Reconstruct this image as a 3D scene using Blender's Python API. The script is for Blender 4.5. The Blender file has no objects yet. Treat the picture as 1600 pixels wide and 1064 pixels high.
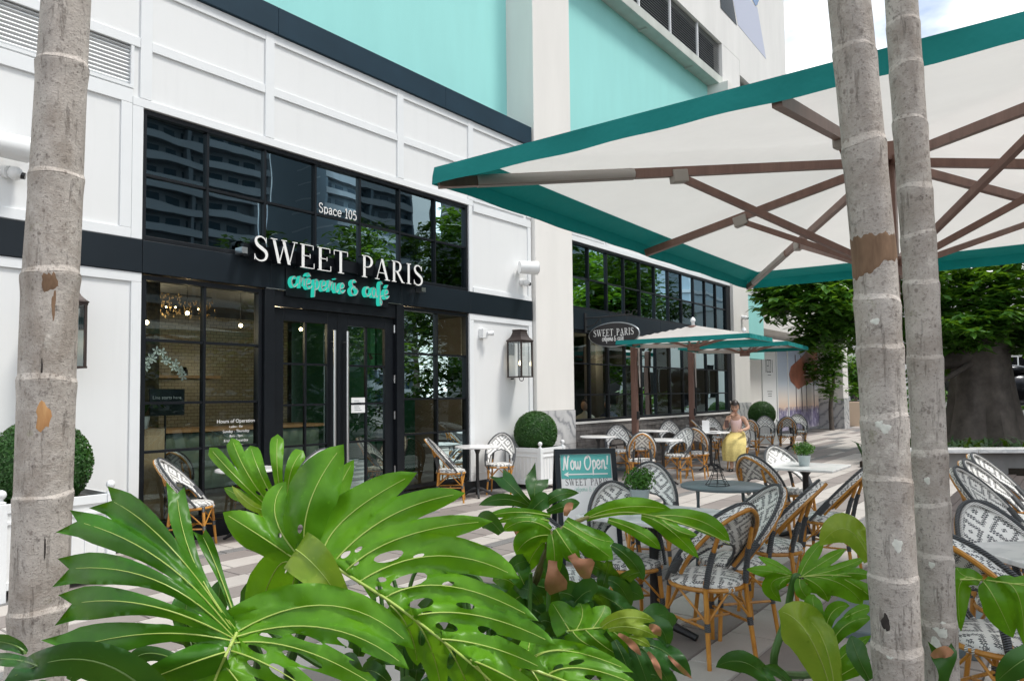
import bpy, bmesh, math, random
import numpy as np
from mathutils import Vector, Matrix, noise as mnoise
from mathutils.geometry import delaunay_2d_cdt
random.seed(7)
R = math.radians
scene = bpy.context.scene
COL = scene.collection

# ------------------------------------------------------------------ camera
# X runs along the shop front, Y into the building, Z up; the shop front is the plane Y = 0
CF, CYAW, CPITCH, CROLL, CCY = 1128.0, .66613, .04623, -.010562, 564.03
CAM = Vector((0, -7.5, 1.52))
_f = Vector((math.cos(CYAW)*math.cos(CPITCH), math.sin(CYAW)*math.cos(CPITCH), math.sin(CPITCH)))
_r0 = Vector((math.sin(CYAW), -math.cos(CYAW), 0)); _u0 = _r0.cross(_f)
_c, _s = math.cos(CROLL), math.sin(CROLL)
_r = _c*_r0 + _s*_u0; _u = -_s*_r0 + _c*_u0
cam = bpy.data.cameras.new('camera'); camo = bpy.data.objects.new('camera', cam); COL.objects.link(camo)
cam.sensor_width = 36; cam.lens = 36*CF/1600; cam.shift_y = (CCY-532)/1600; cam.clip_end = 1500; cam.clip_start = .05
M = Matrix((_r, _u, -_f)).transposed().to_4x4(); M.translation = CAM; camo.matrix_world = M
scene.camera = camo

# ------------------------------------------------------------------ sky, sun, exposure
SUN_EL, SUN_AZ = R(62), R(-62)        # azimuth measured from +X towards +Y
world = bpy.data.worlds.new('World'); scene.world = world; world.use_nodes = True
wn = world.node_tree; wn.nodes.clear()
sky = wn.nodes.new('ShaderNodeTexSky'); sky.sky_type = 'NISHITA'; sky.sun_disc = False
sky.sun_elevation = SUN_EL; sky.sun_rotation = math.pi/2 - SUN_AZ; sky.dust_density = 2.0; sky.air_density = 1.0
tc = wn.nodes.new('ShaderNodeTexCoord')
mp = wn.nodes.new('ShaderNodeMapping'); mp.inputs['Scale'].default_value = (1.6, 1.6, 4.0)
nz = wn.nodes.new('ShaderNodeTexNoise'); nz.inputs['Scale'].default_value = 1.7; nz.inputs['Detail'].default_value = 6; nz.inputs['Roughness'].default_value = .58
rp = wn.nodes.new('ShaderNodeValToRGB'); rp.color_ramp.elements[0].position = .37; rp.color_ramp.elements[1].position = .53
cl = wn.nodes.new('ShaderNodeMix'); cl.data_type = 'RGBA'
nz2 = wn.nodes.new('ShaderNodeTexNoise'); nz2.inputs['Scale'].default_value = 3.4; nz2.inputs['Detail'].default_value = 5; wn.links.new(mp.outputs['Vector'], nz2.inputs['Vector'])
cs = wn.nodes.new('ShaderNodeValToRGB'); cs.color_ramp.elements[0].position = .35; cs.color_ramp.elements[0].color = (6.2, 6.7, 7.3, 1); cs.color_ramp.elements[1].position = .62; cs.color_ramp.elements[1].color = (10.5, 10.5, 10.4, 1)
wn.links.new(nz2.outputs['Fac'], cs.inputs['Fac']); wn.links.new(cs.outputs['Color'], cl.inputs['B'])
bg = wn.nodes.new('ShaderNodeBackground'); bg.inputs['Strength'].default_value = .092
wo = wn.nodes.new('ShaderNodeOutputWorld')
wn.links.new(tc.outputs['Generated'], mp.inputs['Vector']); wn.links.new(mp.outputs['Vector'], nz.inputs['Vector'])
wn.links.new(nz.outputs['Fac'], rp.inputs['Fac']); wn.links.new(rp.outputs['Color'], cl.inputs['Factor'])
wn.links.new(sky.outputs['Color'], cl.inputs['A']); wn.links.new(cl.outputs['Result'], bg.inputs['Color']); wn.links.new(bg.outputs['Background'], wo.inputs['Surface'])
sl = bpy.data.lights.new('sun', 'SUN'); sl.energy = 1.5; sl.angle = R(12); sl.color = (1, .965, .91)
so = bpy.data.objects.new('sun', sl); COL.objects.link(so)
so.rotation_euler = Vector((math.cos(SUN_EL)*math.cos(SUN_AZ), math.cos(SUN_EL)*math.sin(SUN_AZ), math.sin(SUN_EL))).to_track_quat('Z', 'Y').to_euler()
vs = scene.view_settings; vs.view_transform = 'Standard'; vs.look = 'None'; vs.gamma = 1; vs.use_curve_mapping = False; vs.exposure = 1.0
cy = scene.cycles; cy.use_denoising = True; cy.max_bounces = 8; cy.transparent_max_bounces = 10; cy.sample_clamp_indirect = 6; cy.caustics_reflective = False; cy.caustics_refractive = False

# ------------------------------------------------------------------ helpers
def ray(px, py): return _f + _r*((px-800)/CF) - _u*((py-CCY)/CF)
def at(px, py, d): return CAM + ray(px, py)*d                     # a point d metres ahead of the camera
def wy(px, py, Y=0.0):                                            # where that line of sight meets the plane Y
    d = ray(px, py); return CAM + d*((Y-CAM.y)/d.y)
def gz(px, py, Z=0.0):                                            # ... the height Z
    d = ray(px, py); return CAM + d*((Z-CAM.z)/d.z)
def wx(px, py, X):
    d = ray(px, py); return CAM + d*((X-CAM.x)/d.x)

class MB:
    def __init__(s): s.v = []; s.f = []; s.mi = []; s.uv = []; s.m = 0
    def add(s, vs, fs, uvs=None):
        o = len(s.v); s.v += [tuple(p) for p in vs]
        for k, f in enumerate(fs):
            s.f.append([o+i for i in f]); s.mi.append(s.m)
            s.uv.append([uvs[i] for i in f] if uvs else [(0, 0)]*len(f))
        return s
    def box(s, x0, x1, y0, y1, z0, z1):
        vs = [(x, y, z) for x in (x0, x1) for y in (y0, y1) for z in (z0, z1)]
        return s.add(vs, [(0,1,3,2), (4,6,7,5), (0,4,5,1), (2,3,7,6), (0,2,6,4), (1,5,7,3)])
    def obox(s, c, a, b, d):                                       # centre and three half-axes
        c, a, b, d = map(Vector, (c, a, b, d))
        vs = [c + a*i + b*j + d*k for i in (-1, 1) for j in (-1, 1) for k in (-1, 1)]
        return s.add(vs, [(0,1,3,2), (4,6,7,5), (0,4,5,1), (2,3,7,6), (0,2,6,4), (1,5,7,3)])
    def bar(s, p, q, w, h, up=(0, 0, 1)):
        p, q = Vector(p), Vector(q); d = (q-p); L = d.length; d.normalize()
        side = d.cross(Vector(up)); side = side.normalized() if side.length > 1e-4 else Vector((1, 0, 0)); u2 = side.cross(d)
        return s.obox((p+q)/2, d*L/2, side*w/2, u2*h/2)
    def tube(s, pts, r, n=8, caps=True, closed=False, flat=None):
        pts = [Vector(p) for p in pts]; N = len(pts)
        rs = r if isinstance(r, (list, tuple)) else [r]*N
        vs = []; prev = None
        for i, p in enumerate(pts):
            if closed: t = pts[(i+1) % N] - pts[i-1]
            else: t = pts[min(i+1, N-1)] - pts[max(i-1, 0)]
            t = t.normalized() if t.length > 1e-9 else Vector((0, 0, 1))
            if prev is None:
                a = Vector((0, 0, 1)) if abs(t.z) < .9 else Vector((1, 0, 0)); nrm = t.cross(a).normalized()
            else:
                nrm = prev - t*prev.dot(t); nrm = nrm.normalized() if nrm.length > 1e-6 else t.orthogonal().normalized()
            prev = nrm; bn = t.cross(nrm)
            for k in range(n):
                a = 2*math.pi*k/n; vs.append(p + (nrm*math.cos(a) + bn*math.sin(a))*rs[i])
        fs = []; M2 = N if closed else N-1
        for i in range(M2):
            j = (i+1) % N
            for k in range(n): fs.append((i*n+k, i*n+(k+1) % n, j*n+(k+1) % n, j*n+k))
        if caps and not closed: fs.append(tuple(range(n))[::-1]); fs.append(tuple((N-1)*n+k for k in range(n)))
        return s.add(vs, fs)
    def lathe(s, prof, n=24, c=(0, 0, 0), caps=True):
        vs = []; fs = []
        for r, z in prof:
            for k in range(n):
                a = 2*math.pi*k/n; vs.append((c[0]+r*math.cos(a), c[1]+r*math.sin(a), c[2]+z))
        for i in range(len(prof)-1):
            for k in range(n): fs.append((i*n+k, i*n+(k+1) % n, (i+1)*n+(k+1) % n, (i+1)*n+k))
        if caps: fs.append(tuple(range(n))[::-1]); fs.append(tuple((len(prof)-1)*n+k for k in range(n)))
        return s.add(vs, fs)
    def sphere(s, c, r, nu=14, nv=9):
        rr = r if isinstance(r, (list, tuple)) else (r, r, r); vs = []; fs = []
        for j in range(nv+1):
            t = math.pi*j/nv
            for i in range(nu):
                a = 2*math.pi*i/nu; vs.append((c[0]+rr[0]*math.sin(t)*math.cos(a), c[1]+rr[1]*math.sin(t)*math.sin(a), c[2]+rr[2]*math.cos(t)))
        for j in range(nv):
            for i in range(nu): fs.append((j*nu+i, (j+1)*nu+i, (j+1)*nu+(i+1) % nu, j*nu+(i+1) % nu))
        return s.add(vs, fs)
    def prism(s, poly, o, ux, uy, dep, sides=None):                # 2-D outline in the frame o, ux, uy, pushed by the vector dep
        o, ux, uy, dep = Vector(o), Vector(ux), Vector(uy), Vector(dep)
        a = [o + ux*x + uy*y for x, y in poly]; n = len(a)
        s.add(a + [p+dep for p in a], [tuple(range(n)), tuple(range(2*n-1, n-1, -1))])
        m = s.m
        if sides is not None: s.m = sides
        for i in range(n):
            j = (i+1) % n; s.add([a[i], a[j], a[j]+dep, a[i]+dep], [(0, 1, 2, 3)])
        s.m = m; return s
    def grid(s, fn, nu, nv, uvfn=None, skip=None):
        vs = []; uv = []
        for j in range(nv+1):
            for i in range(nu+1):
                vs.append(fn(i/nu, j/nv)); uv.append(uvfn(i/nu, j/nv) if uvfn else (i/nu, j/nv))
        fs = [(j*(nu+1)+i, j*(nu+1)+i+1, (j+1)*(nu+1)+i+1, (j+1)*(nu+1)+i) for j in range(nv) for i in range(nu) if not (skip and skip(i, j))]
        return s.add(vs, fs, uv)
    def mesh(s, name, mats, smooth=False, fixn=True):
        me = bpy.data.meshes.new(name); me.from_pydata(s.v, [], s.f)
        for m in (mats if isinstance(mats, (list, tuple)) else [mats]): me.materials.append(m)
        me.polygons.foreach_set('material_index', s.mi)
        ul = me.uv_layers.new(name='UVMap'); ul.data.foreach_set('uv', [c for f in s.uv for p in f for c in p])
        if fixn:
            b = bmesh.new(); b.from_mesh(me); bmesh.ops.recalc_face_normals(b, faces=b.faces); b.to_mesh(me); b.free()
        if smooth:
            me.polygons.foreach_set('use_smooth', [True]*len(me.polygons))
            try: me.set_sharp_from_angle(angle=R(42))
            except Exception: pass
        me.update(); return me
    def build(s, name, mats, parent=None, smooth=False, bevel=0, loc=None, fixn=True):
        o = bpy.data.objects.new(name, s.mesh(name, mats, smooth, fixn)); COL.objects.link(o)
        if parent: o.parent = parent
        if loc is not None: o.location = loc
        if bevel:
            b = o.modifiers.new('bevel', 'BEVEL'); b.width = bevel; b.segments = 2; b.limit_method = 'ANGLE'; b.angle_limit = R(40)
        return o
def B(): return MB()
def bx(*a): return MB().box(*a)
def put(name, me, parent=None, loc=(0, 0, 0), rot=None):
    o = bpy.data.objects.new(name, me); COL.objects.link(o)
    if parent: o.parent = parent
    o.location = loc
    if rot is not None: o.rotation_euler = rot
    return o
def tag(o, label=None, cat=None, group=None, kind=None):
    if label: o['label'] = label
    if cat: o['category'] = cat
    if group: o['group'] = group
    if kind: o['kind'] = kind
    return o
def thing(name, label, cat, loc=(0, 0, 0), rz=0, group=None):
    o = bpy.data.objects.new(name, None); COL.objects.link(o); o.location = loc; o.rotation_euler = (0, 0, rz); o.empty_display_size = .1
    return tag(o, label, cat, group)
def dup(root, loc, rz, label, group=None, scale=None):
    r = root.copy(); COL.objects.link(r); r.location = loc; r.rotation_euler = (0, 0, rz); r['label'] = label
    if group: r['group'] = group
    if scale: r.scale = (scale,)*3
    for ch in list(root.children):
        c = ch.copy(); COL.objects.link(c); c.parent = r
        for g in list(ch.children):
            d = g.copy(); COL.objects.link(d); d.parent = c
    return r
def smooth_path(pts, k=6, closed=False):                           # Catmull-Rom
    P = [Vector(p) if len(p) == 3 else Vector((p[0], p[1], 0)) for p in pts]; n = len(P); out = []
    for i in range(n if closed else n-1):
        p0 = P[(i-1) % n] if closed or i > 0 else P[0]; p1 = P[i]; p2 = P[(i+1) % n]; p3 = P[(i+2) % n] if closed or i+2 < n else P[-1]
        for j in range(k):
            t = j/k
            out.append(.5*((2*p1) + (p2-p0)*t + (2*p0-5*p1+4*p2-p3)*t*t + (3*p1-p0-3*p2+p3)*t**3))
    if not closed: out.append(P[-1])
    return out

# ------------------------------------------------------------------ materials
class NT:
    def __init__(s, name):
        s.mat = bpy.data.materials.new(name); s.mat.use_nodes = True; s.t = s.mat.node_tree; s.n = s.t.nodes
        s.b = s.n['Principled BSDF']; s.out = s.n['Material Output']; s._tc = None
    def new(s, t, **kw):
        x = s.n.new(t)
        for k, v in kw.items(): setattr(x, k, v)
        return x
    def ln(s, a, b): s.t.links.new(a, b)
    def setin(s, node, key, v):
        if v is None: return
        if hasattr(v, 'is_linked') or isinstance(v, bpy.types.NodeSocket): s.ln(v, node.inputs[key])
        else: node.inputs[key].default_value = v
    @property
    def tc(s):
        if not s._tc: s._tc = s.n.new('ShaderNodeTexCoord')
        return s._tc
    def math(s, op, a, b=None, c=None, clamp=False):
        x = s.n.new('ShaderNodeMath'); x.operation = op; x.use_clamp = clamp
        for i, v in enumerate((a, b, c)): s.setin(x, i, v)
        return x.outputs[0]
    def mapping(s, vec, scale=(1, 1, 1), rot=(0, 0, 0), loc=(0, 0, 0)):
        x = s.n.new('ShaderNodeMapping'); s.ln(vec, x.inputs['Vector']); x.inputs['Scale'].default_value = scale; x.inputs['Rotation'].default_value = rot; x.inputs['Location'].default_value = loc
        return x.outputs[0]
    def noise(s, vec, scale, detail=4, rough=.55, dist=0):
        x = s.n.new('ShaderNodeTexNoise'); s.ln(vec, x.inputs['Vector']); x.inputs['Scale'].default_value = scale; x.inputs['Detail'].default_value = detail; x.inputs['Roughness'].default_value = rough; x.inputs['Distortion'].default_value = dist
        return x.outputs['Fac']
    def ramp(s, fac, stops):
        x = s.n.new('ShaderNodeValToRGB'); s.ln(fac, x.inputs['Fac']); e = x.color_ramp.elements
        while len(e) < len(stops): e.new(.5)
        for i, (p, c) in enumerate(stops):
            e[i].position = p; e[i].color = (c, c, c, 1) if isinstance(c, (int, float)) else (*c, 1)
        return x.outputs['Color']
    def mix(s, fac, a, b, mode='MIX'):
        x = s.n.new('ShaderNodeMix'); x.data_type = 'RGBA'; x.blend_type = mode
        s.setin(x, 'Factor', fac)
        for k, v in (('A', a), ('B', b)):
            if isinstance(v, (tuple, list)): v = (*v[:3], 1)
            s.setin(x, k, v)
        return x.outputs['Result']
    def bump(s, h, strength=.3, dist=.01, normal=None):
        x = s.n.new('ShaderNodeBump'); x.inputs['Strength'].default_value = strength; x.inputs['Distance'].default_value = dist; s.ln(h, x.inputs['Height'])
        if normal: s.ln(normal, x.inputs['Normal'])
        return x.outputs['Normal']
    def set(s, color=None, rough=None, metal=None, normal=None, spec=None, emit=None, estr=None, sheen=None, coat=None):
        b = s.b
        if color is not None: s.setin(b, 'Base Color', (*color, 1) if isinstance(color, (tuple, list)) else color)
        s.setin(b, 'Roughness', rough); s.setin(b, 'Metallic', metal); s.setin(b, 'Normal', normal); s.setin(b, 'Specular IOR Level', spec)
        if emit is not None: s.setin(b, 'Emission Color', (*emit, 1)); s.setin(b, 'Emission Strength', estr)
        s.setin(b, 'Coat Weight', coat)
        return s.mat
def plain(name, c, rough=.5, metal=0, nscale=0, namt=.12, bump=0, bscale=60, spec=None, coat=None, coords='Object'):
    t = NT(name); vec = t.tc.outputs[coords]; col = c
    if nscale:
        n = t.noise(vec, nscale, 5, .6); col = t.mix(t.ramp(n, [(.25, 0.), (.75, 1.)]), tuple(x*(1-namt) for x in c), tuple(min(1, x*(1+namt)) for x in c))
    nm = t.bump(t.noise(vec, bscale, 3), bump, .004) if bump else None
    return t.set(col, rough, metal, nm, spec, coat=coat)
def emis(name, c, s):
    t = NT(name); return t.set((.02, .02, .02), .4, emit=c, estr=s)
MT = {}
def _paint(name, c):
    t = NT(name); v = t.tc.outputs['Object']; d = t.noise(t.mapping(v, (3.2, 3.2, .25)), 2.2, 6, .65); g = t.noise(v, .8, 4, .6)
    col = t.mix(t.ramp(d, [(.52, 0.), (.75, .22)]), c, tuple(x*.80 for x in c)); col = t.mix(t.ramp(g, [(.4, 0.), (.75, .12)]), col, (c[0]*.86, c[1]*.84, c[2]*.80))
    return t.set(col, .45, normal=t.bump(t.noise(v, 3.0, 2), .06, .02))
MT['white'] = _paint('white_paint', (.78, .79, .79))
MT['trim'] = plain('white_trim_paint', (.78, .80, .81), .4, 0, 3, .025, .03, 200)
MT['black'] = plain('black_paint', (.009, .011, .014), .36, 0, 3, .2, .03, 150, spec=.28)
MT['band'] = plain('navy_black_panel', (.010, .016, .022), .36, 0, 1.5, .18, .02, 120, spec=.28)
MT['navy'] = plain('navy_metal', (.014, .036, .056), .5, 0, 1.3, .2, .03, 120, spec=.2)
def _stucco(name, c, amt=.06):
    t = NT(name); v = t.tc.outputs['Object']
    st = t.noise(t.mapping(v, (1.2, 1.2, .22)), 1.5, 5, .6)
    col = t.mix(t.ramp(st, [(.3, 0.), (.7, 1.)]), tuple(x*(1-amt) for x in c), tuple(min(1, x*(1+amt)) for x in c))
    return t.set(col, .85, normal=t.bump(t.noise(v, 55, 6, .7), .35, .006))
MT['turq'] = _stucco('turquoise_stucco', (.33, .72, .69), .03)
MT['cream'] = _stucco('cream_stucco', (.775, .755, .72), .04)
MT['tower'] = _stucco('tower_stucco', (.76, .75, .73), .05)
MT['soffit'] = _stucco('slab_concrete', (.55, .58, .54), .1)
MT['lav'] = plain('lavender_paint', (.53, .56, .68), .6)
def _marble(name, base, vein, sc):
    t = NT(name); v = t.tc.outputs['Object']
    w = t.new('ShaderNodeTexWave'); w.wave_type = 'BANDS'; w.bands_direction = 'DIAGONAL'
    t.ln(t.mapping(v, (1, 1, 1), (.3, .2, .5)), w.inputs['Vector']); w.inputs['Scale'].default_value = sc; w.inputs['Distortion'].default_value = 9; w.inputs['Detail'].default_value = 5; w.inputs['Detail Scale'].default_value = 1.6
    f = t.ramp(w.outputs['Fac'], [(0., 1.), (.35, .25), (1., 0.)]); n = t.noise(v, 3, 5)
    return t.set(t.mix(t.math('MULTIPLY', f, t.math('ADD', n, .15)), base, vein), .22)
MT['marble'] = _marble('grey_veined_marble', (.55, .55, .55), (.16, .17, .19), 1.6)
MT['tabletop'] = _marble('white_table_marble', (.84, .83, .82), (.58, .59, .60), 2.4)
def _glass(name, tint, refl, gcol=(.85, .95, .97)):
    t = NT(name); t.n.remove(t.b)
    tr = t.new('ShaderNodeBsdfTransparent'); tr.inputs['Color'].default_value = (*tint, 1)
    gl = t.new('ShaderNodeBsdfGlossy'); gl.inputs['Roughness'].default_value = .0; gl.inputs['Color'].default_value = (*gcol, 1)
    lw = t.new('ShaderNodeFresnel'); lw.inputs['IOR'].default_value = 1.52
    fac = t.math('ADD', t.math('MULTIPLY', lw.outputs[0], 1.15), refl, clamp=True)
    wob = t.noise(t.mapping(t.tc.outputs['Object'], (1, 1, 1)), .9, 2); nm = t.bump(wob, .035, .06); t.ln(nm, gl.inputs['Normal'])
    mx = t.new('ShaderNodeMixShader'); t.ln(fac, mx.inputs[0]); t.ln(tr.outputs[0], mx.inputs[1]); t.ln(gl.outputs[0], mx.inputs[2]); t.ln(mx.outputs[0], t.out.inputs['Surface'])
    return t.mat
MT['glass'] = _glass('shop_glass', (.68, .77, .75), .022, (.74, .92, .94))
MT['glass_up'] = _glass('tinted_upper_glass', (.20, .29, .32), .17, (.60, .82, .92))
MT['lampglass'] = _glass('lantern_glass', (.92, .94, .93), .02)
MT['steel'] = plain('brushed_steel', (.72, .72, .72), .28, 1)
MT['iron'] = plain('black_iron', (.015, .015, .017), .45, 0, 8, .3, .1, 90)
MT['bronze'] = plain('aged_bronze', (.052, .038, .034), .45, .3, 9, .3, .1, 70)
MT['plastic'] = plain('white_plastic', (.78, .79, .79), .4)
MT['lens'] = plain('dark_lens', (.01, .01, .012), .08)
def _wood(name, a, b, sc=6, rough=.5, stretch=(1, 1, .08)):
    t = NT(name); v = t.mapping(t.tc.outputs['Object'], stretch)
    n = t.noise(v, sc*6, 6, .65, .4)
    return t.set(t.mix(t.ramp(n, [(.3, 0.), (.72, 1.)]), a, b), rough, normal=t.bump(n, .12, .003))
MT['bamboo'] = _wood('lacquered_bamboo', (.38, .15, .020), (.62, .30, .055), 3, .3, (1, 1, .35))
MT['counterwood'] = _wood('oak_wood', (.42, .26, .14), (.60, .42, .26), 2, .5)
MT['post'] = _wood('parasol_wood_aluminium', (.16, .085, .065), (.24, .135, .105), 2, .42)
MT['deck'] = _wood('dark_deck_wood', (.045, .034, .033), (.085, .066, .062), 3, .55, (.08, 1, 1))
MT['wrap'] = None
def _wrapmat(name, c, freq):
    t = NT(name); sx = t.new('ShaderNodeSeparateXYZ'); t.ln(t.tc.outputs['Object'], sx.inputs[0])
    w = t.math('SINE', t.math('MULTIPLY', t.math('ADD', sx.outputs[2], t.math('MULTIPLY', sx.outputs[1], .55)), freq))
    col = t.mix(t.math('MULTIPLY_ADD', w, .5, .5), tuple(x*.35 for x in c), tuple(min(1, x*1.25) for x in c))
    return t.set(col, .42, normal=t.bump(w, .6, .004))
MT['wrap'] = _wrapmat('charcoal_binding', (.075, .080, .088), 620)
MT['wrapwhite'] = _wrapmat('white_binding', (.72, .71, .69), 620)
def _weave(name, P, uoff=0.):
    t = NT(name); sx = t.new('ShaderNodeSeparateXYZ'); t.ln(t.tc.outputs['UV'], sx.inputs[0]); u, v = sx.outputs[0], sx.outputs[1]
    CW, CH = .024, .0098
    u1 = t.math('MULTIPLY', t.math('FLOOR', t.math('DIVIDE', t.math('ADD', u, .0031), CW*.5)), CW*.5); v1 = t.math('MULTIPLY', t.math('FLOOR', t.math('DIVIDE', v, CH)), CH)
    def tri(x, per): return t.math('MULTIPLY', t.math('ABSOLUTE', t.math('SUBTRACT', t.math('FRACT', t.math('ADD', t.math('DIVIDE', x, per), .5)), .5)), 2)
    d = t.math('ADD', tri(u1, P), tri(v1, P*1.08))
    band = t.math('LESS_THAN', t.math('FRACT', t.math('MULTIPLY_ADD', d, 1.5, .20)), .46)
    gap = t.math('GREATER_THAN', t.math('FRACT', t.math('DIVIDE', v, CH)), .20)
    gap2 = t.math('GREATER_THAN', t.math('FRACT', t.math('ADD', t.math('DIVIDE', u, CW), t.math('MULTIPLY', t.math('FRACT', t.math('MULTIPLY', t.math('FLOOR', t.math('DIVIDE', v, CH)), .5)), 1))), .16)
    blk = t.math('MULTIPLY', band, t.math('MULTIPLY', gap, gap2))
    n = t.noise(t.tc.outputs['UV'], 90, 2)
    wh = t.mix(n, (.74, .73, .70), (.86, .85, .82))
    h = t.math('ADD', t.math('SINE', t.math('MULTIPLY', u, 2*math.pi/(CW*.5))), t.math('SINE', t.math('MULTIPLY', v, 2*math.pi/CH)))
    return t.set(t.mix(blk, wh, (.045, .048, .055)), .42, normal=t.bump(h, .12, .002))
MT['weave'] = _weave('woven_resin_diamonds', .205)
MT['weave_side'] = _weave('woven_resin_chevron', .11)
def _leafmat(name, a, b, trans=.3, gloss=.28, vein=None):
    t = NT(name); v = t.tc.outputs['Object']
    n = t.noise(v, 5, 4, .6); n2 = t.noise(v, 60, 3, .6)
    col = t.mix(t.ramp(n, [(.3, 0.), (.7, 1.)]), a, b)
    col = t.mix(t.ramp(n2, [(.62, 0.), (.75, .35)]), col, tuple(min(1, x*1.5) for x in b))
    nm = t.bump(t.noise(v, 11, 2), .10, .008)
    t.set(col, gloss, normal=nm, spec=.34)
    tl = t.new('ShaderNodeBsdfTranslucent'); t.ln(t.mix(.55, col, (.30, .56, .01)), tl.inputs['Color']); t.ln(nm, tl.inputs['Normal'])
    mx = t.new('ShaderNodeMixShader'); mx.inputs[0].default_value = trans
    t.ln(t.b.outputs[0], mx.inputs[1]); t.ln(tl.outputs[0], mx.inputs[2]); t.ln(mx.outputs[0], t.out.inputs['Surface'])
    return t.mat
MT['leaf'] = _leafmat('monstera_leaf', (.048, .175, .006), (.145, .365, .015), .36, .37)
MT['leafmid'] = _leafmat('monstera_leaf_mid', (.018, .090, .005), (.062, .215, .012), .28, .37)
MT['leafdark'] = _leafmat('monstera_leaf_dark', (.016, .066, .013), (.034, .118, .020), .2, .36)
MT['leaflime'] = _leafmat('monstera_leaf_yellowed_and_lit', (.17, .30, .025), (.34, .42, .055), .35)
MT['leafbrown'] = _leafmat('dry_brown_leaf', (.20, .075, .035), (.46, .22, .13), .15, .6)
MT['vein'] = plain('leaf_vein', (.36, .46, .10), .4)
MT['stem'] = plain('leaf_stem', (.05, .13, .02), .4, 0, 12, .3)
MT['stemold'] = plain('old_stem', (.13, .12, .04), .6, 0, 20, .3)
def _bark(name='palm_bark', gain=1.0):
    t = NT(name); v = t.tc.outputs['Object']
    big = t.noise(t.mapping(v, (1, 1, .6)), 7, 5, .65); med = t.noise(v, 34, 5, .7); fine = t.noise(t.mapping(v, (1, 1, 1.5)), 105, 4, .75)
    col = t.mix(t.ramp(big, [(.3, 0.), (.7, 1.)]), (.37, .342, .322), (.54, .512, .485))
    col = t.mix(t.ramp(med, [(.56, 0.), (.66, .75)]), col, (.17, .155, .145))
    col = t.mix(t.ramp(med, [(.27, .85), (.36, 0.)]), col, (.60, .585, .55))
    col = t.mix(t.ramp(fine, [(.57, 0.), (.66, .75)]), col, (.12, .105, .095))
    blot = t.noise(t.mapping(v, (1, 1, .8)), 3.4, 6, .72, .6); col = t.mix(t.ramp(blot, [(.46, 0.), (.62, .62)]), col, (.235, .20, .17)); col = t.mix(t.ramp(t.noise(t.mapping(v, (1, 1, .9), (0, 0, 0), (4, 2, 7)), 6, 6, .75), [(.60, 0.), (.68, .6)]), col, (.62, .60, .565)); col = t.mix(t.ramp(t.noise(t.mapping(v, (1, 1, 1), (0, 0, 0), (9, 1, 3)), 9, 6, .75), [(.63, 0.), (.70, .55)]), col, (.20, .205, .13))
    vor = t.new('ShaderNodeTexVoronoi'); t.ln(t.mapping(v, (1, 1, .7)), vor.inputs['Vector']); vor.inputs['Scale'].default_value = 21; vor.inputs['Randomness'].default_value = 1
    col = t.mix(t.ramp(vor.outputs['Distance'], [(.07, .7), (.15, 0.)]), col, (.17, .145, .13))
    crk = t.noise(t.mapping(v, (9, 9, .9)), 5, 5, .7); col = t.mix(t.ramp(crk, [(.60, 0.), (.66, .55)]), col, (.17, .145, .125))
    spk = t.new('ShaderNodeTexVoronoi'); t.ln(t.mapping(v, (1, 1, .8), (0, 0, 0), (3, 3, 3)), spk.inputs['Vector']); spk.inputs['Scale'].default_value = 62
    spm = t.noise(v, 9, 3); col = t.mix(t.math('MULTIPLY', t.ramp(spk.outputs['Distance'], [(.14, .75), (.27, 0.)]), t.ramp(spm, [(.48, 0.), (.66, 1.)])), col, (.11, .09, .08))
    col = t.mix(1.0, col, (gain*1.05, gain*1.01, gain*.965), 'MULTIPLY')
    h = t.math('SUBTRACT', t.math('ADD', t.math('MULTIPLY', fine, .5), med), t.math('MULTIPLY', t.ramp(crk, [(.58, 0.), (.66, 1.)]), .6))
    return t.set(col, .85, normal=t.bump(h, .7, .008))
MT['bark'] = _bark(); MT['ringpale'] = _bark('pale_ring_bark', 1.22)
MT['barkscar'] = _wood('exposed_brown_bark', (.10, .055, .03), (.28, .17, .10), 4, .8, (1, 1, .2))
MT['barkcut'] = _wood('fresh_orange_cut', (.38, .17, .06), (.58, .33, .14), 6, .7, (1, 1, .2))
MT['lichen'] = plain('white_lichen', (.66, .66, .60), .9, 0, 60, .15)
MT['barkdark'] = plain('dark_knot', (.035, .028, .025), .9, 0, 60, .4)
MT['treebark'] = plain('grey_tree_bark', (.115, .097, .085), .9, 0, 3, .5, .8, 16)
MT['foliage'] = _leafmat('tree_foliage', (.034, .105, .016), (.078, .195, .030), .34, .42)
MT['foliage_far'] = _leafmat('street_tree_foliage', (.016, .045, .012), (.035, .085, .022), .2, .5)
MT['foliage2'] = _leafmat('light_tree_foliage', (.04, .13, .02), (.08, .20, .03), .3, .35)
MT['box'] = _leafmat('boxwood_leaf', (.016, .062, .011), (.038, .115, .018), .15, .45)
MT['herb'] = _leafmat('herb_leaf', (.03, .11, .015), (.07, .19, .03), .25, .45)
MT['flower'] = plain('white_petals', (.75, .76, .70), .6)
MT['soil'] = plain('dark_soil', (.03, .022, .016), .95, 0, 30, .4, .8, 40)
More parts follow.
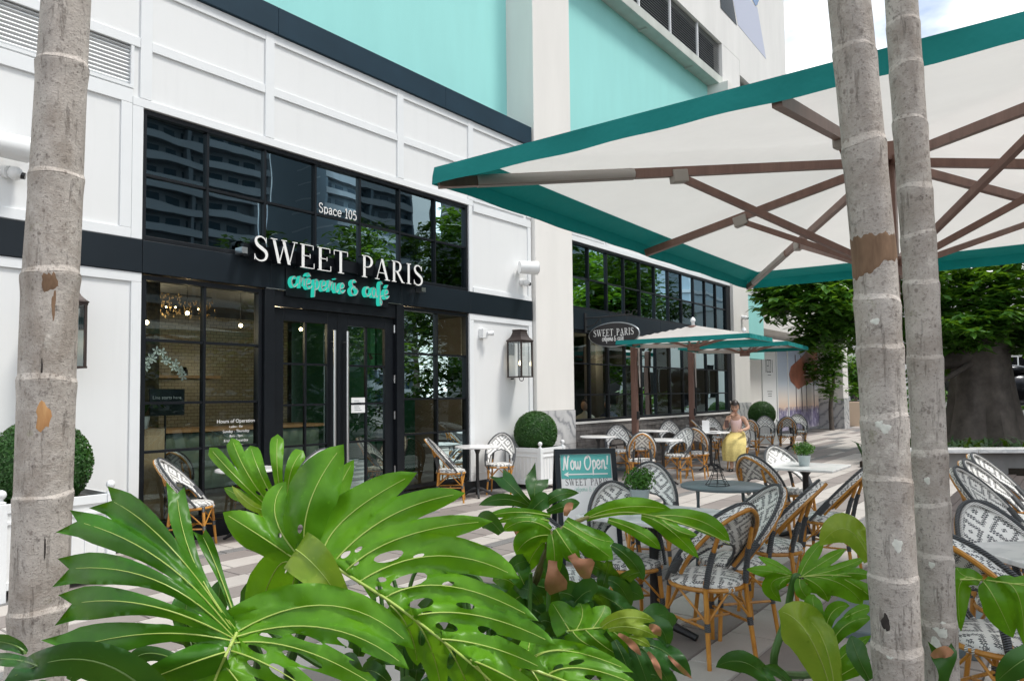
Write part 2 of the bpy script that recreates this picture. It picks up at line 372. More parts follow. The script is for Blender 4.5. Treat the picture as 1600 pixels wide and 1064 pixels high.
def _paver(name, a, b, sp=None, rough=.75):
    t = NT(name); v = t.tc.outputs['Object']; g = t.new('ShaderNodeNewGeometry').outputs['Position']
    n = t.noise(g, 1.1, 5, .6); col = t.mix(t.ramp(n, [(.3, 0.), (.7, 1.)]), a, b)
    f = t.noise(g, 140, 2, .7)
    col = t.mix(t.ramp(f, [(.50, 0.), (.62, .5 if sp else .16)]), col, sp or tuple(x*.6 for x in a))
    st = t.noise(g, 4.5, 6, .7); col = t.mix(t.ramp(st, [(.58, 0.), (.74, .28)]), col, tuple(x*.5 for x in a))
    oi = t.new('ShaderNodeObjectInfo'); col = t.mix(t.math('MULTIPLY', oi.outputs['Random'], .22), col, tuple(x*.55 for x in b))
    return t.set(col, rough, normal=t.bump(t.noise(g, 110, 3, .7), .2, .003))
MT['pcream'] = _paver('cream_paver', (.43, .39, .36), (.52, .485, .45))
MT['ptaupe'] = _paver('taupe_paver', (.225, .195, .18), (.29, .255, .238))
MT['pgran'] = _paver('speckled_granite_paver', (.13, .125, .125), (.19, .185, .18), (.42, .41, .40))
MT['grout'] = plain('dark_grout', (.10, .092, .086), .95, 0, 12, .3)
def _canvas(name, c, tr):
    t = NT(name); v = t.tc.outputs['Object']; n = t.noise(v, 2.2, 4)
    st = t.noise(t.mapping(v, (1, 1, 1), (0, 0, 0), (3, 5, 1)), .9, 6, .7); col = t.mix(n, tuple(x*.90 for x in c), c); col = t.mix(t.ramp(st, [(.5, 0.), (.75, .25)]), col, tuple(x*.78 for x in c)); t.set(col, .8, normal=t.bump(t.noise(t.mapping(v, (1, 1, 1)), 4.5, 4, .6), .45, .03))
    tl = t.new('ShaderNodeBsdfTranslucent'); t.ln(col, tl.inputs['Color'])
    mx = t.new('ShaderNodeMixShader'); mx.inputs[0].default_value = tr
    t.ln(t.b.outputs[0], mx.inputs[1]); t.ln(tl.outputs[0], mx.inputs[2]); t.ln(mx.outputs[0], t.out.inputs['Surface']); return t.mat
MT['canvas'] = _canvas('cream_canvas', (.79, .76, .73), .46)
MT['valance'] = _canvas('teal_canvas', (.007, .27, .255), .28)
MT['teal'] = plain('teal_print', (.09, .42, .40), .5)
MT['greymetal'] = plain('blue_grey_powder_coat', (.13, .17, .19), .4)
# ------------------------------------------------------------------ ground
ground = bx(-400, 500, -400, 400, -.30, -.02).build('ground', MT['grout']); tag(ground, kind='structure')
plaza = bx(-8, 48, -9.2, 3.2, -.012, -.008).build('paved_plaza', MT['grout']); tag(plaza, kind='structure')
_far = {k: MB() for k in ('pcream', 'ptaupe', 'pgran')}
_cand = []; _slabme = {}
def slab_mesh(L, W, k):
    key = (round(L, 2), round(W, 2), k)
    if key not in _slabme:
        m = MB(); b = .006; z = .004
        m.add([(-L/2, -W/2, -.008), (L/2, -W/2, -.008), (L/2, W/2, -.008), (-L/2, W/2, -.008), (-L/2+b, -W/2+b, z), (L/2-b, -W/2+b, z), (L/2-b, W/2-b, z), (-L/2+b, W/2-b, z)],
              [(4, 5, 6, 7), (0, 1, 5, 4), (1, 2, 6, 5), (2, 3, 7, 6), (3, 0, 4, 7)])
        _slabme[key] = m.mesh('paver', MT[k])
    return _slabme[key]
rows = []; y = .16; pat = [('pcream', .30), ('ptaupe', .30), ('pcream', .30), ('pgran', .15), ('ptaupe', .30), ('pcream', .30), ('ptaupe', .30)]
i = 0
while y > -9.0:
    k, w = pat[i % len(pat)]; rows.append((y-w/2, w, k)); y -= w; i += 1
rr = random.Random(3)
for ri, (yc, w, k) in enumerate(rows):
    x = -7 + rr.uniform(0, .6); run = 0; cur = k
    while x < 46:
        L = .60
        if run <= 0:
            cur = k; run = rr.choice([2, 3, 4, 6]) if x > 5 else rr.choice([5, 7, 9])
            if rr.random() < (.5 if x > 5 else .12): cur = rr.choice([c for c in ('pcream', 'pcream', 'ptaupe', 'pgran') if c != k]); run = rr.choice([1, 2, 2, 3])
        run -= 1
        c = Vector((x+L/2, yc, 0)); d = (c-CAM).dot(_f)
        if not (x > 7.2 and yc < -6.0 and x < 15.4):
            lat = (c-CAM).dot(_r)/max(d, .1)
            vis = d > 2.8 and abs(lat) < .78 and (c.z-CAM.z)/d > -.52
            _cand.append((d if vis else 900+abs(d), x+L/2, yc, L-.009, w-.008, cur, rr.uniform(-.0016, .0016)))
        x += L
_cand.sort(key=lambda t: t[0])
for n_, (d, x, yc, L, w, k, dz) in enumerate(_cand):
    if n_ < 300 and d < 900:
        put('paver', slab_mesh(L, w, k), plaza, (x, yc, dz), (dz*1.2, dz*.8, 0))
    else:
        b = .004 if d < 14 else 0
        _far[k].add([(x-L/2, yc-w/2, dz+.002), (x+L/2, yc-w/2, dz+.002), (x+L/2, yc+w/2, dz+.002), (x-L/2, yc+w/2, dz+.002)], [(0, 1, 2, 3)])
for k, m in _far.items():
    o = m.build('paver_field', MT[k], plaza); o['kind'] = 'stuff'
# planting bed round the camera's foot, raised wooden deck on the right
bed = B(); pts = [(-3.5, -6.2), (-.6, -4.75), (1.2, -4.1), (1.75, -4.45), (2.75, -5.9), (3.55, -6.75), (3.75, -7.4), (3.6, -9), (-3.5, -9.2)]
bed.prism([(a, b) for a, b in pts], (0, 0, .0), (1, 0, 0), (0, 1, 0), (0, 0, .09)); bed = bed.build('planting_bed', MT['soil']); tag(bed, kind='structure')
deck = bx(7.2, 15.4, -9.2, -6.0, -.01, -.006).build('wood_deck', MT['deck']); tag(deck, kind='structure')
_pl = [MB().box(-1.35, 1.35, -.066, .066, -.005, .02).mesh('plank', MT['deck']) for _ in range(1)]
for r_ in range(23):
    for c_ in range(3):
        xx = 8.55 + 2.72*c_ + (.6 if r_ % 2 else 0)
        if xx < 15: put('plank', _pl[0], deck, (xx, -6.07-.14*r_, random.uniform(-.002, .002)))

# ------------------------------------------------------------------ the shop building
shop = thing('restaurant_building', 'white panelled restaurant front with black framed windows and turquoise wall above', 'building')
W, T = MT['white'], MT['trim']
def part(name, m, mt, parent=shop, **k): return m.build(name, mt, parent, **k)
def piece(name, a, mt, parent=shop, bevel=.003): return MB().box(*a).build(name, mt, parent, bevel=bevel)
# lower white panels, plinth, black band
XL, XR, XP0, XP1 = 3.42, 8.45, 10.12, 11.30
for a, b in ((-5, XL), (XR, XP0-.02)):
    piece('wall_panel', (a, b, 0, .16, .18, 2.795), W)
    piece('trim_strip', (a, b, -.022, -.001, 2.70, 2.795), T); piece('trim_strip', (a, b, -.022, -.001, .18, .30), T)
    piece('trim_strip', (b-.10, b, -.022, -.001, .302, 2.698), T); piece('trim_strip', (a if a > 0 else XL-2.6, (a if a > 0 else XL-2.6)+.10, -.022, -.001, .302, 2.698), T)
piece('plinth', (-5, XP0-.02, -.012, .16, 0, .178), MT['black'])
xs = [-5, 1.2, XL, 4.9, 7.0, XR, XP0-.02]
for a, b in zip(xs, xs[1:]): piece('fascia_panel', (a+.002, b-.002, -.035, .17, 2.80, 3.135), MT['band'], bevel=.004)
# upper white zone
for a, b, c, d in ((-5, 3.32, 3.14, 4.70), (3.32, XL, 3.14, 5.88), (-5, 3.32, 5.17, 5.88), (XL, XR, 4.51, 5.88), (XR, 8.60, 3.14, 5.88), (8.60, 9.90, 3.14, 4.62), (8.60, 9.90, 5.05, 5.88), (9.90, XP0-.02, 3.14, 5.88)):
    piece('wall_panel', (a, b, 0, .16, c, d), W, bevel=0)
for z0, z1 in ((5.775, 5.88), (5.125, 5.225)): 
    for a, b in ((-5, 3.38), (3.50, 4.83), (4.95, 6.94), (7.06, 8.45), (8.57, 10.09)):
        piece('trim_strip', (a, b, -.022, -.001, z0, z1), T)
for a, b in ((3.38, 3.50), (4.83, 4.95), (6.94, 7.06), (8.45, 8.57), (9.98, 10.098)):
    piece('trim_strip', (a+.001, b-.001, -.026, -.001, 4.60, 5.88), T)
piece('trim_strip', (3.31, XR+.1, -.026, -.001, 4.51, 4.597), T); piece('trim_strip', (3.31, XL-.002, -.024, -.001, 3.14, 4.508), T); piece('trim_strip', (XR+.002, XR+.08, -.024, -.001, 3.14, 4.508), T)
piece('trim_strip', (-5, 3.308, -.024, -.001, 4.52, 4.66), T); piece('trim_strip', (-5, 3.308, -.024, -.001, 3.14, 3.24), T); piece('trim_strip', (3.20, 3.308, -.023, -.001, 3.242, 4.518), T)
piece('trim_strip', (8.57, 10.09, -.024, -.001, 4.43, 4.55), T); piece('trim_strip', (8.55, 10.09, -.024, -.001, 3.14, 3.22), T); piece('trim_strip', (10.0, 10.09, -.022, -.001, 3.222, 4.428), T)
def vent(a, b, c, d, n, Y=0.0, parent=shop, mt=None):
    v = bx(a, b, Y+.10, Y+.12, c, d).build('vent', MT['iron'], parent)
    h = (d-c)/n; me = bx(a+.002, b-.002, 0, .012, 0, h*.62)
    me = MB().obox(((a+b)/2, .03, 0), ((b-a)/2-.002, 0, 0), (0, .030, -.018*h/.04), (0, .003, .006)).mesh('slat', mt or MT['trim'])
    for k in range(n): put('slat', me, v, (0, Y+.012, c+h*(k+.5)))
    for q in ((a-.03, b+.03, Y-.02, Y+.02, d, d+.03), (a-.03, b+.03, Y-.02, Y+.02, c-.03, c), (b, b+.03, Y-.018, Y+.02, c, d), (a-.03, a, Y-.018, Y+.02, c, d)):
        bx(*q).build('vent_frame', MT['trim'], v)
    return v
vent(1.2, 3.29, 4.71, 5.15, 11); vent(8.62, 9.88, 4.63, 5.03, 6)
# cornice and turquoise wall
xs = [-5, 1.9, 4.98, 7.9, XP0-.03]
for a, b in zip(xs, xs[1:]): piece('cornice_panel', (a+.002, b-.002, -.06, .20, 5.885, 6.215), MT['navy'], bevel=.004)
piece('roof_ledge', (-5, XP0-.002, .201, .51, 5.9, 6.19), MT['navy'], bevel=0)
piece('stucco_wall', (-7, XP0-.002, .51, .8, 6.0, 16.5), MT['turq'], bevel=0)
def pillar(a, b, top, Yf=-.09, Yb=.60):
    p = piece('pillar', (a, b, Yf, Yb, 1.222, top), MT['cream'], bevel=.01)
    bx(a-.012, b+.012, Yf-.012, Yb, 0, .60).build('marble_slab', MT['marble'], p, bevel=.004); bx(a-.012, b+.012, Yf-.012, Yb, .604, 1.22).build('marble_slab', MT['marble'], p, bevel=.004)
    return p
pillar(XP0, XP1, 16.5)
# windows: frame, panes, glazing bars
FR = MT['black']
def window(xs, zs, Y=.05, glass='glass', fw=.045, bar=.028, mull=None, d=.05):
    w = MB(); x0, x1, z0, z1 = xs[0], xs[-1], zs[0], zs[-1]
    w.box(x0, x0+fw, Y-d, Y+d, z0, z1); w.box(x1-fw, x1, Y-d, Y+d, z0, z1); w.box(x0+fw, x1-fw, Y-d, Y+d, z0, z0+fw); w.box(x0+fw, x1-fw, Y-d, Y+d, z1-fw, z1)
    w = w.build('window', FR, shop, bevel=.003)
    for i, x in enumerate(xs[1:-1]):
        bw = bar if not (mull and i in mull) else .06
        bx(x-bw/2, x+bw/2, Y-d+.012, Y+d-.012, z0+fw, z1-fw).build('glazing_bar', FR, w)
    for z in zs[1:-1]:
        for a, b in zip(xs, xs[1:]): bx(a+.016, b-.016, Y-d+.018, Y+d-.018, z-bar/2, z+bar/2).build('glazing_bar', FR, w)
    for a, b in zip(xs, xs[1:]):
        for c, e in zip(zs, zs[1:]):
            t = random.uniform(-.0025, .0025); s = random.uniform(-.0025, .0025)
            m = MB(); m.add([(a, Y+t*(-1)+s*(-1), c), (b, Y+t-s, c), (b, Y+t+s, e), (a, Y-t+s, e)], [(0, 1, 2, 3)]); m.build('pane', MT[glass], w)
    return w
gx = [3.42+.7185*i for i in range(8)]
window(gx, [3.145, 3.83, 4.50], glass='glass_up')
window([3.43, 4.12, 4.82], [.20, .97, 1.47, 2.12, 2.785], fw=.05)
window([7.03, 7.76, 8.44], [.20, .97, 1.47, 2.12, 2.785], fw=.05)
# doorway: jambs and two glazed leaves with long pull bars
piece('door_jamb', (4.825, 4.955, -.045, .13, .0, 2.79), FR); piece('door_jamb', (6.90, 7.025, -.045, .13, .0, 2.79), FR); piece('door_head', (4.957, 6.898, -.02, .13, 2.60, 2.79), FR)
piece('door_sill', (4.957, 6.898, -.02, .2, .0, .03), MT['steel'])
for s, (a, b) in enumerate(((4.96, 5.925), (5.93, 6.895))):
    m = MB(); Y0, Y1 = .02, .075; st = .16
    zs = [.30, .92, 1.42, 1.92, 2.44]; xm = (a+b)/2
    m.box(a, a+st, Y0, Y1, .035, 2.595); m.box(b-st, b, Y0, Y1, .035, 2.595); m.box(a+st, b-st, Y0, Y1, .035, .30); m.box(a+st, b-st, Y0, Y1, 2.44, 2.595)
    d = m.build('door', FR, shop, bevel=.004)
    bx(xm-.013, xm+.013, Y0+.008, Y1-.008, .30, 2.44).build('glazing_bar', FR, d)
    for z in zs[1:-1]:
        for p, q in ((a+st, xm-.013), (xm+.013, b-st)): bx(p, q, Y0+.01, Y1-.01, z-.013, z+.013).build('glazing_bar', FR, d)
    for p, q in ((a+st, xm), (xm, b-st)):
        for c, e in zip(zs, zs[1:]): MB().add([(p, .047, c), (q, .047+random.uniform(-.002, .002), c), (q, .047, e), (p, .047+random.uniform(-.002, .002), e)], [(0, 1, 2, 3)]).build('pane', MT['glass'], d)
    hx = b-.10 if s == 0 else a+.10
    h = MB(); h.tube([(hx, -.05, .35), (hx, -.05, 2.36)], .0185, 14)
    for z in (.55, 2.22): h.tube([(hx, -.04, z), (hx, .02, z)], .009, 8)
    h.build('handle', MT['steel'], d, smooth=True)
    for z in (.5, 1.25, 1.75, 2.45): MB().tube([((a if s == 0 else b), .005, z-.055), ((a if s == 0 else b), .005, z+.055)], .011, 8).build('hinge', MT['steel'], d)
MB().box(4.84, 7.0, -.047, -.036, 2.795, 2.803).build('drip_edge', MT['steel'], shop)
# ---- second bay
B0, B1 = XP1, 19.30
fx = [11.33+.7027*i for i in range(12)]
piece('sill', (B0, B1, -.05, .2, .945, .985), MT['cream']); piece('sill_wall', (B0, B1, .02, .2, 0, .943), MT['soil'], bevel=0)
ls = MB(); rr = random.Random(5); z = .0
while z < .92:
    h = rr.uniform(.035, .07); x = B0+.02
    while x < B1-.05:
        L = rr.uniform(.16, .5); ls.box(x, min(x+L-.004, B1-.02), -rr.uniform(.0, .03), .025, z, min(z+h-.004, .942)); x += L
    z += h
ls = ls.build('ledger_stone', plain('grey_ledger_stone', (.19, .175, .165), .85, 0, 7, .45, .4, 60), shop); ls['kind'] = 'stuff'
window(fx, [.99, 1.50, 2.10, 2.74], glass='glass', mull=(1, 3, 5, 7, 9), fw=.05)
window(fx, [3.145, 3.76, 4.43], glass='glass_up', fw=.045)
xs = [B0+.02, 12.8, 15.0, 17.2, B1-.02]
for a, b in zip(xs, xs[1:]): piece('fascia_panel', (a+.002, b-.002, -.03, .17, 2.745, 3.14), MT['band'], bevel=.004)
piece('window_jamb', (19.07, B1-.002, .0, .2, .986, 4.44), MT['black'], bevel=0)
for a, b, c, d in ((B0, B1, 4.435, 4.55), (12.62, 17.55, 4.55, 5.88), (B0, 12.62, 4.98, 5.88), (17.55, B1, 4.98, 5.88)):
    piece('wall_panel', (a, b, 0, .16, c, d), W, bevel=0)
piece('trim_strip', (B0+.002, B1-.002, -.022, -.001, 4.435, 4.53), T); piece('trim_strip', (12.66, 12.75, -.022, -.001, 4.532, 5.88), T); piece('trim_strip', (17.4, 17.5, -.022, -.001, 4.532, 5.88), T)
vent(11.36, 12.58, 4.58, 4.96, 6); vent(17.62, 19.1, 4.58, 4.96, 6)
piece('cornice_panel', (B0+.02, B1-.02, -.06, .20, 5.885, 6.215), MT['navy']); piece('roof_ledge', (B0, B1, .201, .51, 5.9, 6.19), MT['navy'], bevel=0)
piece('stucco_wall', (B0, 20.6, .51, .8, 6.0, 10.2), MT['turq'], bevel=0)
pillar(B1, 20.45, 10.2)
# garage deck, louvres and tower above the second bay
piece('garage_slab', (XP1+.005, 19.6, .17, 1.0, 10.2, 10.44), MT['soffit'], bevel=.01)
for x in (12.6, 15.2, 17.8):
    MB().box(x, x+.05, .30, .50, 10.15, 10.198).build('soffit_bracket', MT['soffit'], shop)
bx(XP1+.005, 19.58, .42, .5, 10.44, 11.45).build('louvre_backing', MT['iron'], shop)
lv = MB()
for k in range(15):
    lv.obox(((XP1+19.58)/2, .27, 10.49+.066*k), ((19.58-XP1)/2-.01, 0, 0), (0, .016, .012), (0, .002, .004))
lv = lv.build('louvre_slats', plain('dark_grey_louvre', (.34, .37, .39), .5), shop); lv['kind'] = 'stuff'
for x in (11.5, 13.1, 14.75, 16.4, 18.05): bx(x-.025, x+.025, .22, .28, 10.44, 11.45).build('louvre_post', MT['trim'], shop)
for a in ((XP1+.005, 25.4, .172, 8, 11.45, 26.0), (19.6, 20.95, .175, 8, 5.9, 11.449), (20.95, 25.4, .17, 8, 11.0, 11.449), (23.2, 25.4, .174, 8, 5.9, 10.998), (20.95, 23.2, .30, 8, 5.9, 9.9)):
    piece('tower_wall', a, MT['tower'], bevel=0)
bx(20.95, 23.2, .42, .5, 9.9, 10.998).build('louvre_backing', MT['iron'], shop)
lv = MB()
for k in range(16): lv.obox((22.07, .34, 9.94+.066*k), (1.12, 0, 0), (0, .016, .012), (0, .002, .004))
lv = lv.build('louvre_slats', plain('dark_grey_louvre_b', (.34, .37, .39), .5), shop); lv['kind'] = 'stuff'
MB().prism([(20.53, 13.13), (20.45, 13.3), (20.9, 12.5), (23.35, 12.36), (22.63, 13.8), (22.45, 13.73), (21.97, 13.75), (21.6, 14.8), (20.0, 14.8)], (0, .166, 0), (1, 0, 0), (0, 0, 1), (0, .005, 0)).build('painted_panel', MT['lav'], shop)
MB().prism([(19.52, 12.9), (19.55, 12.46), (20.79, 12.45), (20.0, 14.2), (19.52, 14.2)], (0, .160, 0), (1, 0, 0), (0, 0, 1), (0, .004, 0)).build('tower_window', MT['lens'], shop)
MB().prism([(22.0, 13.9), (22.45, 13.76), (22.62, 13.85), (23.6, 15.2), (22.2, 15.2)], (0, .160, 0), (1, 0, 0), (0, 0, 1), (0, .004, 0)).build('tower_window', plain('blue_window', (.12, .22, .42), .15), shop)
# ---- third bay: turquoise bit, side wall, white panel, shop hoarding with city print
piece('stucco_wall', (20.46, 22.0, .02, .3, 2.5, 4.35), MT['turq'], bevel=0); piece('wall_panel', (20.46, 22.0, .0, .3, 4.352, 4.45), W); vent(20.5, 21.9, 4.5, 4.95, 6); piece('wall_panel', (20.46, 31.6, .02, .3, 5.0, 6.2), MT['cream'], bevel=0)
piece('wall_panel', (22.0, 31.6, .021, .3, 3.45, 5.0), MT['cream'], bevel=0); piece('wall_panel', (20.46, 24.2, .9, 1.1, 0, 3.5), MT['cream'], bevel=0); piece('ceiling_slab', (20.46, 31.6, .301, 3, 3.45, 3.6), MT['cream'], bevel=0)
pillar(30.9, 31.7, 6.2, -.05, 1.3)
board = piece('white_panel', (24.23, 25.58, .86, 1.0, .08, 3.3), MT['white'])
dk = plain('grey_print', (.09, .09, .10), .6)
pm = MB()
for x0, w_ in ((24.55, .035), (24.66, .035), (24.86, .035), (25.04, .035), (25.2, .035)): pm.box(x0, x0+w_, .855, .859, 2.18, 2.62)
for x0, z_ in ((24.70, 2.18), (24.70, 2.39), (24.70, 2.59), (24.9, 2.18), (24.9, 2.59)): pm.box(x0, x0+.13, .8555, .859, z_, z_+.03)
for z_, a, b in ((2.08, 24.75, 25.05), (1.52, 24.65, 25.15), (1.44, 24.7, 25.1), (1.36, 24.72, 25.08), (1.0, 24.7, 25.1), (.62, 24.72, 24.98)): pm.box(a, b, .855, .859, z_, z_+.02)
pm.build('lettering', dk, board)
def _mural():
    t = NT('city_sunset_print'); sx = t.new('ShaderNodeSeparateXYZ'); t.ln(t.tc.outputs['Object'], sx.inputs[0])
    z = sx.outputs[2]; col = t.ramp(t.math('DIVIDE', z, 3.1), [(0., (.62, .60, .66)), (.12, (.34, .31, .48)), (.26, (.28, .25, .36)), (.30, (.74, .54, .42)), (.40, (.80, .70, .62)), (.58, (.60, .66, .74)), (1., (.42, .50, .66))])
    n = t.noise(t.mapping(t.tc.outputs['Object'], (2.2, 1, 1.4)), 3.2, 5, .7)
    low = t.math('LESS_THAN', z, .95); col = t.mix(t.math('MULTIPLY', low, t.ramp(n, [(.45, 0.), (.55, .75)])), col, (.10, .08, .22))
    n3 = t.noise(t.mapping(t.tc.outputs['Object'], (1, 1, .5)), 7, 3); col = t.mix(t.math('MULTIPLY', low, t.ramp(n3, [(.6, 0.), (.66, .85)])), col, (.85, .83, .86))
    return t.set(col, .35)
mu = piece('shop_hoarding', (25.66, 30.88, .9, 1.0, .12, 3.15), _mural(), bevel=0)
pr = MB()
for x in (27.9, 28.6, 29.2, 30.2): pr.box(x, x+.09, .893, .897, .75, 2.9)
pr.build('printed_columns', plain('print_dark', (.10, .07, .09), .4), mu)
pr = MB().prism([(27.3, 1.9), (27.15, 2.15), (27.4, 2.45), (28.6, 2.8), (29.4, 3.1), (30.85, 3.1), (30.85, 2.0), (29.0, 1.75), (28.2, 1.6)], (0, .889, 0), (1, 0, 0), (0, 0, 1), (0, .003, 0)).build('printed_canopy', plain('print_rust', (.30, .11, .07), .4, 0, 2, .4), mu)
for x in (26.9, 25.7): bx(x, x+.08, .86, .9, .1, 3.15).build('hoarding_frame', MT['trim'], mu)
dr = MB(); dr.box(25.8, 26.85, .87, .899, .12, 2.95); dr.build('hoarding_door', _mural(), mu)
# ------------------------------------------------------------------ interior behind the glass
IN = plain('dark_interior_wall', (.16, .14, .125), .8); FL = plain('dark_interior_floor', (.09, .075, .06), .5)
inside = thing('dining_room', 'dim dining room with tiled wall and green panel seen through shop windows', 'room')
def ip(name, a, mt): return MB().box(*a).build(name, mt, inside)
ip('floor', (2.6, 19.25, .21, 6.6, -.03, .006), FL); ip('ceiling', (2.6, 19.25, .21, 6.6, 3.0, 3.1), plain('dark_ceiling', (.10, .10, .105), .8)); ip('upper_ceiling', (2.6, 19.25, .21, 6.6, 4.6, 4.7), plain('grey_ceiling', (.06, .07, .075), .8))
def _tile():
    t = NT('cream_wall_tile'); b = t.new('ShaderNodeTexBrick'); t.ln(t.mapping(t.tc.outputs['Object'], (1, 1, 1), (R(90), 0, 0)), b.inputs['Vector']); b.inputs['Scale'].default_value = 4.2
    b.inputs['Color1'].default_value = (.40, .36, .27, 1); b.inputs['Color2'].default_value = (.33, .29, .22, 1); b.inputs['Mortar'].default_value = (.15, .13, .1, 1); b.inputs['Mortar Size'].default_value = .02
    return t.set(b.outputs['Color'], .25)
ip('tiled_wall', (2.6, 8.6, 5.0, 5.1, 0, 3), _tile()); ip('back_wall', (8.6, 19.25, 6.5, 6.6, 0, 4.6), IN); ip('upper_back_wall', (2.6, 8.6, 6.5, 6.6, 3.0, 4.6), IN); ip('side_wall', (2.5, 2.6, .21, 6.6, 0, 4.6), IN); ip('end_wall', (19.25, 19.3, .21, 6.6, 0, 4.6), IN)
ip('green_wall', (8.7, 8.8, 2.6, 5, 0, 3), plain('green_plaster', (.015, .12, .075), .6)); ip('partition', (10.2, 10.3, .6, 6.5, 0, 4.6), IN); ip('green_wall', (9.2, 10.19, 3.0, 3.08, 0, 3), plain('green_plaster_b', (.015, .12, .075), .6))
col_ = ip('patterned_column', (3.95, 4.2, 1.2, 1.45, 0, 3), plain('gold_leaf_pattern', (.10, .07, .03), .4, .3, 16, .9))
ip('wall_panel', (12, 13, 3.9, 4, .5, 2.4), plain('dark_picture', (.05, .06, .09), .5)); ip('low_partition', (10.4, 19.2, 3.4, 3.5, 0, 1.9), plain('dark_partition', (.10, .12, .115), .6))
for x in (12.6, 14.2, 15.8, 17.4): ip('inner_pillar', (x, x+.35, 2.2, 2.55, 0, 3), plain('pale_inner_pillar', (.11, .105, .10), .7))
bar = thing('bar_counter', 'long bar counter with pale teal padded front behind the shop window', 'counter', (5.0, 3.2, 0))
bx(-2.2, 3.0, 0, .6, .1, 1.0).build('carcass', MT['iron'], bar)
tuft = MB().grid(lambda u, v: (-2.2+5.2*u, -.02-.045*abs(math.sin(u*26*math.pi))*abs(math.sin(v*3*math.pi)), .12+.86*v), 130, 18); tuft.build('padded_front', plain('teal_leather', (.22, .34, .31), .4), bar, smooth=True)
bx(-2.25, 3.05, -.12, .66, 1.0, 1.05).build('countertop', MT['counterwood'], bar)
sh = thing('wall_shelf', 'dark wooden shelf with jars on the tiled wall inside', 'shelf', (5.0, 4.7, 0))
bx(-1.6, 2.0, 0, .28, 1.86, 1.91).build('board', MT['counterwood'], sh)
for x in (-1.2, -.4, .6, 1.4): MB().lathe([(.05, 1.912), (.055, 2.0), (.03, 2.06)], 10, (x, .14, 0)).build('jar', MT['lens'], sh)
BULB = emis('warm_bulb', (1, .72, .38), 14)
def bulb(x, y, z, r=.025, s=1.0):
    o = thing('pendant_bulb', 'x', 'lamp', (x, y, z)); MB().sphere((0, 0, 0), r, 10, 7).build('bulb', BULB, o, smooth=True); MB().tube([(0, 0, r), (0, 0, 3.0-z)], .004, 5).build('cord', MT['iron'], o); return o
sp = [(3.62, 1.1, 2.62, 'small warm pendant bulb at the left edge of the left window'), (3.95, 1.0, 2.40, 'brightest warm pendant bulb in the left window'), (4.75, 1.6, 2.62, 'warm bulb near middle bar of left window'), (5.45, 1.5, 2.50, 'warm bulb above left door leaf'), (6.35, 1.4, 2.50, 'warm bulb above right door leaf')]
for x, y, z, l in sp: bulb(x, y, z)['label'] = l
ch = thing('chandelier', 'gold beaded chandelier glittering under the ceiling in the left window', 'chandelier', (4.35, 1.9, 2.72))
bd = MB(); rr = random.Random(2)
for k in range(260):
    x, y, z = rr.uniform(-.75, .9), rr.uniform(-.2, .2), rr.uniform(-.12, .16); bd.obox((x, y, z), (.007, 0, 0), (0, .007, 0), (0, 0, rr.uniform(.008, .02)))
bd.build('beads', plain('gold_bead', (.85, .60, .32), .25, .8), ch); MB().tube([(-.75, 0, .17), (.9, 0, .17)], .012, 6).build('rail', MT['iron'], ch)
bd = MB()
for k in range(12): bd.sphere((rr.uniform(-.7, .85), rr.uniform(-.15, .15), rr.uniform(-.05, .12)), .011, 6, 4)
bd.build('tiny_bulbs', BULB, ch)
sc = thing('candle_chandelier', 'iron candle chandelier with two lit bulbs in the right window', 'chandelier', (8.55, 1.5, 2.2))
m = MB(); m.tube([(0, 0, .8), (0, 0, .1)], .006, 6)
for sgn in (-1, 1): m.tube(smooth_path([(0, 0, -.15), (.10*sgn, 0, -.12), (.13*sgn, 0, .0), (.05*sgn, 0, .08)], 5), .007, 6)
m.tube([(-.9, 0, 0), (0, 0, .0)], .008, 6); m.build('arms', MT['iron'], sc)
m = MB(); m.sphere((-.04, 0, .1), (.014, .014, .03), 8, 6); m.sphere((.05, 0, .1), (.014, .014, .03), 8, 6); m.build('bulbs', BULB, sc, smooth=True)
for k in (-.82, -.45): MB().tube([(k, 0, -.01), (k+.03, -.02, -.09)], [.02, .03], 8).build('spot', MT['iron'], sc)
for n_, (x, y, z, e) in enumerate(((4.4, 1.9, 2.45, 18), (6.2, 1.8, 2.45, 14), (8.4, 1.5, 2.1, 14), (12.0, 1.6, 2.4, 12), (15.6, 1.8, 2.4, 12))):
    l = bpy.data.lights.new('interior_lamp', 'POINT'); l.energy = e; l.color = (1, .78, .5); l.shadow_soft_size = .08; o = bpy.data.objects.new('interior_lamp', l); COL.objects.link(o); o.location = (x, y, z)
for x, y, z, l in ((11.75, .9, 2.5, 'bright warm bulb beside the hanging oval sign'), (11.5, 1.2, 2.6, 'dim warm bulb nearest the grey pillar'), (11.6, 1.0, 1.75, 'low warm bulb next to pillar in far window')): bulb(x, y, z)['label'] = l
con = thing('oak_console', 'oak cabinet holding a white orchid inside the left window', 'cabinet', (3.60, .34, 0))
bx(-.17, .17, -.17, .17, 0, 1.2).build('cabinet', MT['counterwood'], con, bevel=.005); bx(-.12, .12, -.178, -.171, .65, 1.12).build('door_panel', MT['counterwood'], con, bevel=.004); bx(-.12, .12, -.178, -.171, .08, .60).build('door_panel', MT['counterwood'], con, bevel=.004)
orc = thing('orchid', 'white orchid arching in a pot on the oak cabinet', 'plant', (3.58, .30, 1.2)); orc.scale = (1.08,)*3
MB().lathe([(.06, 0), (.08, .12), (.075, .12)], 12).build('pot', MT['tabletop'], orc)
m = MB()
for k in range(9):
    a = k*.7; m.grid(lambda u, v: ((.02+.2*u)*math.cos(a)+(v-.5)*.05*math.sin(a), (.02+.2*u)*math.sin(a)-(v-.5)*.05*math.cos(a), .14+.12*math.sin(u*2.6)), 6, 2)
m.build('leaves', MT['leafdark'], orc)
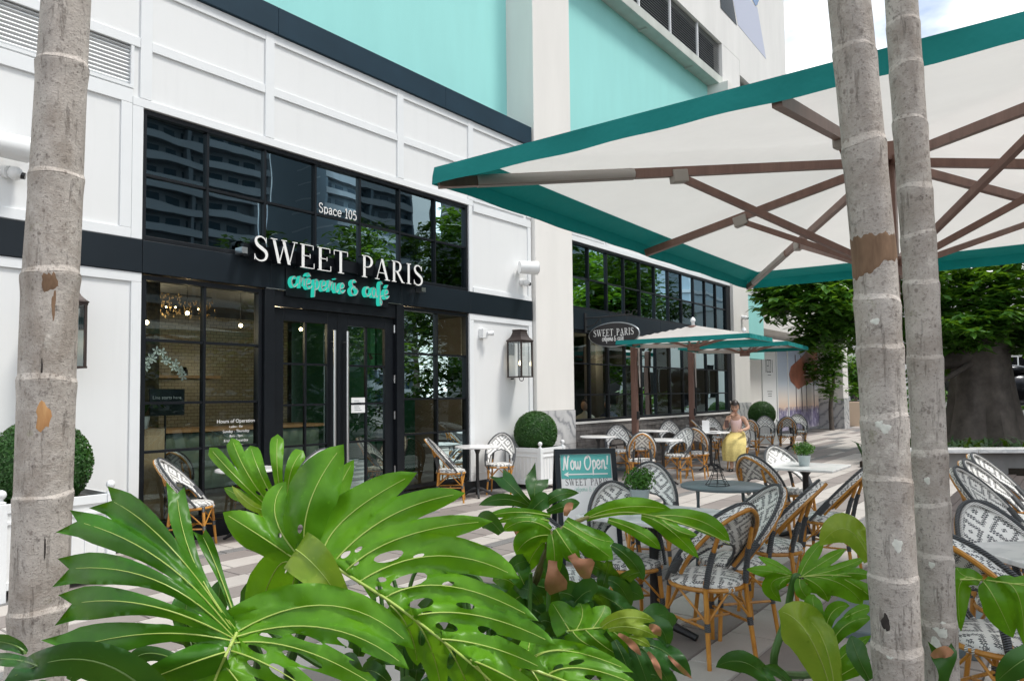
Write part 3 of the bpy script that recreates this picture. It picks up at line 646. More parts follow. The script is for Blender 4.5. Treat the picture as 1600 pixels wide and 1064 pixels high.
stem = smooth_path([(0, 0, .1), (.0, 0, .4), (.03, 0, .62), (.14, 0, .74), (.30, 0, .66), (.40, 0, .54)], 6); MB().tube(stem, .005, 6).build('stem', MT['stem'], orc)
for k in range(13):
    p = stem[min(len(stem)-1, 12+int(k*1.5))]
    m = MB(); c = Vector(p)+Vector((rr.uniform(-.02, .02), -.03, rr.uniform(-.05, .03)))
    for q in range(5):
        a = q*1.2566+k; m.add([c, c+Vector((.035*math.cos(a-.4), -.012, .035*math.sin(a-.4))), c+Vector((.05*math.cos(a), -.006, .05*math.sin(a))), c+Vector((.035*math.cos(a+.4), -.012, .035*math.sin(a+.4)))], [(0, 1, 2, 3)])
    m.build('blossom', MT['flower'], orc)
# ------------------------------------------------------------------ lettering: drawn letters (roman capitals, brush script)
def _arc(pts, ws): return ('c', pts, ws)
ROMAN = {
 'S': (.56, [_arc([(.47, .80), (.40, .93), (.27, .985), (.13, .92), (.09, .78), (.16, .63), (.31, .52), (.46, .40), (.50, .24), (.43, .08), (.28, .015), (.13, .06), (.05, .20)], [.03, .05, .06, .08, .10, .13, .14, .13, .10, .08, .06, .05, .03]), ('l', .475, .74, .475, .97, .03), ('l', .045, .03, .045, .26, .03)]),
 'W': (1.06, [('l', .12, .98, .33, .02, .115), ('l', .33, .02, .545, .93, .04), ('l', .50, .98, .73, .02, .115), ('l', .73, .02, .95, .98, .04), ('h', -.02, .24, .985), ('h', .40, .62, .985), ('h', .85, 1.06, .985)]),
 'E': (.64, [('l', .15, 0, .15, 1, .12), ('h', .02, .57, .985), ('h', .02, .61, .015), ('h', .15, .43, .52), ('l', .565, .80, .565, .99, .03), ('l', .605, .01, .605, .23, .03), ('l', .43, .43, .43, .61, .028)]),
 'T': (.68, [('l', .34, 0, .34, 1, .12), ('h', .02, .66, .985), ('l', .03, .78, .03, .99, .03), ('l', .65, .78, .65, .99, .03), ('h', .20, .48, .015)]),
 'P': (.58, [('l', .15, 0, .15, 1, .12), ('h', .02, .28, .015), ('h', .02, .2, .985), _arc([(.15, .985), (.34, .975), (.47, .89), (.51, .74), (.46, .58), (.34, .49), (.15, .475)], [.03, .05, .09, .125, .09, .05, .03])]),
 'A': (.76, [('l', .10, .02, .36, .98, .04), ('l', .37, .98, .64, .02, .12), ('h', .19, .50, .32), ('h', -.01, .23, .015), ('h', .50, .78, .015)]),
 'R': (.70, [('l', .15, 0, .15, 1, .12), ('h', .02, .28, .015), ('h', .02, .2, .985), _arc([(.15, .985), (.34, .975), (.46, .90), (.49, .76), (.45, .61), (.34, .52), (.15, .505)], [.03, .05, .09, .12, .09, .05, .03]), ('l', .30, .51, .60, .02, .12), ('h', .53, .72, .015)]),
 'I': (.32, [('l', .16, 0, .16, 1, .12), ('h', .03, .29, .985), ('h', .03, .29, .015)]),
}
SCRIPT = {
 'c': (.66, [[(.55, .82), (.35, 1), (.1, .75), (.06, .35), (.25, .02), (.5, .1), (.66, .35)]]),
 'r': (.56, [[(.0, .35), (.14, 1.05), (.2, .85), (.16, .0), (.2, .5), (.38, .95), (.52, .88), (.5, .3), (.56, .3)]]),
 'e': (.64, [[(.04, .38), (.45, .55), (.5, .85), (.3, 1), (.08, .75), (.05, .3), (.25, .02), (.5, .12), (.64, .35)]]),
 'ê': (.64, [[(.04, .38), (.45, .55), (.5, .85), (.3, 1), (.08, .75), (.05, .3), (.25, .02), (.5, .12), (.64, .35)], [(.06, 1.22), (.28, 1.5), (.5, 1.22)]]),
 'é': (.64, [[(.04, .38), (.45, .55), (.5, .85), (.3, 1), (.08, .75), (.05, .3), (.25, .02), (.5, .12), (.64, .35)], [(.34, 1.2), (.52, 1.5)]]),
 'p': (.68, [[(.12, .98), (.16, .4), (.12, -.7)], [(.15, .7), (.35, 1), (.58, .75), (.55, .3), (.32, .02), (.15, .22)]]),
 'i': (.42, [[(.1, .95), (.1, .25), (.25, .02), (.42, .3)], [(.11, 1.3), (.13, 1.38)]]),
 'a': (.74, [[(.52, .8), (.3, 1), (.06, .7), (.06, .25), (.25, .02), (.46, .3), (.54, .9), (.54, .2), (.64, .02), (.76, .25)]]),
 'f': (.56, [[(.5, 1.5), (.36, 1.75), (.2, 1.4), (.18, .5), (.15, -.5), (.28, -.75), (.42, -.4), (.2, .1), (.56, .3)]]),
 '&': (1.0, [[(.62, 1.3), (.38, 1.5), (.12, 1.25), (.2, .9), (.5, .8), (.15, .7), (.0, .35), (.2, -.02), (.6, .02), (.8, .4), (.6, .68), (.4, .6)]]),
 'N': (1.2, [[(.0, .1), (.12, 0), (.26, .8), (.36, 1.5), (.5, .7), (.68, 0), (.8, .8), (.95, 1.5), (1.12, 1.42)]]),
 'o': (.66, [[(.3, 1), (.06, .7), (.08, .2), (.3, 0), (.55, .3), (.5, .8), (.3, 1), (.45, .8), (.68, .85)]]),
 'w': (.92, [[(.03, .95), (.1, .2), (.25, .02), (.42, .4), (.45, .9), (.5, .2), (.65, .02), (.85, .5), (.86, .95)]]),
 'O': (1.1, [[(.62, 1.5), (.2, 1.3), (.0, .7), (.2, .05), (.6, 0), (.95, .6), (.9, 1.25), (.6, 1.5), (.4, 1.2)]]),
 'n': (.78, [[(.1, .95), (.12, 0), (.2, .7), (.4, 1), (.55, .75), (.55, .1), (.7, .02), (.8, .25)]]),
 '!': (.4, [[(.3, 1.5), (.15, .45)], [(.1, .06), (.11, -.0)]]),
}
def ribbon(pts, ws, k=5):
    P = smooth_path(pts, k); n = len(P); L = []; Rr = []
    for i, p in enumerate(P):
        t = (P[min(i+1, n-1)]-P[max(i-1, 0)]); t = Vector((t.x, t.y, 0)).normalized(); nn = Vector((-t.y, t.x, 0))
        f = i/k; a = int(min(f, len(ws)-1)); b = min(a+1, len(ws)-1); w = ws[a] + (ws[b]-ws[a])*(f-a)
        L.append(p+nn*w/2); Rr.append(p-nn*w/2)
    return L, Rr
def strip(m, L, Rr, fr, d0, d1, sides=None):
    n = len(L); base = m.m
    a = [fr(p, d1) for p in L]; b = [fr(p, d1) for p in Rr]; c = [fr(p, d0) for p in L]; d = [fr(p, d0) for p in Rr]
    m.add(a+b, [(i, i+1, n+i+1, n+i) for i in range(n-1)])
    if sides is not None: m.m = sides
    m.add(c+d, [(i, i+1, n+i+1, n+i) for i in range(n-1)]); m.add(a+c, [(i, i+1, n+i+1, n+i) for i in range(n-1)]); m.add(b+d, [(i, i+1, n+i+1, n+i) for i in range(n-1)])
    m.add([a[0], b[0], d[0], c[0]], [(0, 1, 2, 3)]); m.add([a[-1], b[-1], d[-1], c[-1]], [(0, 1, 2, 3)]); m.m = base
def roman(m, ch, fr, d0, d1, sides=None, hw=.035):
    for k, st in enumerate(ROMAN[ch][1]):
        e = d1 + (d1-d0)*.012*k + .00025*k
        if st[0] == 'c': L, Rr = ribbon(st[1], st[2])
        elif st[0] == 'h': L, Rr = [Vector((st[1], st[3]+hw/2, 0)), Vector((st[2], st[3]+hw/2, 0))], [Vector((st[1], st[3]-hw/2, 0)), Vector((st[2], st[3]-hw/2, 0))]
        else:
            _, x0, y0, x1, y1, w = st; L, Rr = [Vector((x0-w/2, y0, 0)), Vector((x1-w/2, y1, 0))], [Vector((x0+w/2, y0, 0)), Vector((x1+w/2, y1, 0))]
        strip(m, L, Rr, fr, d0, e, sides)
def script_strokes(word, gap=.06):
    x = 0; out = []
    for ch in word:
        if ch == ' ': x += .55; continue
        w, ss = SCRIPT[ch]; out.append((ch, x, [[(px+x, py) for px, py in s] for s in ss])); x += w+gap
    return out, x
def roman_word(word, gap=.10, space=.55):
    x = 0; out = []
    for ch in word:
        if ch == ' ': x += space; continue
        out.append((ch, x)); x += ROMAN[ch][0]+gap
    return out, x-gap
# ---- illuminated sign above the door
sign = thing('storefront_sign', 'black sign with tall white serif capitals over teal script above the door', 'sign', (4.57, -.04, 3.07))
white_letter = plain('white_letter_face', (.82, .82, .80), .35); NE = emis('teal_neon', (.02, .50, .38), .55)
bx(-.06, 2.78, -.06, 0, .05, .20).build('raceway', MT['black'], sign); 
lay, wid = roman_word('SWEET PARIS'); S_ = .285; kx = 2.68/(wid*S_)
for ch, x in lay:
    m = MB(); roman(m, ch, lambda p, d, x=x: Vector(((p.x+x)*S_*kx, -d, p.y*S_)), .062, .165, 1)
    m.build('letter', [white_letter, MT['black']], sign)
lay, wid = script_strokes('crêperie & café', .16); S2 = .128; k2 = 1.58/(wid*S2)
bx(.53, 2.16, -.012, -.004, -.34, .0).build('back_panel', MT['black'], sign)
for ch, x, ss in lay:
    m = MB()
    for s in ss:
        L, Rr = ribbon(s, [.12]*len(s)); strip(m, L, Rr, lambda p, d: Vector((.55+p.x*S2*k2, -d, -.235+p.y*S2)), .02, .085 + .0007*len(m.v) % .003, 0)
        m.m = 1; L, Rr = ribbon(s, [.055]*len(s)); strip(m, L, Rr, lambda p, d: Vector((.55+p.x*S2*k2, -d, -.235+p.y*S2)), .088, .0955, 1); m.m = 0
    m.build('script_letter', [NE, plain('pinkish_letter_core', (.46, .42, .42), .4) if 'pinkish_letter_core' not in bpy.data.materials else bpy.data.materials['pinkish_letter_core']], sign)
bx(-.14, -.07, -.16, -.02, .06, .13).build('transformer', MT['steel'], sign)
bx(2.70, 2.78, -.12, -.0, -.07, -.01).build('transformer', MT['steel'], sign)
# ---- flat print with the built-in sans letters
def text_mesh(name, body, size, mt, parent, loc, rot, align='CENTER', sx=1.0):
    cu = bpy.data.curves.new(name, 'FONT'); cu.body = body; cu.size = size; cu.align_x = align; cu.resolution_u = 2; cu.extrude = 0
    o = bpy.data.objects.new(name+'_tmp', cu); COL.objects.link(o); dg = bpy.context.evaluated_depsgraph_get(); me = bpy.data.meshes.new_from_object(o.evaluated_get(dg)); bpy.data.objects.remove(o)
    me.name = name; me.materials.clear(); me.materials.append(mt)
    o = put(name, me, parent, loc, rot); o.scale = (sx, 1, 1); return o
vinyl = plain('white_vinyl', (.80, .80, .79), .6); FX = (R(90), 0, 0)
# typewriter numerals and letters for the unit number
TYPE = {'S': (.62, [[(.50, .80), (.48, .95), (.28, 1), (.10, .88), (.12, .65), (.30, .53), (.50, .42), (.54, .18), (.38, .0), (.14, .03), (.08, .22)]]), 'p': (.66, [[(.14, .64), (.14, -.3)], [(.04, .63), (.14, .63)], [(.02, -.3), (.28, -.3)], [(.14, .5), (.34, .66), (.56, .5), (.56, .16), (.34, .0), (.14, .14)]]),
 'a': (.62, [[(.10, .55), (.28, .66), (.46, .56), (.46, .1), (.58, .02)], [(.46, .38), (.2, .36), (.08, .18), (.2, .0), (.46, .12)]]), 'c': (.6, [[(.50, .46), (.46, .6), (.28, .66), (.08, .48), (.08, .18), (.28, .0), (.52, .12)]]), 'e': (.62, [[(.08, .34), (.54, .34), (.50, .56), (.30, .66), (.08, .48), (.08, .18), (.28, .0), (.52, .10)]]),
 '1': (.5, [[(.10, .84), (.26, 1), (.26, .0)], [(.08, .0), (.44, .0)]]), '0': (.62, [[(.30, 1), (.10, .8), (.08, .3), (.3, .0), (.52, .3), (.5, .8), (.30, 1)]]), '5': (.62, [[(.50, .97), (.16, .97), (.12, .56), (.34, .64), (.54, .42), (.50, .12), (.28, .0), (.08, .12)]])}
num = thing('unit_number', 'white lettering reading Space 105 on the upper window', 'lettering', (5.645, -.0055, 3.868))
x = 0
for ch in 'Space 105':
    if ch == ' ': x += .45; continue
    w_, ss = TYPE[ch]; m = MB()
    for q, s in enumerate(ss):
        if len(s) > 2: L, Rr = ribbon(s, [.11]*len(s), 4)
        else:
            a, b = Vector((*s[0], 0)), Vector((*s[1], 0)); t = (b-a).normalized(); nn = Vector((-t.y, t.x, 0)); L, Rr = [a+nn*.055, b+nn*.055], [a-nn*.055, b-nn*.055]
        strip(m, L, Rr, lambda p, d: Vector(((p.x+x)*.107, .05-d, p.y*.118)), .001, .004+.0006*q)
    m.build('letter', vinyl, num); x += w_+.06
hrs = thing('opening_hours', 'small white opening hours lettering low on the left window', 'lettering', (4.52, .042, 0))
for z, s, b in ((1.235, .058, 'Hours of Operation'), (1.18, .036, 'Ladies - Bar'), (1.125, .044, 'Sunday - Thursday'), (1.075, .038, '8am - 9pm'), (1.02, .044, 'Friday - Saturday'), (.97, .038, '8am - 10pm')): text_mesh('line', b, s, vinyl, hrs, (0, 0, z), FX)
ln = thing('queue_notice', 'dark notice board with small white writing behind the left window', 'notice', (3.86, .34, 1.38)); bx(-.17, .21, 0, .02, -.05, .24).build('board', plain('dark_board', (.012, .02, .026), .4), ln)
text_mesh('line', 'Line starts here.', .05, vinyl, ln, (.02, -.002, .13), FX); MB().tube([(.0, .01, -1.38), (.0, .01, -.05)], .012, 8).build('stand', MT['iron'], ln)
nt = thing('paper_notice', 'white paper notice taped to the right door leaf', 'notice', (6.16, .034, 1.30)); bx(0, .23, 0, .002, 0, .20).build('sheet', MT['plastic'], nt)
for k in range(6): bx(.05, .17-.02*(k % 3), -.0012, -.0004, .03+.025*k, .036+.025*k).build('text_line', MT['greymetal'], nt)
# ---- hanging oval sign
ov = thing('hanging_oval_sign', 'black oval hanging sign with white lettering on an iron bracket', 'sign', (11.80, -.66, 2.62))
def oval(m, ry, rz, x0, x1, n=48):
    m.prism([(ry*math.cos(2*math.pi*k/n), rz*math.sin(2*math.pi*k/n)) for k in range(n)], (x0, 0, 0), (0, 1, 0), (0, 0, 1), (x1-x0, 0, 0))
m = MB(); oval(m, .53, .215, -.02, .02); m.build('board', plain('black_sign_board', (.016, .015, .017), .5), ov, bevel=.004)
m = MB(); m.tube([(0, .535*math.cos(2*math.pi*k/48), .22*math.sin(2*math.pi*k/48)) for k in range(48)], .016, 8, closed=True); m.build('rim', plain('silver_edge', (.35, .37, .38), .3, .7), ov, smooth=True)
lay, wid = roman_word('SWEET PARIS'); S3 = .125; k3 = .86/(wid*S3); m = MB()
for ch, x in lay: roman(m, ch, lambda p, d, x=x: Vector((-.0205-d, .43-(p.x+x)*S3*k3, -.02+p.y*S3)), .0005, .002, None, .07)
m.build('lettering', vinyl, ov)['kind'] = 'stuff'
lay, wid = script_strokes('crêperie & café'); S4 = .058; k4 = .46/(wid*S4); m = MB()
for ch, x, ss in lay:
    for s in ss:
        L, Rr = ribbon(s, [.22]*len(s)); strip(m, L, Rr, lambda p, d: Vector((-.0205-d, .24-p.x*S4*k4, -.115+p.y*S4)), .0005, .0015+.0004*(len(m.v) % 5))
m.build('script', vinyl, ov)['kind'] = 'stuff'
br = MB(); br.tube([(.0, .62, .35), (0, -.40, .35)], .014, 8); br.tube(smooth_path([(0, .6, .18), (0, .42, .22), (0, .3, .34)], 6), .010, 6)
for k in range(4): br.tube(smooth_path([(0, .1-.16*k, .36), (0, .05-.16*k, .43), (0, -.02-.16*k, .40), (0, .02-.16*k, .37)], 5), .006, 6)
for yy in (.28, -.28): br.tube([(0, yy, .35), (0, yy, .18)], .006, 6)
br.build('bracket', MT['iron'], ov, smooth=True); MB().box(-.04, .04, .61, .635, .08, .45).build('wall_plate', MT['iron'], ov)
# ---- wall fittings
def lantern(loc, label):
    L = thing('wall_lantern', label, 'lantern', loc, 0, 'copper wall lanterns')
    w, d, z0, z1 = .145, .14, -.40, .20; cy_ = -.20
    m = MB()
    for sx in (-1, 1):
        for sy in (-1, 1): m.box(sx*w-.011, sx*w+.011, cy_+sy*d-.011, cy_+sy*d+.011, z0+.016, z1)
    for z in (z0, z1-.02): 
        for sy in (-1, 1): m.box(-w-.016, w+.016, cy_+sy*d-.0125, cy_+sy*d+.0125, z, z+.02)
        for sx in (-1, 1): m.box(sx*w-.0125, sx*w+.0125, cy_-d+.0126, cy_+d-.0126, z+.001, z+.019)
    m.build('frame', MT['bronze'], L)
    for a, b in (((-w, cy_-d), (w, cy_-d)), ((-w, cy_-d), (-w, cy_+d)), ((w, cy_-d), (w, cy_+d))):
        MB().add([(a[0], a[1], z0+.02), (b[0], b[1], z0+.02), (b[0], b[1], z1-.02), (a[0], a[1], z1-.02)], [(0, 1, 2, 3)]).build('pane', MT['lampglass'], L)
    prof = [(1.14, 0), (1.16, .012), (1.02, .03), (.80, .07), (.66, .12), (.60, .165), (.64, .17), (.64, .19), (.5, .195)]
    m = MB(); vs = []
    for s_, z in prof: vs += [(-w*s_, cy_-d*s_, z1+z), (w*s_, cy_-d*s_, z1+z), (w*s_, cy_+d*s_, z1+z), (-w*s_, cy_+d*s_, z1+z)]
    fs = [(4*i+k, 4*i+(k+1) % 4, 4*i+4+(k+1) % 4, 4*i+4+k) for i in range(len(prof)-1) for k in range(4)] + [(0, 1, 2, 3), tuple(4*(len(prof)-1)+k for k in range(4))]
    m.add(vs, fs); m.build('roof', MT['bronze'], L)
    m = MB(); m.box(-.07, .07, -.03, -.002, -.02, .22); m.box(-.02, .02, -.075, -.03, .12, .18); m.tube([(0, -.005, z0-.02), (0, -.06, z0-.02)], .012, 8); m.tube(smooth_path([(0, cy_+.02, z0), (0, cy_+.0, z0-.05), (0, cy_-.06, z0-.05), (0, cy_-.07, z0)], 4), .007, 6); m.build('wall_mount', MT['iron'], L)
    m = MB(); m.tube([(0, cy_, z0+.02), (0, cy_, z0+.14)], .014, 10); m.lathe([(.03, .14), (.038, .16), (.02, .20)], 10, (0, cy_, z0)); m.build('burner', MT['bronze'], L)
    m = MB()
    for q in (-.014, .014): m.lathe([(.004, .20), (.013, .225), (.009, .25), (.001, .28)], 8, (q, cy_, z0))
    m.build('flame', emis('gas_flame', (1, .75, .42), 6) if 'gas_flame' not in bpy.data.materials else bpy.data.materials['gas_flame'], L, smooth=True)
lantern((9.50, -.002, 2.20), 'copper gas lantern on white wall right of the window'); lantern((2.63, -.002, 2.20), 'copper gas lantern half hidden behind the left palm trunk')
def wall_speaker(loc, rz, label):
    S = thing('wall_speaker', label, 'speaker', loc, rz, 'speakers high on the white wall')
    m = MB(); m.tube([(-.02, -.18, 0), (.30, -.18, 0)], [.105, .115], 28); m.build('body', MT['plastic'], S, smooth=True); MB().tube([(.301, -.18, 0), (.312, -.18, 0)], .10, 28).build('grille', plain('grey_mesh', (.35, .35, .36), .6), S)
    MB().box(.02, .10, -.09, 0, -.04, .04).build('bracket', MT['plastic'], S, bevel=.006)
def dome_camera(loc, rz, label):
    S = thing('security_camera', label, 'camera', loc, rz, 'white dome cameras under the speakers')
    m = MB(); m.tube([(0, 0, 0), (0, -.06, -.01)], .055, 16); m.sphere((.02, -.10, -.02), .062, 16, 10); m.build('body', MT['plastic'], S, smooth=True)
    m = MB(); m.tube([(.05, -.135, -.035), (.072, -.158, -.04)], [.034, .03], 14); m.build('lens', MT['lens'], S, smooth=True)
wall_speaker((9.72, 0, 3.66), R(-35), 'white cylinder speaker on the wall beside the cream pillar'); dome_camera((9.80, 0, 3.45), R(20), 'white dome camera below the speaker near the cream pillar')
wall_speaker((2.05, 0, 3.74), R(-4), 'white speaker half hidden behind the left palm trunk'); dome_camera((2.22, 0, 3.56), R(20), 'white dome camera left of the left palm trunk')
S = thing('motion_sensor', 'small white sensor box on the wall above the lower panel', 'sensor', (8.75, 0, 2.50)); bx(-.06, .06, -.09, 0, -.08, .07).build('housing', MT['plastic'], S, bevel=.008); m = MB(); m.tube([(.04, -.10, -.01), (.12, -.15, .0)], [.035, .04], 12); m.build('head', MT['plastic'], S, smooth=True)
dome_camera((19.9, -.09, 3.62), R(10), 'small camera on the second cream pillar')

# ------------------------------------------------------------------ parasols
def canopy(m, hx, hy, z0, za, vent=0, n=20, sag=.10):
    def fn(u, v):
        x, y = (u*2-1), (v*2-1); k = max(abs(x), abs(y)); kk = min(abs(x), abs(y))
        z = za - (za-z0)*k
        z -= sag*math.sin(math.pi*min(k, 1))*(1-(kk/max(k, 1e-6))**2)*.35 if k > 0 else 0
        return (x*hx, y*hy, z)
    m.grid(fn, n, n)
def parasol(name, label, loc, hx, hy, z0, za, rz=0, post=None, group='cream and teal parasols', vz=.17, top_teal=False, runner=None):
    P = thing(name, label, 'parasol', loc, rz, group)
    m = MB(); canopy(m, hx, hy, z0, za); m.build('canopy', MT['canvas'], P, smooth=True, fixn=False)
    # teal border: a strip on the cloth edge and the hanging flap
    m = MB(); sag_ = .10; bw = .27 if top_teal else .04
    for sx, sy in ((1, 0), (-1, 0), (0, 1), (0, -1)):
        def fn(u, v, sx=sx, sy=sy):
            t = u*2-1; wv = .008*math.sin(t*23+sx)+.006*math.sin(t*9)
            if v <= .4: k = 1-(bw/max(hx, hy))*(1-v/.4); z = za-(za-z0)*k - sag_*math.sin(math.pi*k)*(1-t*t)*.35 + (-.007 if top_teal else .006); ox = 0
            else: k = 1; z = z0+.008-(v-.6)/.4*(vz+.008) - .012*(1-t*t)*(v-.6); ox = .005+.012*(v-.6)
            a = (hx*k+ox+wv*(v > .6)); b = hy*k+ox+wv*(v > .6)
            return (sx*a, t*b, z) if sx else (t*a, sy*b, z)
        m.grid(fn, 40, 5)
    m.build('valance', MT['valance'], P, smooth=True, fixn=False)
    zr = runner if runner is not None else z0-.35
    ribs = [(hx, hy), (hx, -hy), (-hx, hy), (-hx, -hy), (hx, 0), (-hx, 0), (0, hy), (0, -hy)]
    big = hx > 2
    rw = .040 if big else .030
    for rx, ry in ribs:
        c = rx and ry; top = Vector((0, 0, za-(.13 if hx > 2 else .07))); end = Vector((rx*.995, ry*.995, z0-(.075 if hx > 2 else .05)))
        rb = MB(); rb.bar(top, end, rw, rw*1.35); rb = rb.build('rib', MT['post'], P)
        s = top.lerp(end, .52 if c else .56) - Vector((0, 0, rw*.7)); rn = Vector((.06*(1 if rx > 0 else -1 if rx < 0 else 0), .06*(1 if ry > 0 else -1 if ry < 0 else 0), zr))
        MB().bar(rn, s, rw*.8, rw).build('strut', MT['post'], rb)
        d = (end-top).normalized(); MB().bar(s-d*.05, s+d*.05, rw*1.5, rw*1.9).build('joint', plain('taupe_joint', (.36, .33, .30), .5) if 'taupe_joint' not in bpy.data.materials else bpy.data.materials['taupe_joint'], rb, bevel=.006)
        if big and c:
            MB().tube([top.lerp(end, .40)+Vector((0, 0, -.002)) if False else top.lerp(end, .62), top.lerp(end, .93)], .034, 10).build('sleeve', MT['canvas'], rb, smooth=True)
    h = MB(); h.lathe([(.10, za-.14), (.10, za-.02), (.03, za+.0)], 12); h.build('hub', MT['post'], P); h = MB(); h.lathe([(.11, zr-.07), (.11, zr+.05)], 12); h.build('runner', MT['post'], P)
    m = MB(); m.lathe([(.03, za), (.03, za+.05), (.05, za+.08), (.04, za+.12), (.005, za+.15)], 10); m.build('finial', MT['trim'], P, smooth=True)
    if post is None:
        m = MB(); m.box(-.045, .045, -.045, .045, .05, za-.15); m.build('pole', MT['post'], P, bevel=.01); m = MB(); m.box(-.45, .45, -.45, .45, 0, .06); m.build('base', MT['greymetal'], P, bevel=.01)
    else:
        px, py = post; m = MB(); m.box(px-.05, px+.05, py-.06, py+.06, .0, z0+.02); m.build('post', MT['post'], P, bevel=.012)
        m = MB(); m.bar((px, py, z0-.04), (0, 0, zr+.02), .05, .07); m.build('arm', MT['canvas'], P, bevel=.01); m = MB(); m.box(px-.35, px+.35, py-.3, py+.3, 0, .05); m.build('base', MT['greymetal'], P, bevel=.01)
        m = MB(); rx_ = px+.03; m.tube(smooth_path([(rx_, py-.085, z0-.02), (rx_, py-.09, z0-.5), (rx_+.01, py-.10, z0-.85), (rx_+.03, py-.09, z0-.5), (rx_+.04, py-.085, z0-.02)], 6), .011, 6); m.build('cord', MT['canvas'], P)
        m = MB(); m.box(px-.06, px+.02, py-.10, py-.061, 1.0, 1.16); m.build('crank', MT['iron'], P, bevel=.01)
    return P
parasol('market_parasol', 'large cream parasol with dark teal border filling the upper right', (5.26, -6.55, 0), 2.48, 1.77, 2.72, 3.16, rz=R(1.6), vz=.085, runner=2.33, top_teal=True)
for lb_, cx_, cy_, hx_, hy_, ang, z_, za_, wp in (('cream parasol with teal edge next to the hanging oval sign', 12.5, -1.93, .68, 1.23, 3, 2.49, 2.76, (12.86, -.50)), ('furthest cream parasol with teal edge, above the topiary planter', 15.3, -1.85, 1.05, 1.10, 6, 2.49, 2.76, (15.55, -.50))):
    dxy = Matrix.Rotation(-R(ang), 2) @ Vector((wp[0]-cx_, wp[1]-cy_))
    parasol('market_parasol', lb_, (cx_, cy_, 0), hx_, hy_, z_, za_, rz=R(ang), post=(dxy.x, dxy.y), vz=.07, runner=2.36)

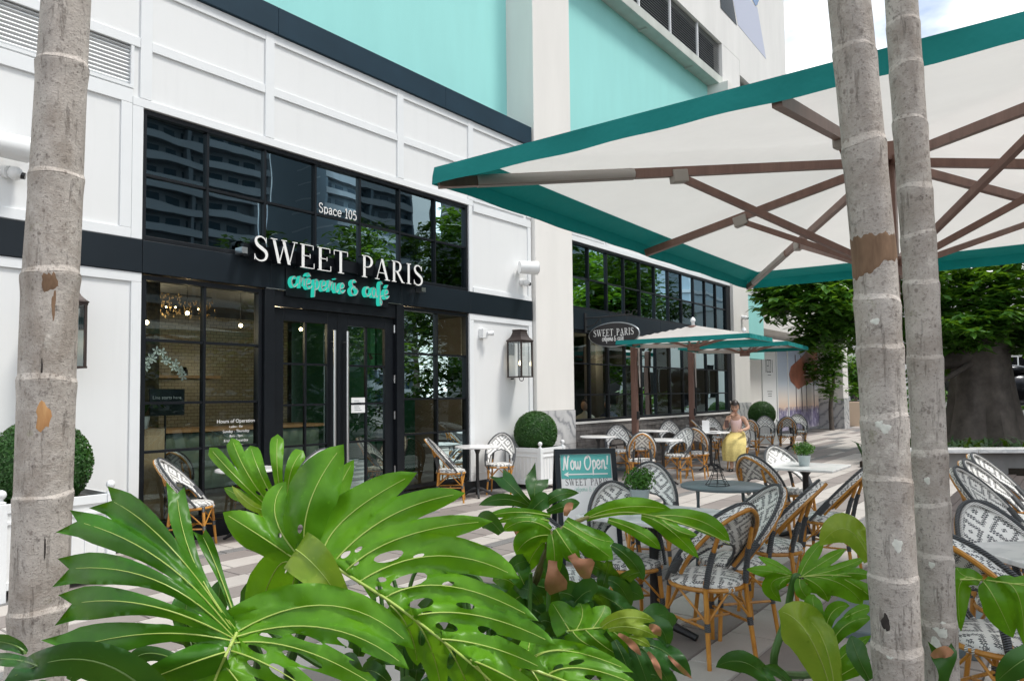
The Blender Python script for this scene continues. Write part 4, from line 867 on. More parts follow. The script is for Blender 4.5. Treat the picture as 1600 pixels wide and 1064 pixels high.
# ------------------------------------------------------------------ bistro chairs
K_H = .455                                                          # seat height
def hoop(h): return (.10-.40*h-.03*h*h, .212*(1+.13*math.sin(math.pi*min(h*1.05, 1)))*max(0, 1-h**3.4)**.5, K_H-.02+.475*h)
def hoop_path(n=26, inset=0, back=0, low=0.):
    hs = [low+(1-low)*math.sin(math.pi/2*i/n) for i in range(n+1)]
    l = [hoop(h) for h in hs]
    def q(x, y, z, s): return (x-back, s*max(0, y-inset), z-inset*.6)
    a = [q(x, y, z, 1) for x, y, z in l]; b = [q(x, y, z, -1) for x, y, z in l[::-1][1:]]
    return a+b
CH_ME = {}
def chair_parts():
    m = MB(); m.tube(hoop_path(), .0115, 8); CH_ME['outer_rim'] = m.mesh('outer_rim', MT['wrap'], True)
    m = MB(); m.tube(hoop_path(26, .020, -.004, .02), .0105, 8); CH_ME['white_rim'] = m.mesh('white_rim', MT['wrapwhite'], True)
    m = MB(); m.tube(hoop_path(26, .034, .048, .16), .0125, 8); CH_ME['back_hoop'] = m.mesh('back_hoop', MT['bamboo'], True)
    p1, p2 = hoop_path(26, .004, .006, .12), hoop_path(26, .022, .046, .12); L = [0]
    for i in range(1, len(p1)): L.append(L[-1]+(Vector(p1[i])-Vector(p1[i-1])).length)
    m = MB(); n = len(p1); m.add(p1+p2, [(i, i+1, n+i+1, n+i) for i in range(n-1)], [(l, .0) for l in L]+[(l, .06) for l in L]); CH_ME['side_band'] = m.mesh('side_band', MT['weave_side'], True)
    # woven panel with an arched opening under it
    m = MB(); hs = [.50+.5*math.sin(math.pi/2*j/12) for j in range(13)]
    def pt(h, u, dx=0.):
        x, y, z = hoop(min(h, .9999)); y = max(y-.016, 0); return (x-.012-.055*(1-u*u)*(1-.55*h)+dx, y*u, z-.008)
    def sheet(dx):
        vs = []; uv = []; NU = 16
        for h in hs:
            for i in range(NU+1):
                u = -1+2*i/NU; p = pt(h, u, dx); vs.append(p); uv.append((p[1]*1.06, (h-.5)*.56))
        m.add(vs, [(j*(NU+1)+i, j*(NU+1)+i+1, (j+1)*(NU+1)+i+1, (j+1)*(NU+1)+i) for j in range(len(hs)-1) for i in range(NU)], uv)
        lo = [.12+.38*j/8 for j in range(9)]
        for s in (-1, 1):
            vs = []; uv = []
            for h in lo:
                ui = .80*max(0, 1-((h)/.50)**2.6)**.5; ui = max(ui, 0)
                for i in range(6):
                    u = s*(ui+(1-ui)*i/5); p = pt(h, u, dx); vs.append(p); uv.append((p[1]*1.06, (h-.5)*.56))
            m.add(vs, [(j*6+i, j*6+i+1, (j+1)*6+i+1, (j+1)*6+i) for j in range(8) for i in range(5)], uv)
    sheet(.005); sheet(-.005); CH_ME['back_panel'] = m.mesh('back_panel', MT['weave'], True, fixn=False)
    m = MB(); P = []
    for i in range(15):
        h = .12+.38*i/14; ui = .80*max(0, 1-(h/.50)**2.6)**.5; P.append(pt(h, ui))
    P = P + [(x, -y, z) for x, y, z in P[::-1][1:]]; m.tube(P, .008, 6); CH_ME['arch_trim'] = m.mesh('arch_trim', MT['wrap'], True)
    # seat
    def so(a, r, z): return (r*(1.04 if math.cos(a) < 0 else 1.0)*.205*math.cos(a)/max(1, .97)+.0, r*.215*math.sin(a)*(1+.05*math.cos(a)), z)
    m = MB(); vs = []; uv = []; fs = []; NA = 28; rings = [(0, .022), (.3, .021), (.6, .017), (.85, .010), (.97, 0), (1.0, -.014), (.985, -.026)]
    for r, z in rings:
        for k in range(NA): p = so(2*math.pi*k/NA, max(r, .001), K_H+z); vs.append(p); uv.append((p[1], p[0] + (0 if r < 1 else (z-.01))))
    fs = [(i*NA+k, i*NA+(k+1) % NA, (i+1)*NA+(k+1) % NA, (i+1)*NA+k) for i in range(len(rings)-1) for k in range(NA)]
    m.add(vs, fs, uv); CH_ME['seat'] = m.mesh('seat', MT['weave'], True)
    m = MB(); m.tube([so(2*math.pi*k/28, .97, K_H-.040) for k in range(28)], .0135, 8, closed=True); CH_ME['seat_frame'] = m.mesh('seat_frame', MT['bamboo'], True)
    for nm, s in (('r', 1), ('l', -1)):
        m = MB(); m.tube([(.185, s*.185, 0), (.165, s*.165, .22), (.150, s*.150, K_H-.03)], [.0125, .0145, .0145], 8); CH_ME['leg_f'+nm] = m.mesh('leg', MT['bamboo'], True)
        m = MB(); m.tube([(-.215, s*.165, 0), (-.185, s*.150, .24), (-.165, s*.140, K_H), (-.205, s*.128, .60), (-.262, s*.112, .76)], [.0125, .0145, .0145, .0135, .012], 8); CH_ME['leg_b'+nm] = m.mesh('leg', MT['bamboo'], True)
    def wrapat(p, q, r): 
        m = MB(); m.tube([p, Vector(p).lerp(Vector(q), .5), q], r, 8); return m
    b = MB()
    for s in (-1, 1):
        b.tube([(.1665, s*.1665, .20), (.1635, s*.1635, .245)], .0172, 8); b.tube([(-.19, s*.1515, .20), (-.1845, s*.1495, .245)], .0172, 8); b.tube([(.153, s*.153, K_H-.075), (.150, s*.150, K_H-.025)], .0175, 8)
        b.tube([(-.168, s*.1405, K_H-.02), (-.185, s*.135, .52), (-.207, s*.128, .605), (-.222, s*.1235, .64)], .0172, 8)
        h0, h1 = hoop(.13), hoop(.34); b.tube([(h0[0]-.016, s*(h0[1]-.012), h0[2]), ((h0[0]+h1[0])/2-.016, s*((h0[1]+h1[1])/2-.012), (h0[2]+h1[2])/2), (h1[0]-.016, s*(h1[1]-.012), h1[2])], .0265, 10)
    CH_ME['binding'] = b.mesh('binding', MT['wrap'], True)
    m = MB(); z = .215
    for s in (-1, 1): m.tube([(.165, s*.165, z), (-.188, s*.151, z)], .0085, 6)
    m.tube([(-.01, .158, z), (-.01, -.158, z)], .0085, 6); CH_ME['stretcher'] = m.mesh('stretcher', MT['bamboo'], True)
    m = MB()
    for s in (-1, 1):
        m.tube([(.163, s*.163, .235), (.195, 0, K_H-.045)], .007, 6); m.tube([(.163, s*.163, .235), (.0, s*.205, K_H-.045)], .007, 6); m.tube([(-.185, s*.15, .245), (.0, s*.205, K_H-.045)], .007, 6); m.tube([(-.185, s*.15, .245), (-.195, 0, K_H-.045)], .007, 6)
    CH_ME['brace'] = m.mesh('brace', MT['bamboo'], True)
    m = MB(); m.tube([(.197, -.022, K_H-.040), (.198, .022, K_H-.040)], .0175, 8); m.tube([(-.201, -.022, K_H-.040), (-.203, .022, K_H-.040)], .0175, 8); CH_ME['white_binding'] = m.mesh('white_binding', MT['wrapwhite'], True)
    m = MB(); p = smooth_path([(.03, .215, K_H+.04), (-.10, .225, .60), (-.20, .15, .655), (-.225, 0, .662), (-.20, -.15, .655), (-.10, -.225, .60), (.03, -.215, K_H+.04)], 5); m.tube(p, .008, 6); CH_ME['back_rail'] = m.mesh('back_rail', MT['wrap'], True)
chair_parts()
CHAIR_ORDER = [('seat', 'seat'), ('back_panel', 'back_panel'), ('outer_rim', 'outer_rim'), ('white_rim', 'white_rim'), ('back_hoop', 'back_hoop'), ('side_band', 'side_band'), ('arch_trim', 'arch_trim'), ('seat_frame', 'seat_frame'), ('leg', 'leg_fr'), ('leg', 'leg_fl'), ('leg', 'leg_br'), ('leg', 'leg_bl'), ('binding', 'binding'), ('stretcher', 'stretcher'), ('brace', 'brace'), ('white_binding', 'white_binding')]
_proto = None
def chair(x, y, deg, label, group='bistro chairs on the terrace', z=0):
    global _proto
    if _proto is None:
        _proto = thing('bistro_chair', label, 'chair', (x, y, z), R(deg), group)
        for n_, k in CHAIR_ORDER:
            q_ = put(n_, CH_ME[k], _proto)
            if n_ in ('binding', 'brace', 'stretcher', 'white_binding'): q_['kind'] = 'stuff'
        return _proto
    return dup(_proto, (x, y, z), R(deg), label, group)
def chair_px(px, py, deg, label, zb=.90, dx=.30, **k):             # by the top of its back
    p = gz(px, py, zb); a = R(deg); return chair(p.x+dx*math.cos(a), p.y+dx*math.sin(a), deg, label, **k)
chair(3.80, -.36, -45, 'bistro chair facing right at the leftmost small table')
chair(5.02, -.62, 200, 'bistro chair rising behind the curled monstera leaves')
chair(7.62, -.38, -50, 'bistro chair left of the small table by the right window')
chair(8.68, -.42, 212, 'bistro chair against the white wall, left of the topiary planter')
chair(11.95, -.62, 212, 'bistro chair between the grey pillar base and the easel sign')
chair(12.62, -.70, -52, 'bistro chair seen edge on beside the grey pillar base')
chair(14.3, -.55, 210, 'bistro chair behind the second table under the far window')
chair(10.45, -1.92, 30, 'bistro chair with its back to us, right of the easel sign')
chair(11.55, -2.02, 170, 'bistro chair facing left in front of the parasol post')
chair(12.25, -2.05, 18, 'bistro chair with its back to us, left of the seated woman')
chair(15.3, -.42, -50, 'dark bistro chair tilted by the stone wall, left of far table')
chair(16.6, -.55, 212, 'bistro chair behind the far table under the window')
chair(15.5, -.9, -60, 'dark bistro chair half hidden behind the parasol post near the woman')
chair(14.12, -2.10, 193, 'bistro chair the seated woman sits on')
chair(16.35, -1.50, 25, 'shaded bistro chair just right of the seated woman')
chair(18.0, -1.32, 200, 'shaded bistro chair second to the right of the woman')
chair(18.3, -1.75, 20, 'shaded bistro chair third to the right of the woman')
chair(19.9, -1.55, 200, 'shaded bistro chair furthest right, in front of the shop print')
# ------------------------------------------------------------------ tables
def table_round(x, y, r, label, h=.755, group='small round marble tables'):
    t = thing('cafe_table', label, 'table', (x, y, 0), 0, group)
    m = MB(); m.lathe([(r-.02, h-.028), (r, h-.022), (r, h-.006), (r-.006, h)], 40); m.build('tabletop', MT['tabletop'], t, smooth=True)
    m = MB(); m.lathe([(.024, .10), (.035, .14), (.028, .2), (.024, .3), (.024, h-.12), (.05, h-.05), (.13, h-.029)], 14); m.build('pedestal', MT['iron'], t, smooth=True)
    for k in range(4):
        a = math.pi/4+k*math.pi/2; m = MB(); m.tube(smooth_path([(0, 0, .13), (.10*math.cos(a), .10*math.sin(a), .10), (.21*math.cos(a), .21*math.sin(a), .03), (.245*math.cos(a), .245*math.sin(a), .012)], 4), [.024]*4+[.02]*4+[.015]*5, 8); m.build('foot', MT['iron'], t, smooth=True)
    return t
table_round(4.38, -.42, .33, 'white round table beside the leftmost bistro chair')
table_round(8.22, -.36, .34, 'white round table in front of the right window')
table_round(11.25, -.62, .33, 'white round table behind the topiary planter')
table_round(13.45, -.55, .34, 'white round table in front of first parasol post')
table_round(10.95, -2.05, .32, 'small white table between two chairs behind the easel sign')
table_round(13.50, -1.80, .36, 'table with menu and glasses in front of the woman')
table_round(15.95, -.55, .36, 'furthest white round table by the stone wall')
table_round(19.1, -1.6, .34, 'shaded table between the four dark chairs')
def table_square(x, y, s, deg, label, h=.755, sx=1.0):
    t = thing('square_table', label, 'table', (x, y, 0), R(deg), 'square marble tables')
    MB().box(-s*sx, s*sx, -s, s, h-.026, h).build('tabletop', MT['tabletop'], t, bevel=.006)
    m = MB(); m.lathe([(.035, .06), (.03, .2), (.03, h-.10), (.06, h-.06), (.16, h-.027)], 14); m.build('pedestal', MT['iron'], t, smooth=True)
    for k in range(4):
        a = k*math.pi/2; m = MB(); m.tube([(0, 0, .10), (.14*math.cos(a), .14*math.sin(a), .06), (.28*math.cos(a), .28*math.sin(a), .02)], [.03, .028, .022], 8); m.build('foot', MT['iron'], t, smooth=True)
    return t
table_square(7.75, -5.24, .36, 0, 'square marble table with potted herb, right of the grey table')
table_square(4.22, -5.32, .36, 0, 'square marble table with fern pot behind the drooping leaves', sx=1.0)
table_square(4.22, -7.48, .36, 45, 'square marble table at the right edge of the picture')
# ---- nearer chairs
chair(8.07, -5.0, 232, 'bistro chair behind the square table with the potted herb')
chair_px(1170, 716, -8, 'bistro chair with its back to us behind the grey folding table', .87)
chair(6.58, -5.76, 92, 'bistro chair facing left beside the thick palm trunk')
chair(8.0, -6.05, 100, 'bistro chair mostly hidden behind the palm trunk')
chair(4.56, -5.70, 138, 'bistro chair with tall oval back right of the fern table')
chair(5.17, -5.74, 96, 'bistro chair seen from behind between the two square tables')
chair(4.15, -5.17, 228, 'bistro chair in front of the easel sign')
chair(5.50, -4.62, 205, 'bistro chair behind the fern pot')
chair(4.06, -5.74, 62, 'nearest bistro chair with its back to us, beside brown-tipped leaves')
chair(3.55, -5.08, -10, 'bistro chair buried behind the drooping dark leaves')
chair(4.46, -7.24, 224, 'bistro chair behind the marble table at the right edge')
chair(3.83, -7.20, -31, 'nearest bistro chair on the right, behind the hanging leaf')
chair(6.6, -7.02, -105, 'lowest leaning chair back of three at the right edge')
chair(7.35, -7.00, -105, 'middle leaning chair back of three at the right edge')
chair(8.15, -6.98, -105, 'topmost leaning chair back of three at the right edge')
for x, y, d, l in ((4.35, 1.15, 60, 'bistro chair inside the left window'), (5.6, 1.4, 80, 'bistro chair inside behind the left door leaf'), (7.3, .75, -60, 'bistro chair inside the right window'), (8.0, 1.3, 200, 'bistro chair deep inside the right window')):
    chair(x, y, d, l, 'bistro chairs inside the dining room')
# ---- grey folding table, wire tower, pots
gt = thing('folding_table', 'blue-grey round metal folding table', 'table', (5.86, -5.12, 0), R(30))
m = MB(); m.lathe([(.33, .722), (.345, .728), (.345, .742), (.338, .748)], 44); m.build('tabletop', MT['greymetal'], gt, smooth=True)
for s in (-1, 1):
    m = MB(); m.tube([(-.20, s*.22, .725), (.22, s*.20, .0)], .012, 8); m.build('leg', MT['greymetal'], gt, smooth=True); m = MB(); m.tube([(.20, s*.19, .725), (-.22, s*.19, .0)], .012, 8); m.build('leg', MT['greymetal'], gt, smooth=True)
m = MB(); m.tube([(.20, -.2, .04), (.20, .2, .04)], .009, 6); m.tube([(-.21, -.19, .03), (-.21, .19, .03)], .009, 6); m.build('stretcher', MT['greymetal'], gt, smooth=True)
et = thing('wire_tower', 'black wire tower ornament standing on the grey folding table', 'ornament', (5.80, -5.10, .749), R(20))
def tw(z): return .095*math.exp(-z*8.5)+.003
m = MB(); zs = [0, .03, .06, .09, .12, .15, .18, .21, .25, .30]
for a in range(8):
    an = math.pi/4*a; m.tube([(tw(z)*math.cos(an), tw(z)*math.sin(an), z) for z in zs], .0025, 5)
m.build('uprights', MT['iron'], et)
m = MB()
for z in (.0, .05, .08, .11, .14, .17): m.tube([(tw(z)*math.cos(math.pi/4*k), tw(z)*math.sin(math.pi/4*k), z+.002) for k in range(8)], .0025, 5, closed=True)
m.build('rings', MT['iron'], et)
def leafball(n, r, size, seed, up=.0, squash=1.0, shell=.75):
    rr = random.Random(seed); m = MB()
    for k in range(n):
        d = Vector((rr.gauss(0, 1), rr.gauss(0, 1), rr.gauss(0, 1))).normalized(); q = r*(shell+(1-shell)*rr.random()); c = Vector((d.x*q, d.y*q, d.z*q*squash))
        nn = (d+Vector((rr.uniform(-.9, .9), rr.uniform(-.9, .9), rr.uniform(-.6, 1)))*.8).normalized(); t = nn.orthogonal().normalized(); t.rotate(Matrix.Rotation(rr.uniform(0, 6.28), 3, nn)); b = nn.cross(t); s = size*rr.uniform(.7, 1.3)
        m.add([c-t*s*.5, c+b*s*.28+nn*s*.06, c+t*s*.55, c-b*s*.28+nn*s*.06], [(0, 1, 2, 3)])
    return m
def pot(x, y, z, label, s=1.0, fern=False):
    p = thing('potted_herb', label, 'potted plant', (x, y, z))
    m = MB(); m.lathe([(.045*s, 0), (.062*s, .10*s), (.066*s, .105*s), (.058*s, .105*s), (.054*s, .085*s)], 20); m.build('pot', plain('grey_zinc_pot', (.36, .42, .43), .5, .2) if 'grey_zinc_pot' not in bpy.data.materials else bpy.data.materials['grey_zinc_pot'], p, smooth=True)
    m = leafball(900, .105*s, .022*s, int(x*100), squash=.72, shell=.35); f = m.build('foliage', MT['herb'], p); f.location = (0, 0, .165*s)
    m = MB(); zz = [0, .05, .1, .16]
    for a in range(4): m.tube([((.035*math.exp(-q*12)+.002)*math.cos(a*1.57), (.035*math.exp(-q*12)+.002)*math.sin(a*1.57), .16*s+q) for q in zz], .0022, 4)
    m.build('wire_ornament', MT['iron'], p)
pot(7.72, -5.24, .756, 'zinc pot of green herb on the square table by the palm trunk', 1.05); pot(4.42, -5.12, .756, 'fern pot standing in front of the easel sign chairs', 1.1)
# ------------------------------------------------------------------ planters with clipped box balls
def planter(x, y, w, h, rball, label, seed):
    p = thing('topiary_planter', label, 'planter', (x, y, 0), 0, 'white planters with clipped box balls')
    a = w/2
    for sx in (-1, 1):
        for sy in (-1, 1):
            q = bx(sx*a-.035, sx*a+.035, sy*a-.035, sy*a+.035, 0, h).build('corner_post', MT['trim'], p, bevel=.004)
            MB().lathe([(.032, h), (.034, h+.012), (.016, h+.02), (.014, h+.035), (.030, h+.05), (.036, h+.07), (.030, h+.092), (.010, h+.106)], 14, (sx*a, sy*a, 0)).build('finial', MT['trim'], q, smooth=True)
    for k, (ux, uy) in enumerate(((0, -1), (-1, 0), (0, 1), (1, 0))):
        m = MB(); c = Vector((ux*a, uy*a, 0)); t = Vector((-uy, ux, 0)); n = Vector((ux, uy, 0))
        m.obox(c+Vector((0, 0, h*.53)), t*(a-.036), n*.010, (0, 0, h*.40)); s = m.build('side_panel', MT['white'], p)
        for z, hh in ((h*.95, .035), (h*.80, .012), (h*.16, .030)):
            MB().obox(c+n*.012+Vector((0, 0, z)), t*(a-.037), n*.012, (0, 0, hh)).build('rail', MT['trim'], s, bevel=.003)
        for q in range(-3, 4): MB().obox(c+n*.0125+t*(a-.04)*q/3.6+Vector((0, 0, h*.48)), t*.003, n*.006, (0, 0, h*.28)).build('bead', MT['trim'], s)
    bx(-a+.02, a-.02, -a+.02, a-.02, h-.08, h-.05).build('soil', MT['soil'], p)
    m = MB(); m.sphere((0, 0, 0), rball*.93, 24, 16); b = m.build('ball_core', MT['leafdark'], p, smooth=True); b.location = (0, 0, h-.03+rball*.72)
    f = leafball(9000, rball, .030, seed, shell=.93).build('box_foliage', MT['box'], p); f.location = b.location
planter(9.62, -.42, .63, .66, .36, 'white planter with box ball between the lantern and the easel sign', 1)
planter(2.31, -.70, .78, .735, .385, 'white planter with box ball behind the left palm trunk', 2)
planter(20.0, -.55, .63, .66, .37, 'furthest white planter with box ball behind the shaded chairs', 3)
# ------------------------------------------------------------------ A-board
A0, A1 = Vector((5.53, -3.64, 1.0)), Vector((5.93, -4.05, 1.0)); ax = (A1-A0).normalized(); an = Vector((-ax.y, ax.x, 0)); an = an if an.dot(CAM-A0) > 0 else -an
ab = thing('easel_sign', 'black framed A-board reading Now Open with a white arrow', 'sign', (0, 0, 0)); ab.location = ((A0+A1)/2).to_tuple()[:2]+(0,)
Wd = (A1-A0).length; o0 = -ax*Wd/2
def board(sgn, nm):
    top = o0+Vector((0, 0, 1.0)); dn = (an*sgn*.26 - Vector((0, 0, 1.0))); dn.normalize(); LL = 1.03; nrm = ax.cross(dn).normalized(); nrm = nrm if nrm.dot(an*sgn) > 0 else -nrm
    def P(x, y, d=0): return top + ax*x*Wd + dn*y*LL + nrm*d
    f = MB(); fr_ = .045
    def bar_(x0, x1, y0, y1, d0, d1): f.add([P(x, y, d) for x in (x0, x1) for y in (y0, y1) for d in (d0, d1)], [(0,1,3,2), (4,6,7,5), (0,4,5,1), (2,3,7,6), (0,2,6,4), (1,5,7,3)])
    bar_(0, fr_/Wd, 0, 1, 0, .03); bar_(1-fr_/Wd, 1, 0, 1, 0, .03); bar_(fr_/Wd, 1-fr_/Wd, 0, .042, .001, .029); bar_(fr_/Wd, 1-fr_/Wd, .92, .965, .001, .029)
    f = f.build(nm, MT['band'], ab)
    g = MB(); g.add([P(x, y, d) for x in (fr_/Wd-.01, 1-fr_/Wd+.01) for y in (.03, .93) for d in (.008, .014)], [(0,1,3,2), (4,6,7,5), (0,4,5,1), (2,3,7,6), (0,2,6,4), (1,5,7,3)]); g.build('poster', MT['plastic'], f)
    return P, f
P, fb = board(1, 'front_board'); _, fb2 = board(-1, 'rear_board')
m = MB(); m.add([P(x, y, d) for x in (.09, .91) for y in (.045, .262) for d in (.0145, .0155)], [(0,1,3,2), (4,6,7,5), (0,4,5,1), (2,3,7,6), (0,2,6,4), (1,5,7,3)]); m.build('teal_field', MT['teal'], fb)
lay, wid = script_strokes('Now Open!'); sc_ = .76/wid; m = MB(); q_ = 0
for ch_, x, ss in lay:
    for s in ss:
        q_ += 1; L, Rr = ribbon(s, [.20]*len(s)); strip(m, L, Rr, lambda p, d: P(.12+p.x*sc_, .178-p.y*.078, d), .0157, .0172+.0002*(q_ % 4))
m.build('script', vinyl, fb)
m = MB(); m.prism([(.20, .218), (.85, .218), (.85, .229), (.20, .229)], P(0, 0, .0158), P(1, 0)-P(0, 0), P(0, 1)-P(0, 0), (P(0, 0, .0014)-P(0, 0, 0))); m.prism([(.13, .2235), (.21, .200), (.195, .2235), (.21, .247)], P(0, 0, .0162), P(1, 0)-P(0, 0), P(0, 1)-P(0, 0), (P(0, 0, .0014)-P(0, 0, 0))); m.build('arrow', vinyl, fb)
lay, wid = roman_word('SWEET PARIS'); sc_ = .70/wid; m = MB()
for ch_, x in lay: roman(m, ch_, lambda p, d, x=x: P(.15+(p.x+x)*sc_, .322-p.y*.058, d), .0145, .0155, None, .06)
m.build('lettering', plain('dark_print', (.06, .055, .06), .6), fb)['kind'] = 'stuff'
lay, wid = script_strokes('crêperie & café'); sc_ = .42/wid; m = MB(); q_ = 0
for ch_, x, ss in lay:
    for s in ss:
        q_ += 1; L, Rr = ribbon(s, [.16]*len(s)); strip(m, L, Rr, lambda p, d: P(.29+p.x*sc_, .375-p.y*.026, d), .0145, .0155+.0002*(q_ % 4))
m.build('pale_script', plain('pale_teal_print', (.42, .62, .56), .6), fb)
# ------------------------------------------------------------------ the seated woman
def skin_body(name, verts, edges, radii, mt, parent, root=0, sub=2):
    me = bpy.data.meshes.new(name); me.from_pydata(verts, edges, []); me.materials.append(mt)
    o = bpy.data.objects.new(name, me); COL.objects.link(o); o.parent = parent
    o.modifiers.new('skin', 'SKIN'); sv = me.skin_vertices[0].data
    for i, r in enumerate(radii):
        rr_ = r if isinstance(r, tuple) else (r, r); sv[i].radius = rr_; sv[i].use_root = (i == root)
    s = o.modifiers.new('sub', 'SUBSURF'); s.levels = sub; s.render_levels = sub
    dg = bpy.context.evaluated_depsgraph_get(); me2 = bpy.data.meshes.new_from_object(o.evaluated_get(dg)); o.modifiers.clear(); o.data = me2; me2.name = name
    me2.polygons.foreach_set('use_smooth', [True]*len(me2.polygons)); return o
SKIN = plain('skin', (.52, .31, .22), .5); HAIR = plain('dark_brown_hair', (.022, .014, .011), .4, 0, 40, .5); TOP = plain('pale_pink_top', (.72, .52, .50), .75); SKIRT = plain('yellow_skirt', (.66, .54, .20), .8, 0, 30, .15, .5, 30)
wm = thing('person', 'woman in pink sleeveless top and yellow skirt, chin resting on hand', 'person', (14.05, -2.11, 0), R(193))
vs_ = [(-.03, 0, .56), (-.01, 0, .70), (.02, 0, .86), (.04, 0, .99), (.07, 0, 1.07), (.10, 0, 1.13),          # pelvis to neck 0-5
       (.10, .10, .55), (.42, .11, .53), (.40, .10, .30), (.37, .09, .09), (.47, .10, .035),                    # left leg 6-10
       (.10, -.10, .55), (.43, -.09, .53), (.44, -.06, .30), (.45, -.04, .09), (.55, -.05, .035),               # right leg 11-15
       (.03, .155, 1.00), (.11, .24, .82), (.30, .20, .795), (.40, .16, .79),                                    # left arm 16-19
       (.03, -.155, 1.00), (.22, -.21, .80), (.27, -.12, .95), (.255, -.07, 1.045)]                              # right arm 20-23
ed_ = [(0, 1), (1, 2), (2, 3), (3, 4), (4, 5), (0, 6), (6, 7), (7, 8), (8, 9), (9, 10), (0, 11), (11, 12), (12, 13), (13, 14), (14, 15), (3, 16), (16, 17), (17, 18), (18, 19), (3, 20), (20, 21), (21, 22), (22, 23)]
rd_ = [(.12, .15), (.095, .125), (.10, .135), (.075, .11), .045, .042, .085, .062, .052, .034, .034, .085, .062, .052, .034, .034, .052, .038, .032, .024, .052, .038, .032, .024]
skin_body('body', vs_, ed_, rd_, SKIN, wm)
def hand(base, d, side, up, nm='hand'):
    d = Vector(d).normalized(); side = Vector(side).normalized(); up = Vector(up).normalized(); b0 = Vector(base); m = MB()
    m.sphere(b0+d*.04, (.035, .035, .022), 10, 6)
    for k, l in enumerate((.060, .070, .066, .052)):
        s = b0+d*.06+side*(.026-.0175*k); m.tube([s, s+d*l*.45, s+d*l*.75+up*.012, s+d*l*.85+up*.03], [.009, .0085, .0075, .005], 6)
    s = b0+d*.02+side*.03; m.tube([s, s+side*.02+d*.022, s+side*.022+d*.045], [.011, .009, .006], 6); m.build(nm, SKIN, wm, smooth=True)
hand((.40, .16, .79), (1, -.3, -.05), (0, -1, 0), (0, 0, -1)); hand((.255, -.07, 1.045), (-.5, .4, .75), (.3, .8, -.2), (-.7, .1, .2))
hd = MB(); hc = Vector((.135, 0, 1.235))
def headpt(u, v):
    a = 2*math.pi*u; t = math.pi*v; x, y, z = math.sin(t)*math.cos(a), math.sin(t)*math.sin(a), math.cos(t)
    jaw = 1-.30*max(0, -z)**1.3; p = Vector((.095*x*(1 if x < 0 else .95)*jaw+(.012 if z < 0 and x > 0 else 0), .076*y*jaw, .118*z))
    p.x += .022*math.exp(-((y*.076/.014)**2+((p.z+.012)/.028)**2))*(x > 0)
    p.x -= .009*math.exp(-(((abs(p.y)-.03)/.014)**2+((p.z-.012)/.013)**2))*(x > 0)
    p.x += .006*math.exp(-((p.y/.022)**2+((p.z+.062)/.010)**2))*(x > 0)
    return hc+Matrix.Rotation(R(22), 3, 'Y') @ p
hd.grid(headpt, 32, 24); hd = hd.build('head', SKIN, wm, smooth=True)
fc = Matrix.Rotation(R(22), 3, 'Y')
for s in (-1, 1):
    m = MB(); m.sphere(hc+fc @ Vector((.083, s*.03, .012)), (.010, .012, .006), 8, 6); m.build('eye', MT['lens'], hd, smooth=True); m = MB(); m.bar(hc+fc @ Vector((.090, s*.016, .034)), hc+fc @ Vector((.082, s*.045, .036)), .006, .006); m.build('eyebrow', HAIR, hd); m = MB(); m.sphere(hc+fc @ Vector((-.005, s*.077, -.005)), (.016, .008, .028), 8, 6); m.build('ear', SKIN, hd, smooth=True)
m = MB(); m.sphere(hc+fc @ Vector((.092, 0, -.062)), (.010, .022, .007), 10, 6); m.build('lips', plain('lips', (.42, .13, .12), .4), hd, smooth=True)
hr = MB(); 
def hairpt(u, v):
    a = 2*math.pi*u; t = math.pi*(v*.66); x, y, z = math.sin(t)*math.cos(a), math.sin(t)*math.sin(a), math.cos(t)
    k = 1.10; cut = .0
    p = Vector((.098*x*k, .080*y*k, .122*z*k)); 
    if x > .1: p.z = max(p.z, .058+.02*abs(y))
    return hc+fc @ p
hr.grid(hairpt, 30, 14); hr.sphere(hc+fc @ Vector((-.115, 0, .03)), .045, 12, 8); hr.build('hair', HAIR, wm, smooth=True)
m = MB(); m.tube(smooth_path([hc+fc @ Vector((-.03, -.085, .10)), hc+fc @ Vector((-.09, -.09, .0)), hc+Vector((-.13, -.10, -.14)), hc+Vector((-.15, -.10, -.26))], 5), .010, 6); m.build('scarf', MT['canvas'], wm, smooth=True)
skin_body('top', [(-.01, 0, .66), (.005, 0, .78), (.03, 0, .90), (.045, 0, .975), (.045, .09, 1.03), (.045, -.09, 1.03)], [(0, 1), (1, 2), (2, 3), (3, 4), (3, 5)], [(.112, .142), (.112, .142), (.118, .15), (.085, .115), (.038, .03), (.038, .03)], TOP, wm)
sk = MB()
def skirt(u, v):
    a = 2*math.pi*u; pl = 1+.07*math.sin(a*9+v*2)*v
    c = [Vector((-.02, 0, .70)), Vector((.18, 0, .60)), Vector((.40, .0, .52)), Vector((.46, .0, .36)), Vector((.46, .01, .20))]; s = [(.125, .155), (.13, .20), (.14, .225), (.15, .215), (.15, .205)]
    f = v*4; i = min(int(f), 3); g = f-i; p = c[i].lerp(c[i+1], g); w = [s[i][k]*(1-g)+s[i+1][k]*g for k in (0, 1)]
    ax_ = Vector((0, 1, 0)); tdir = (c[i+1]-c[i]).normalized(); n_ = tdir.cross(ax_).normalized()
    if i < 1: n_ = n_.lerp(Vector((-1, 0, 0)), .6*(1-g)).normalized()
    p = p+ax_*w[1]*math.sin(a)*pl+n_*w[0]*.75*math.cos(a)*pl; p.z = max(p.z, .16+.05*math.sin(a*2+1)); return p
sk.grid(skirt, 54, 22); sk.build('skirt', SKIRT, wm, smooth=True)
for s, fx_, fy in ((1, .47, .10), (-1, .55, -.05)):
    m = MB(); m.sphere((fx_-.03, fy, .03), (.12, .045, .03), 12, 6); m.build('shoe', MT['iron'], wm, smooth=True)
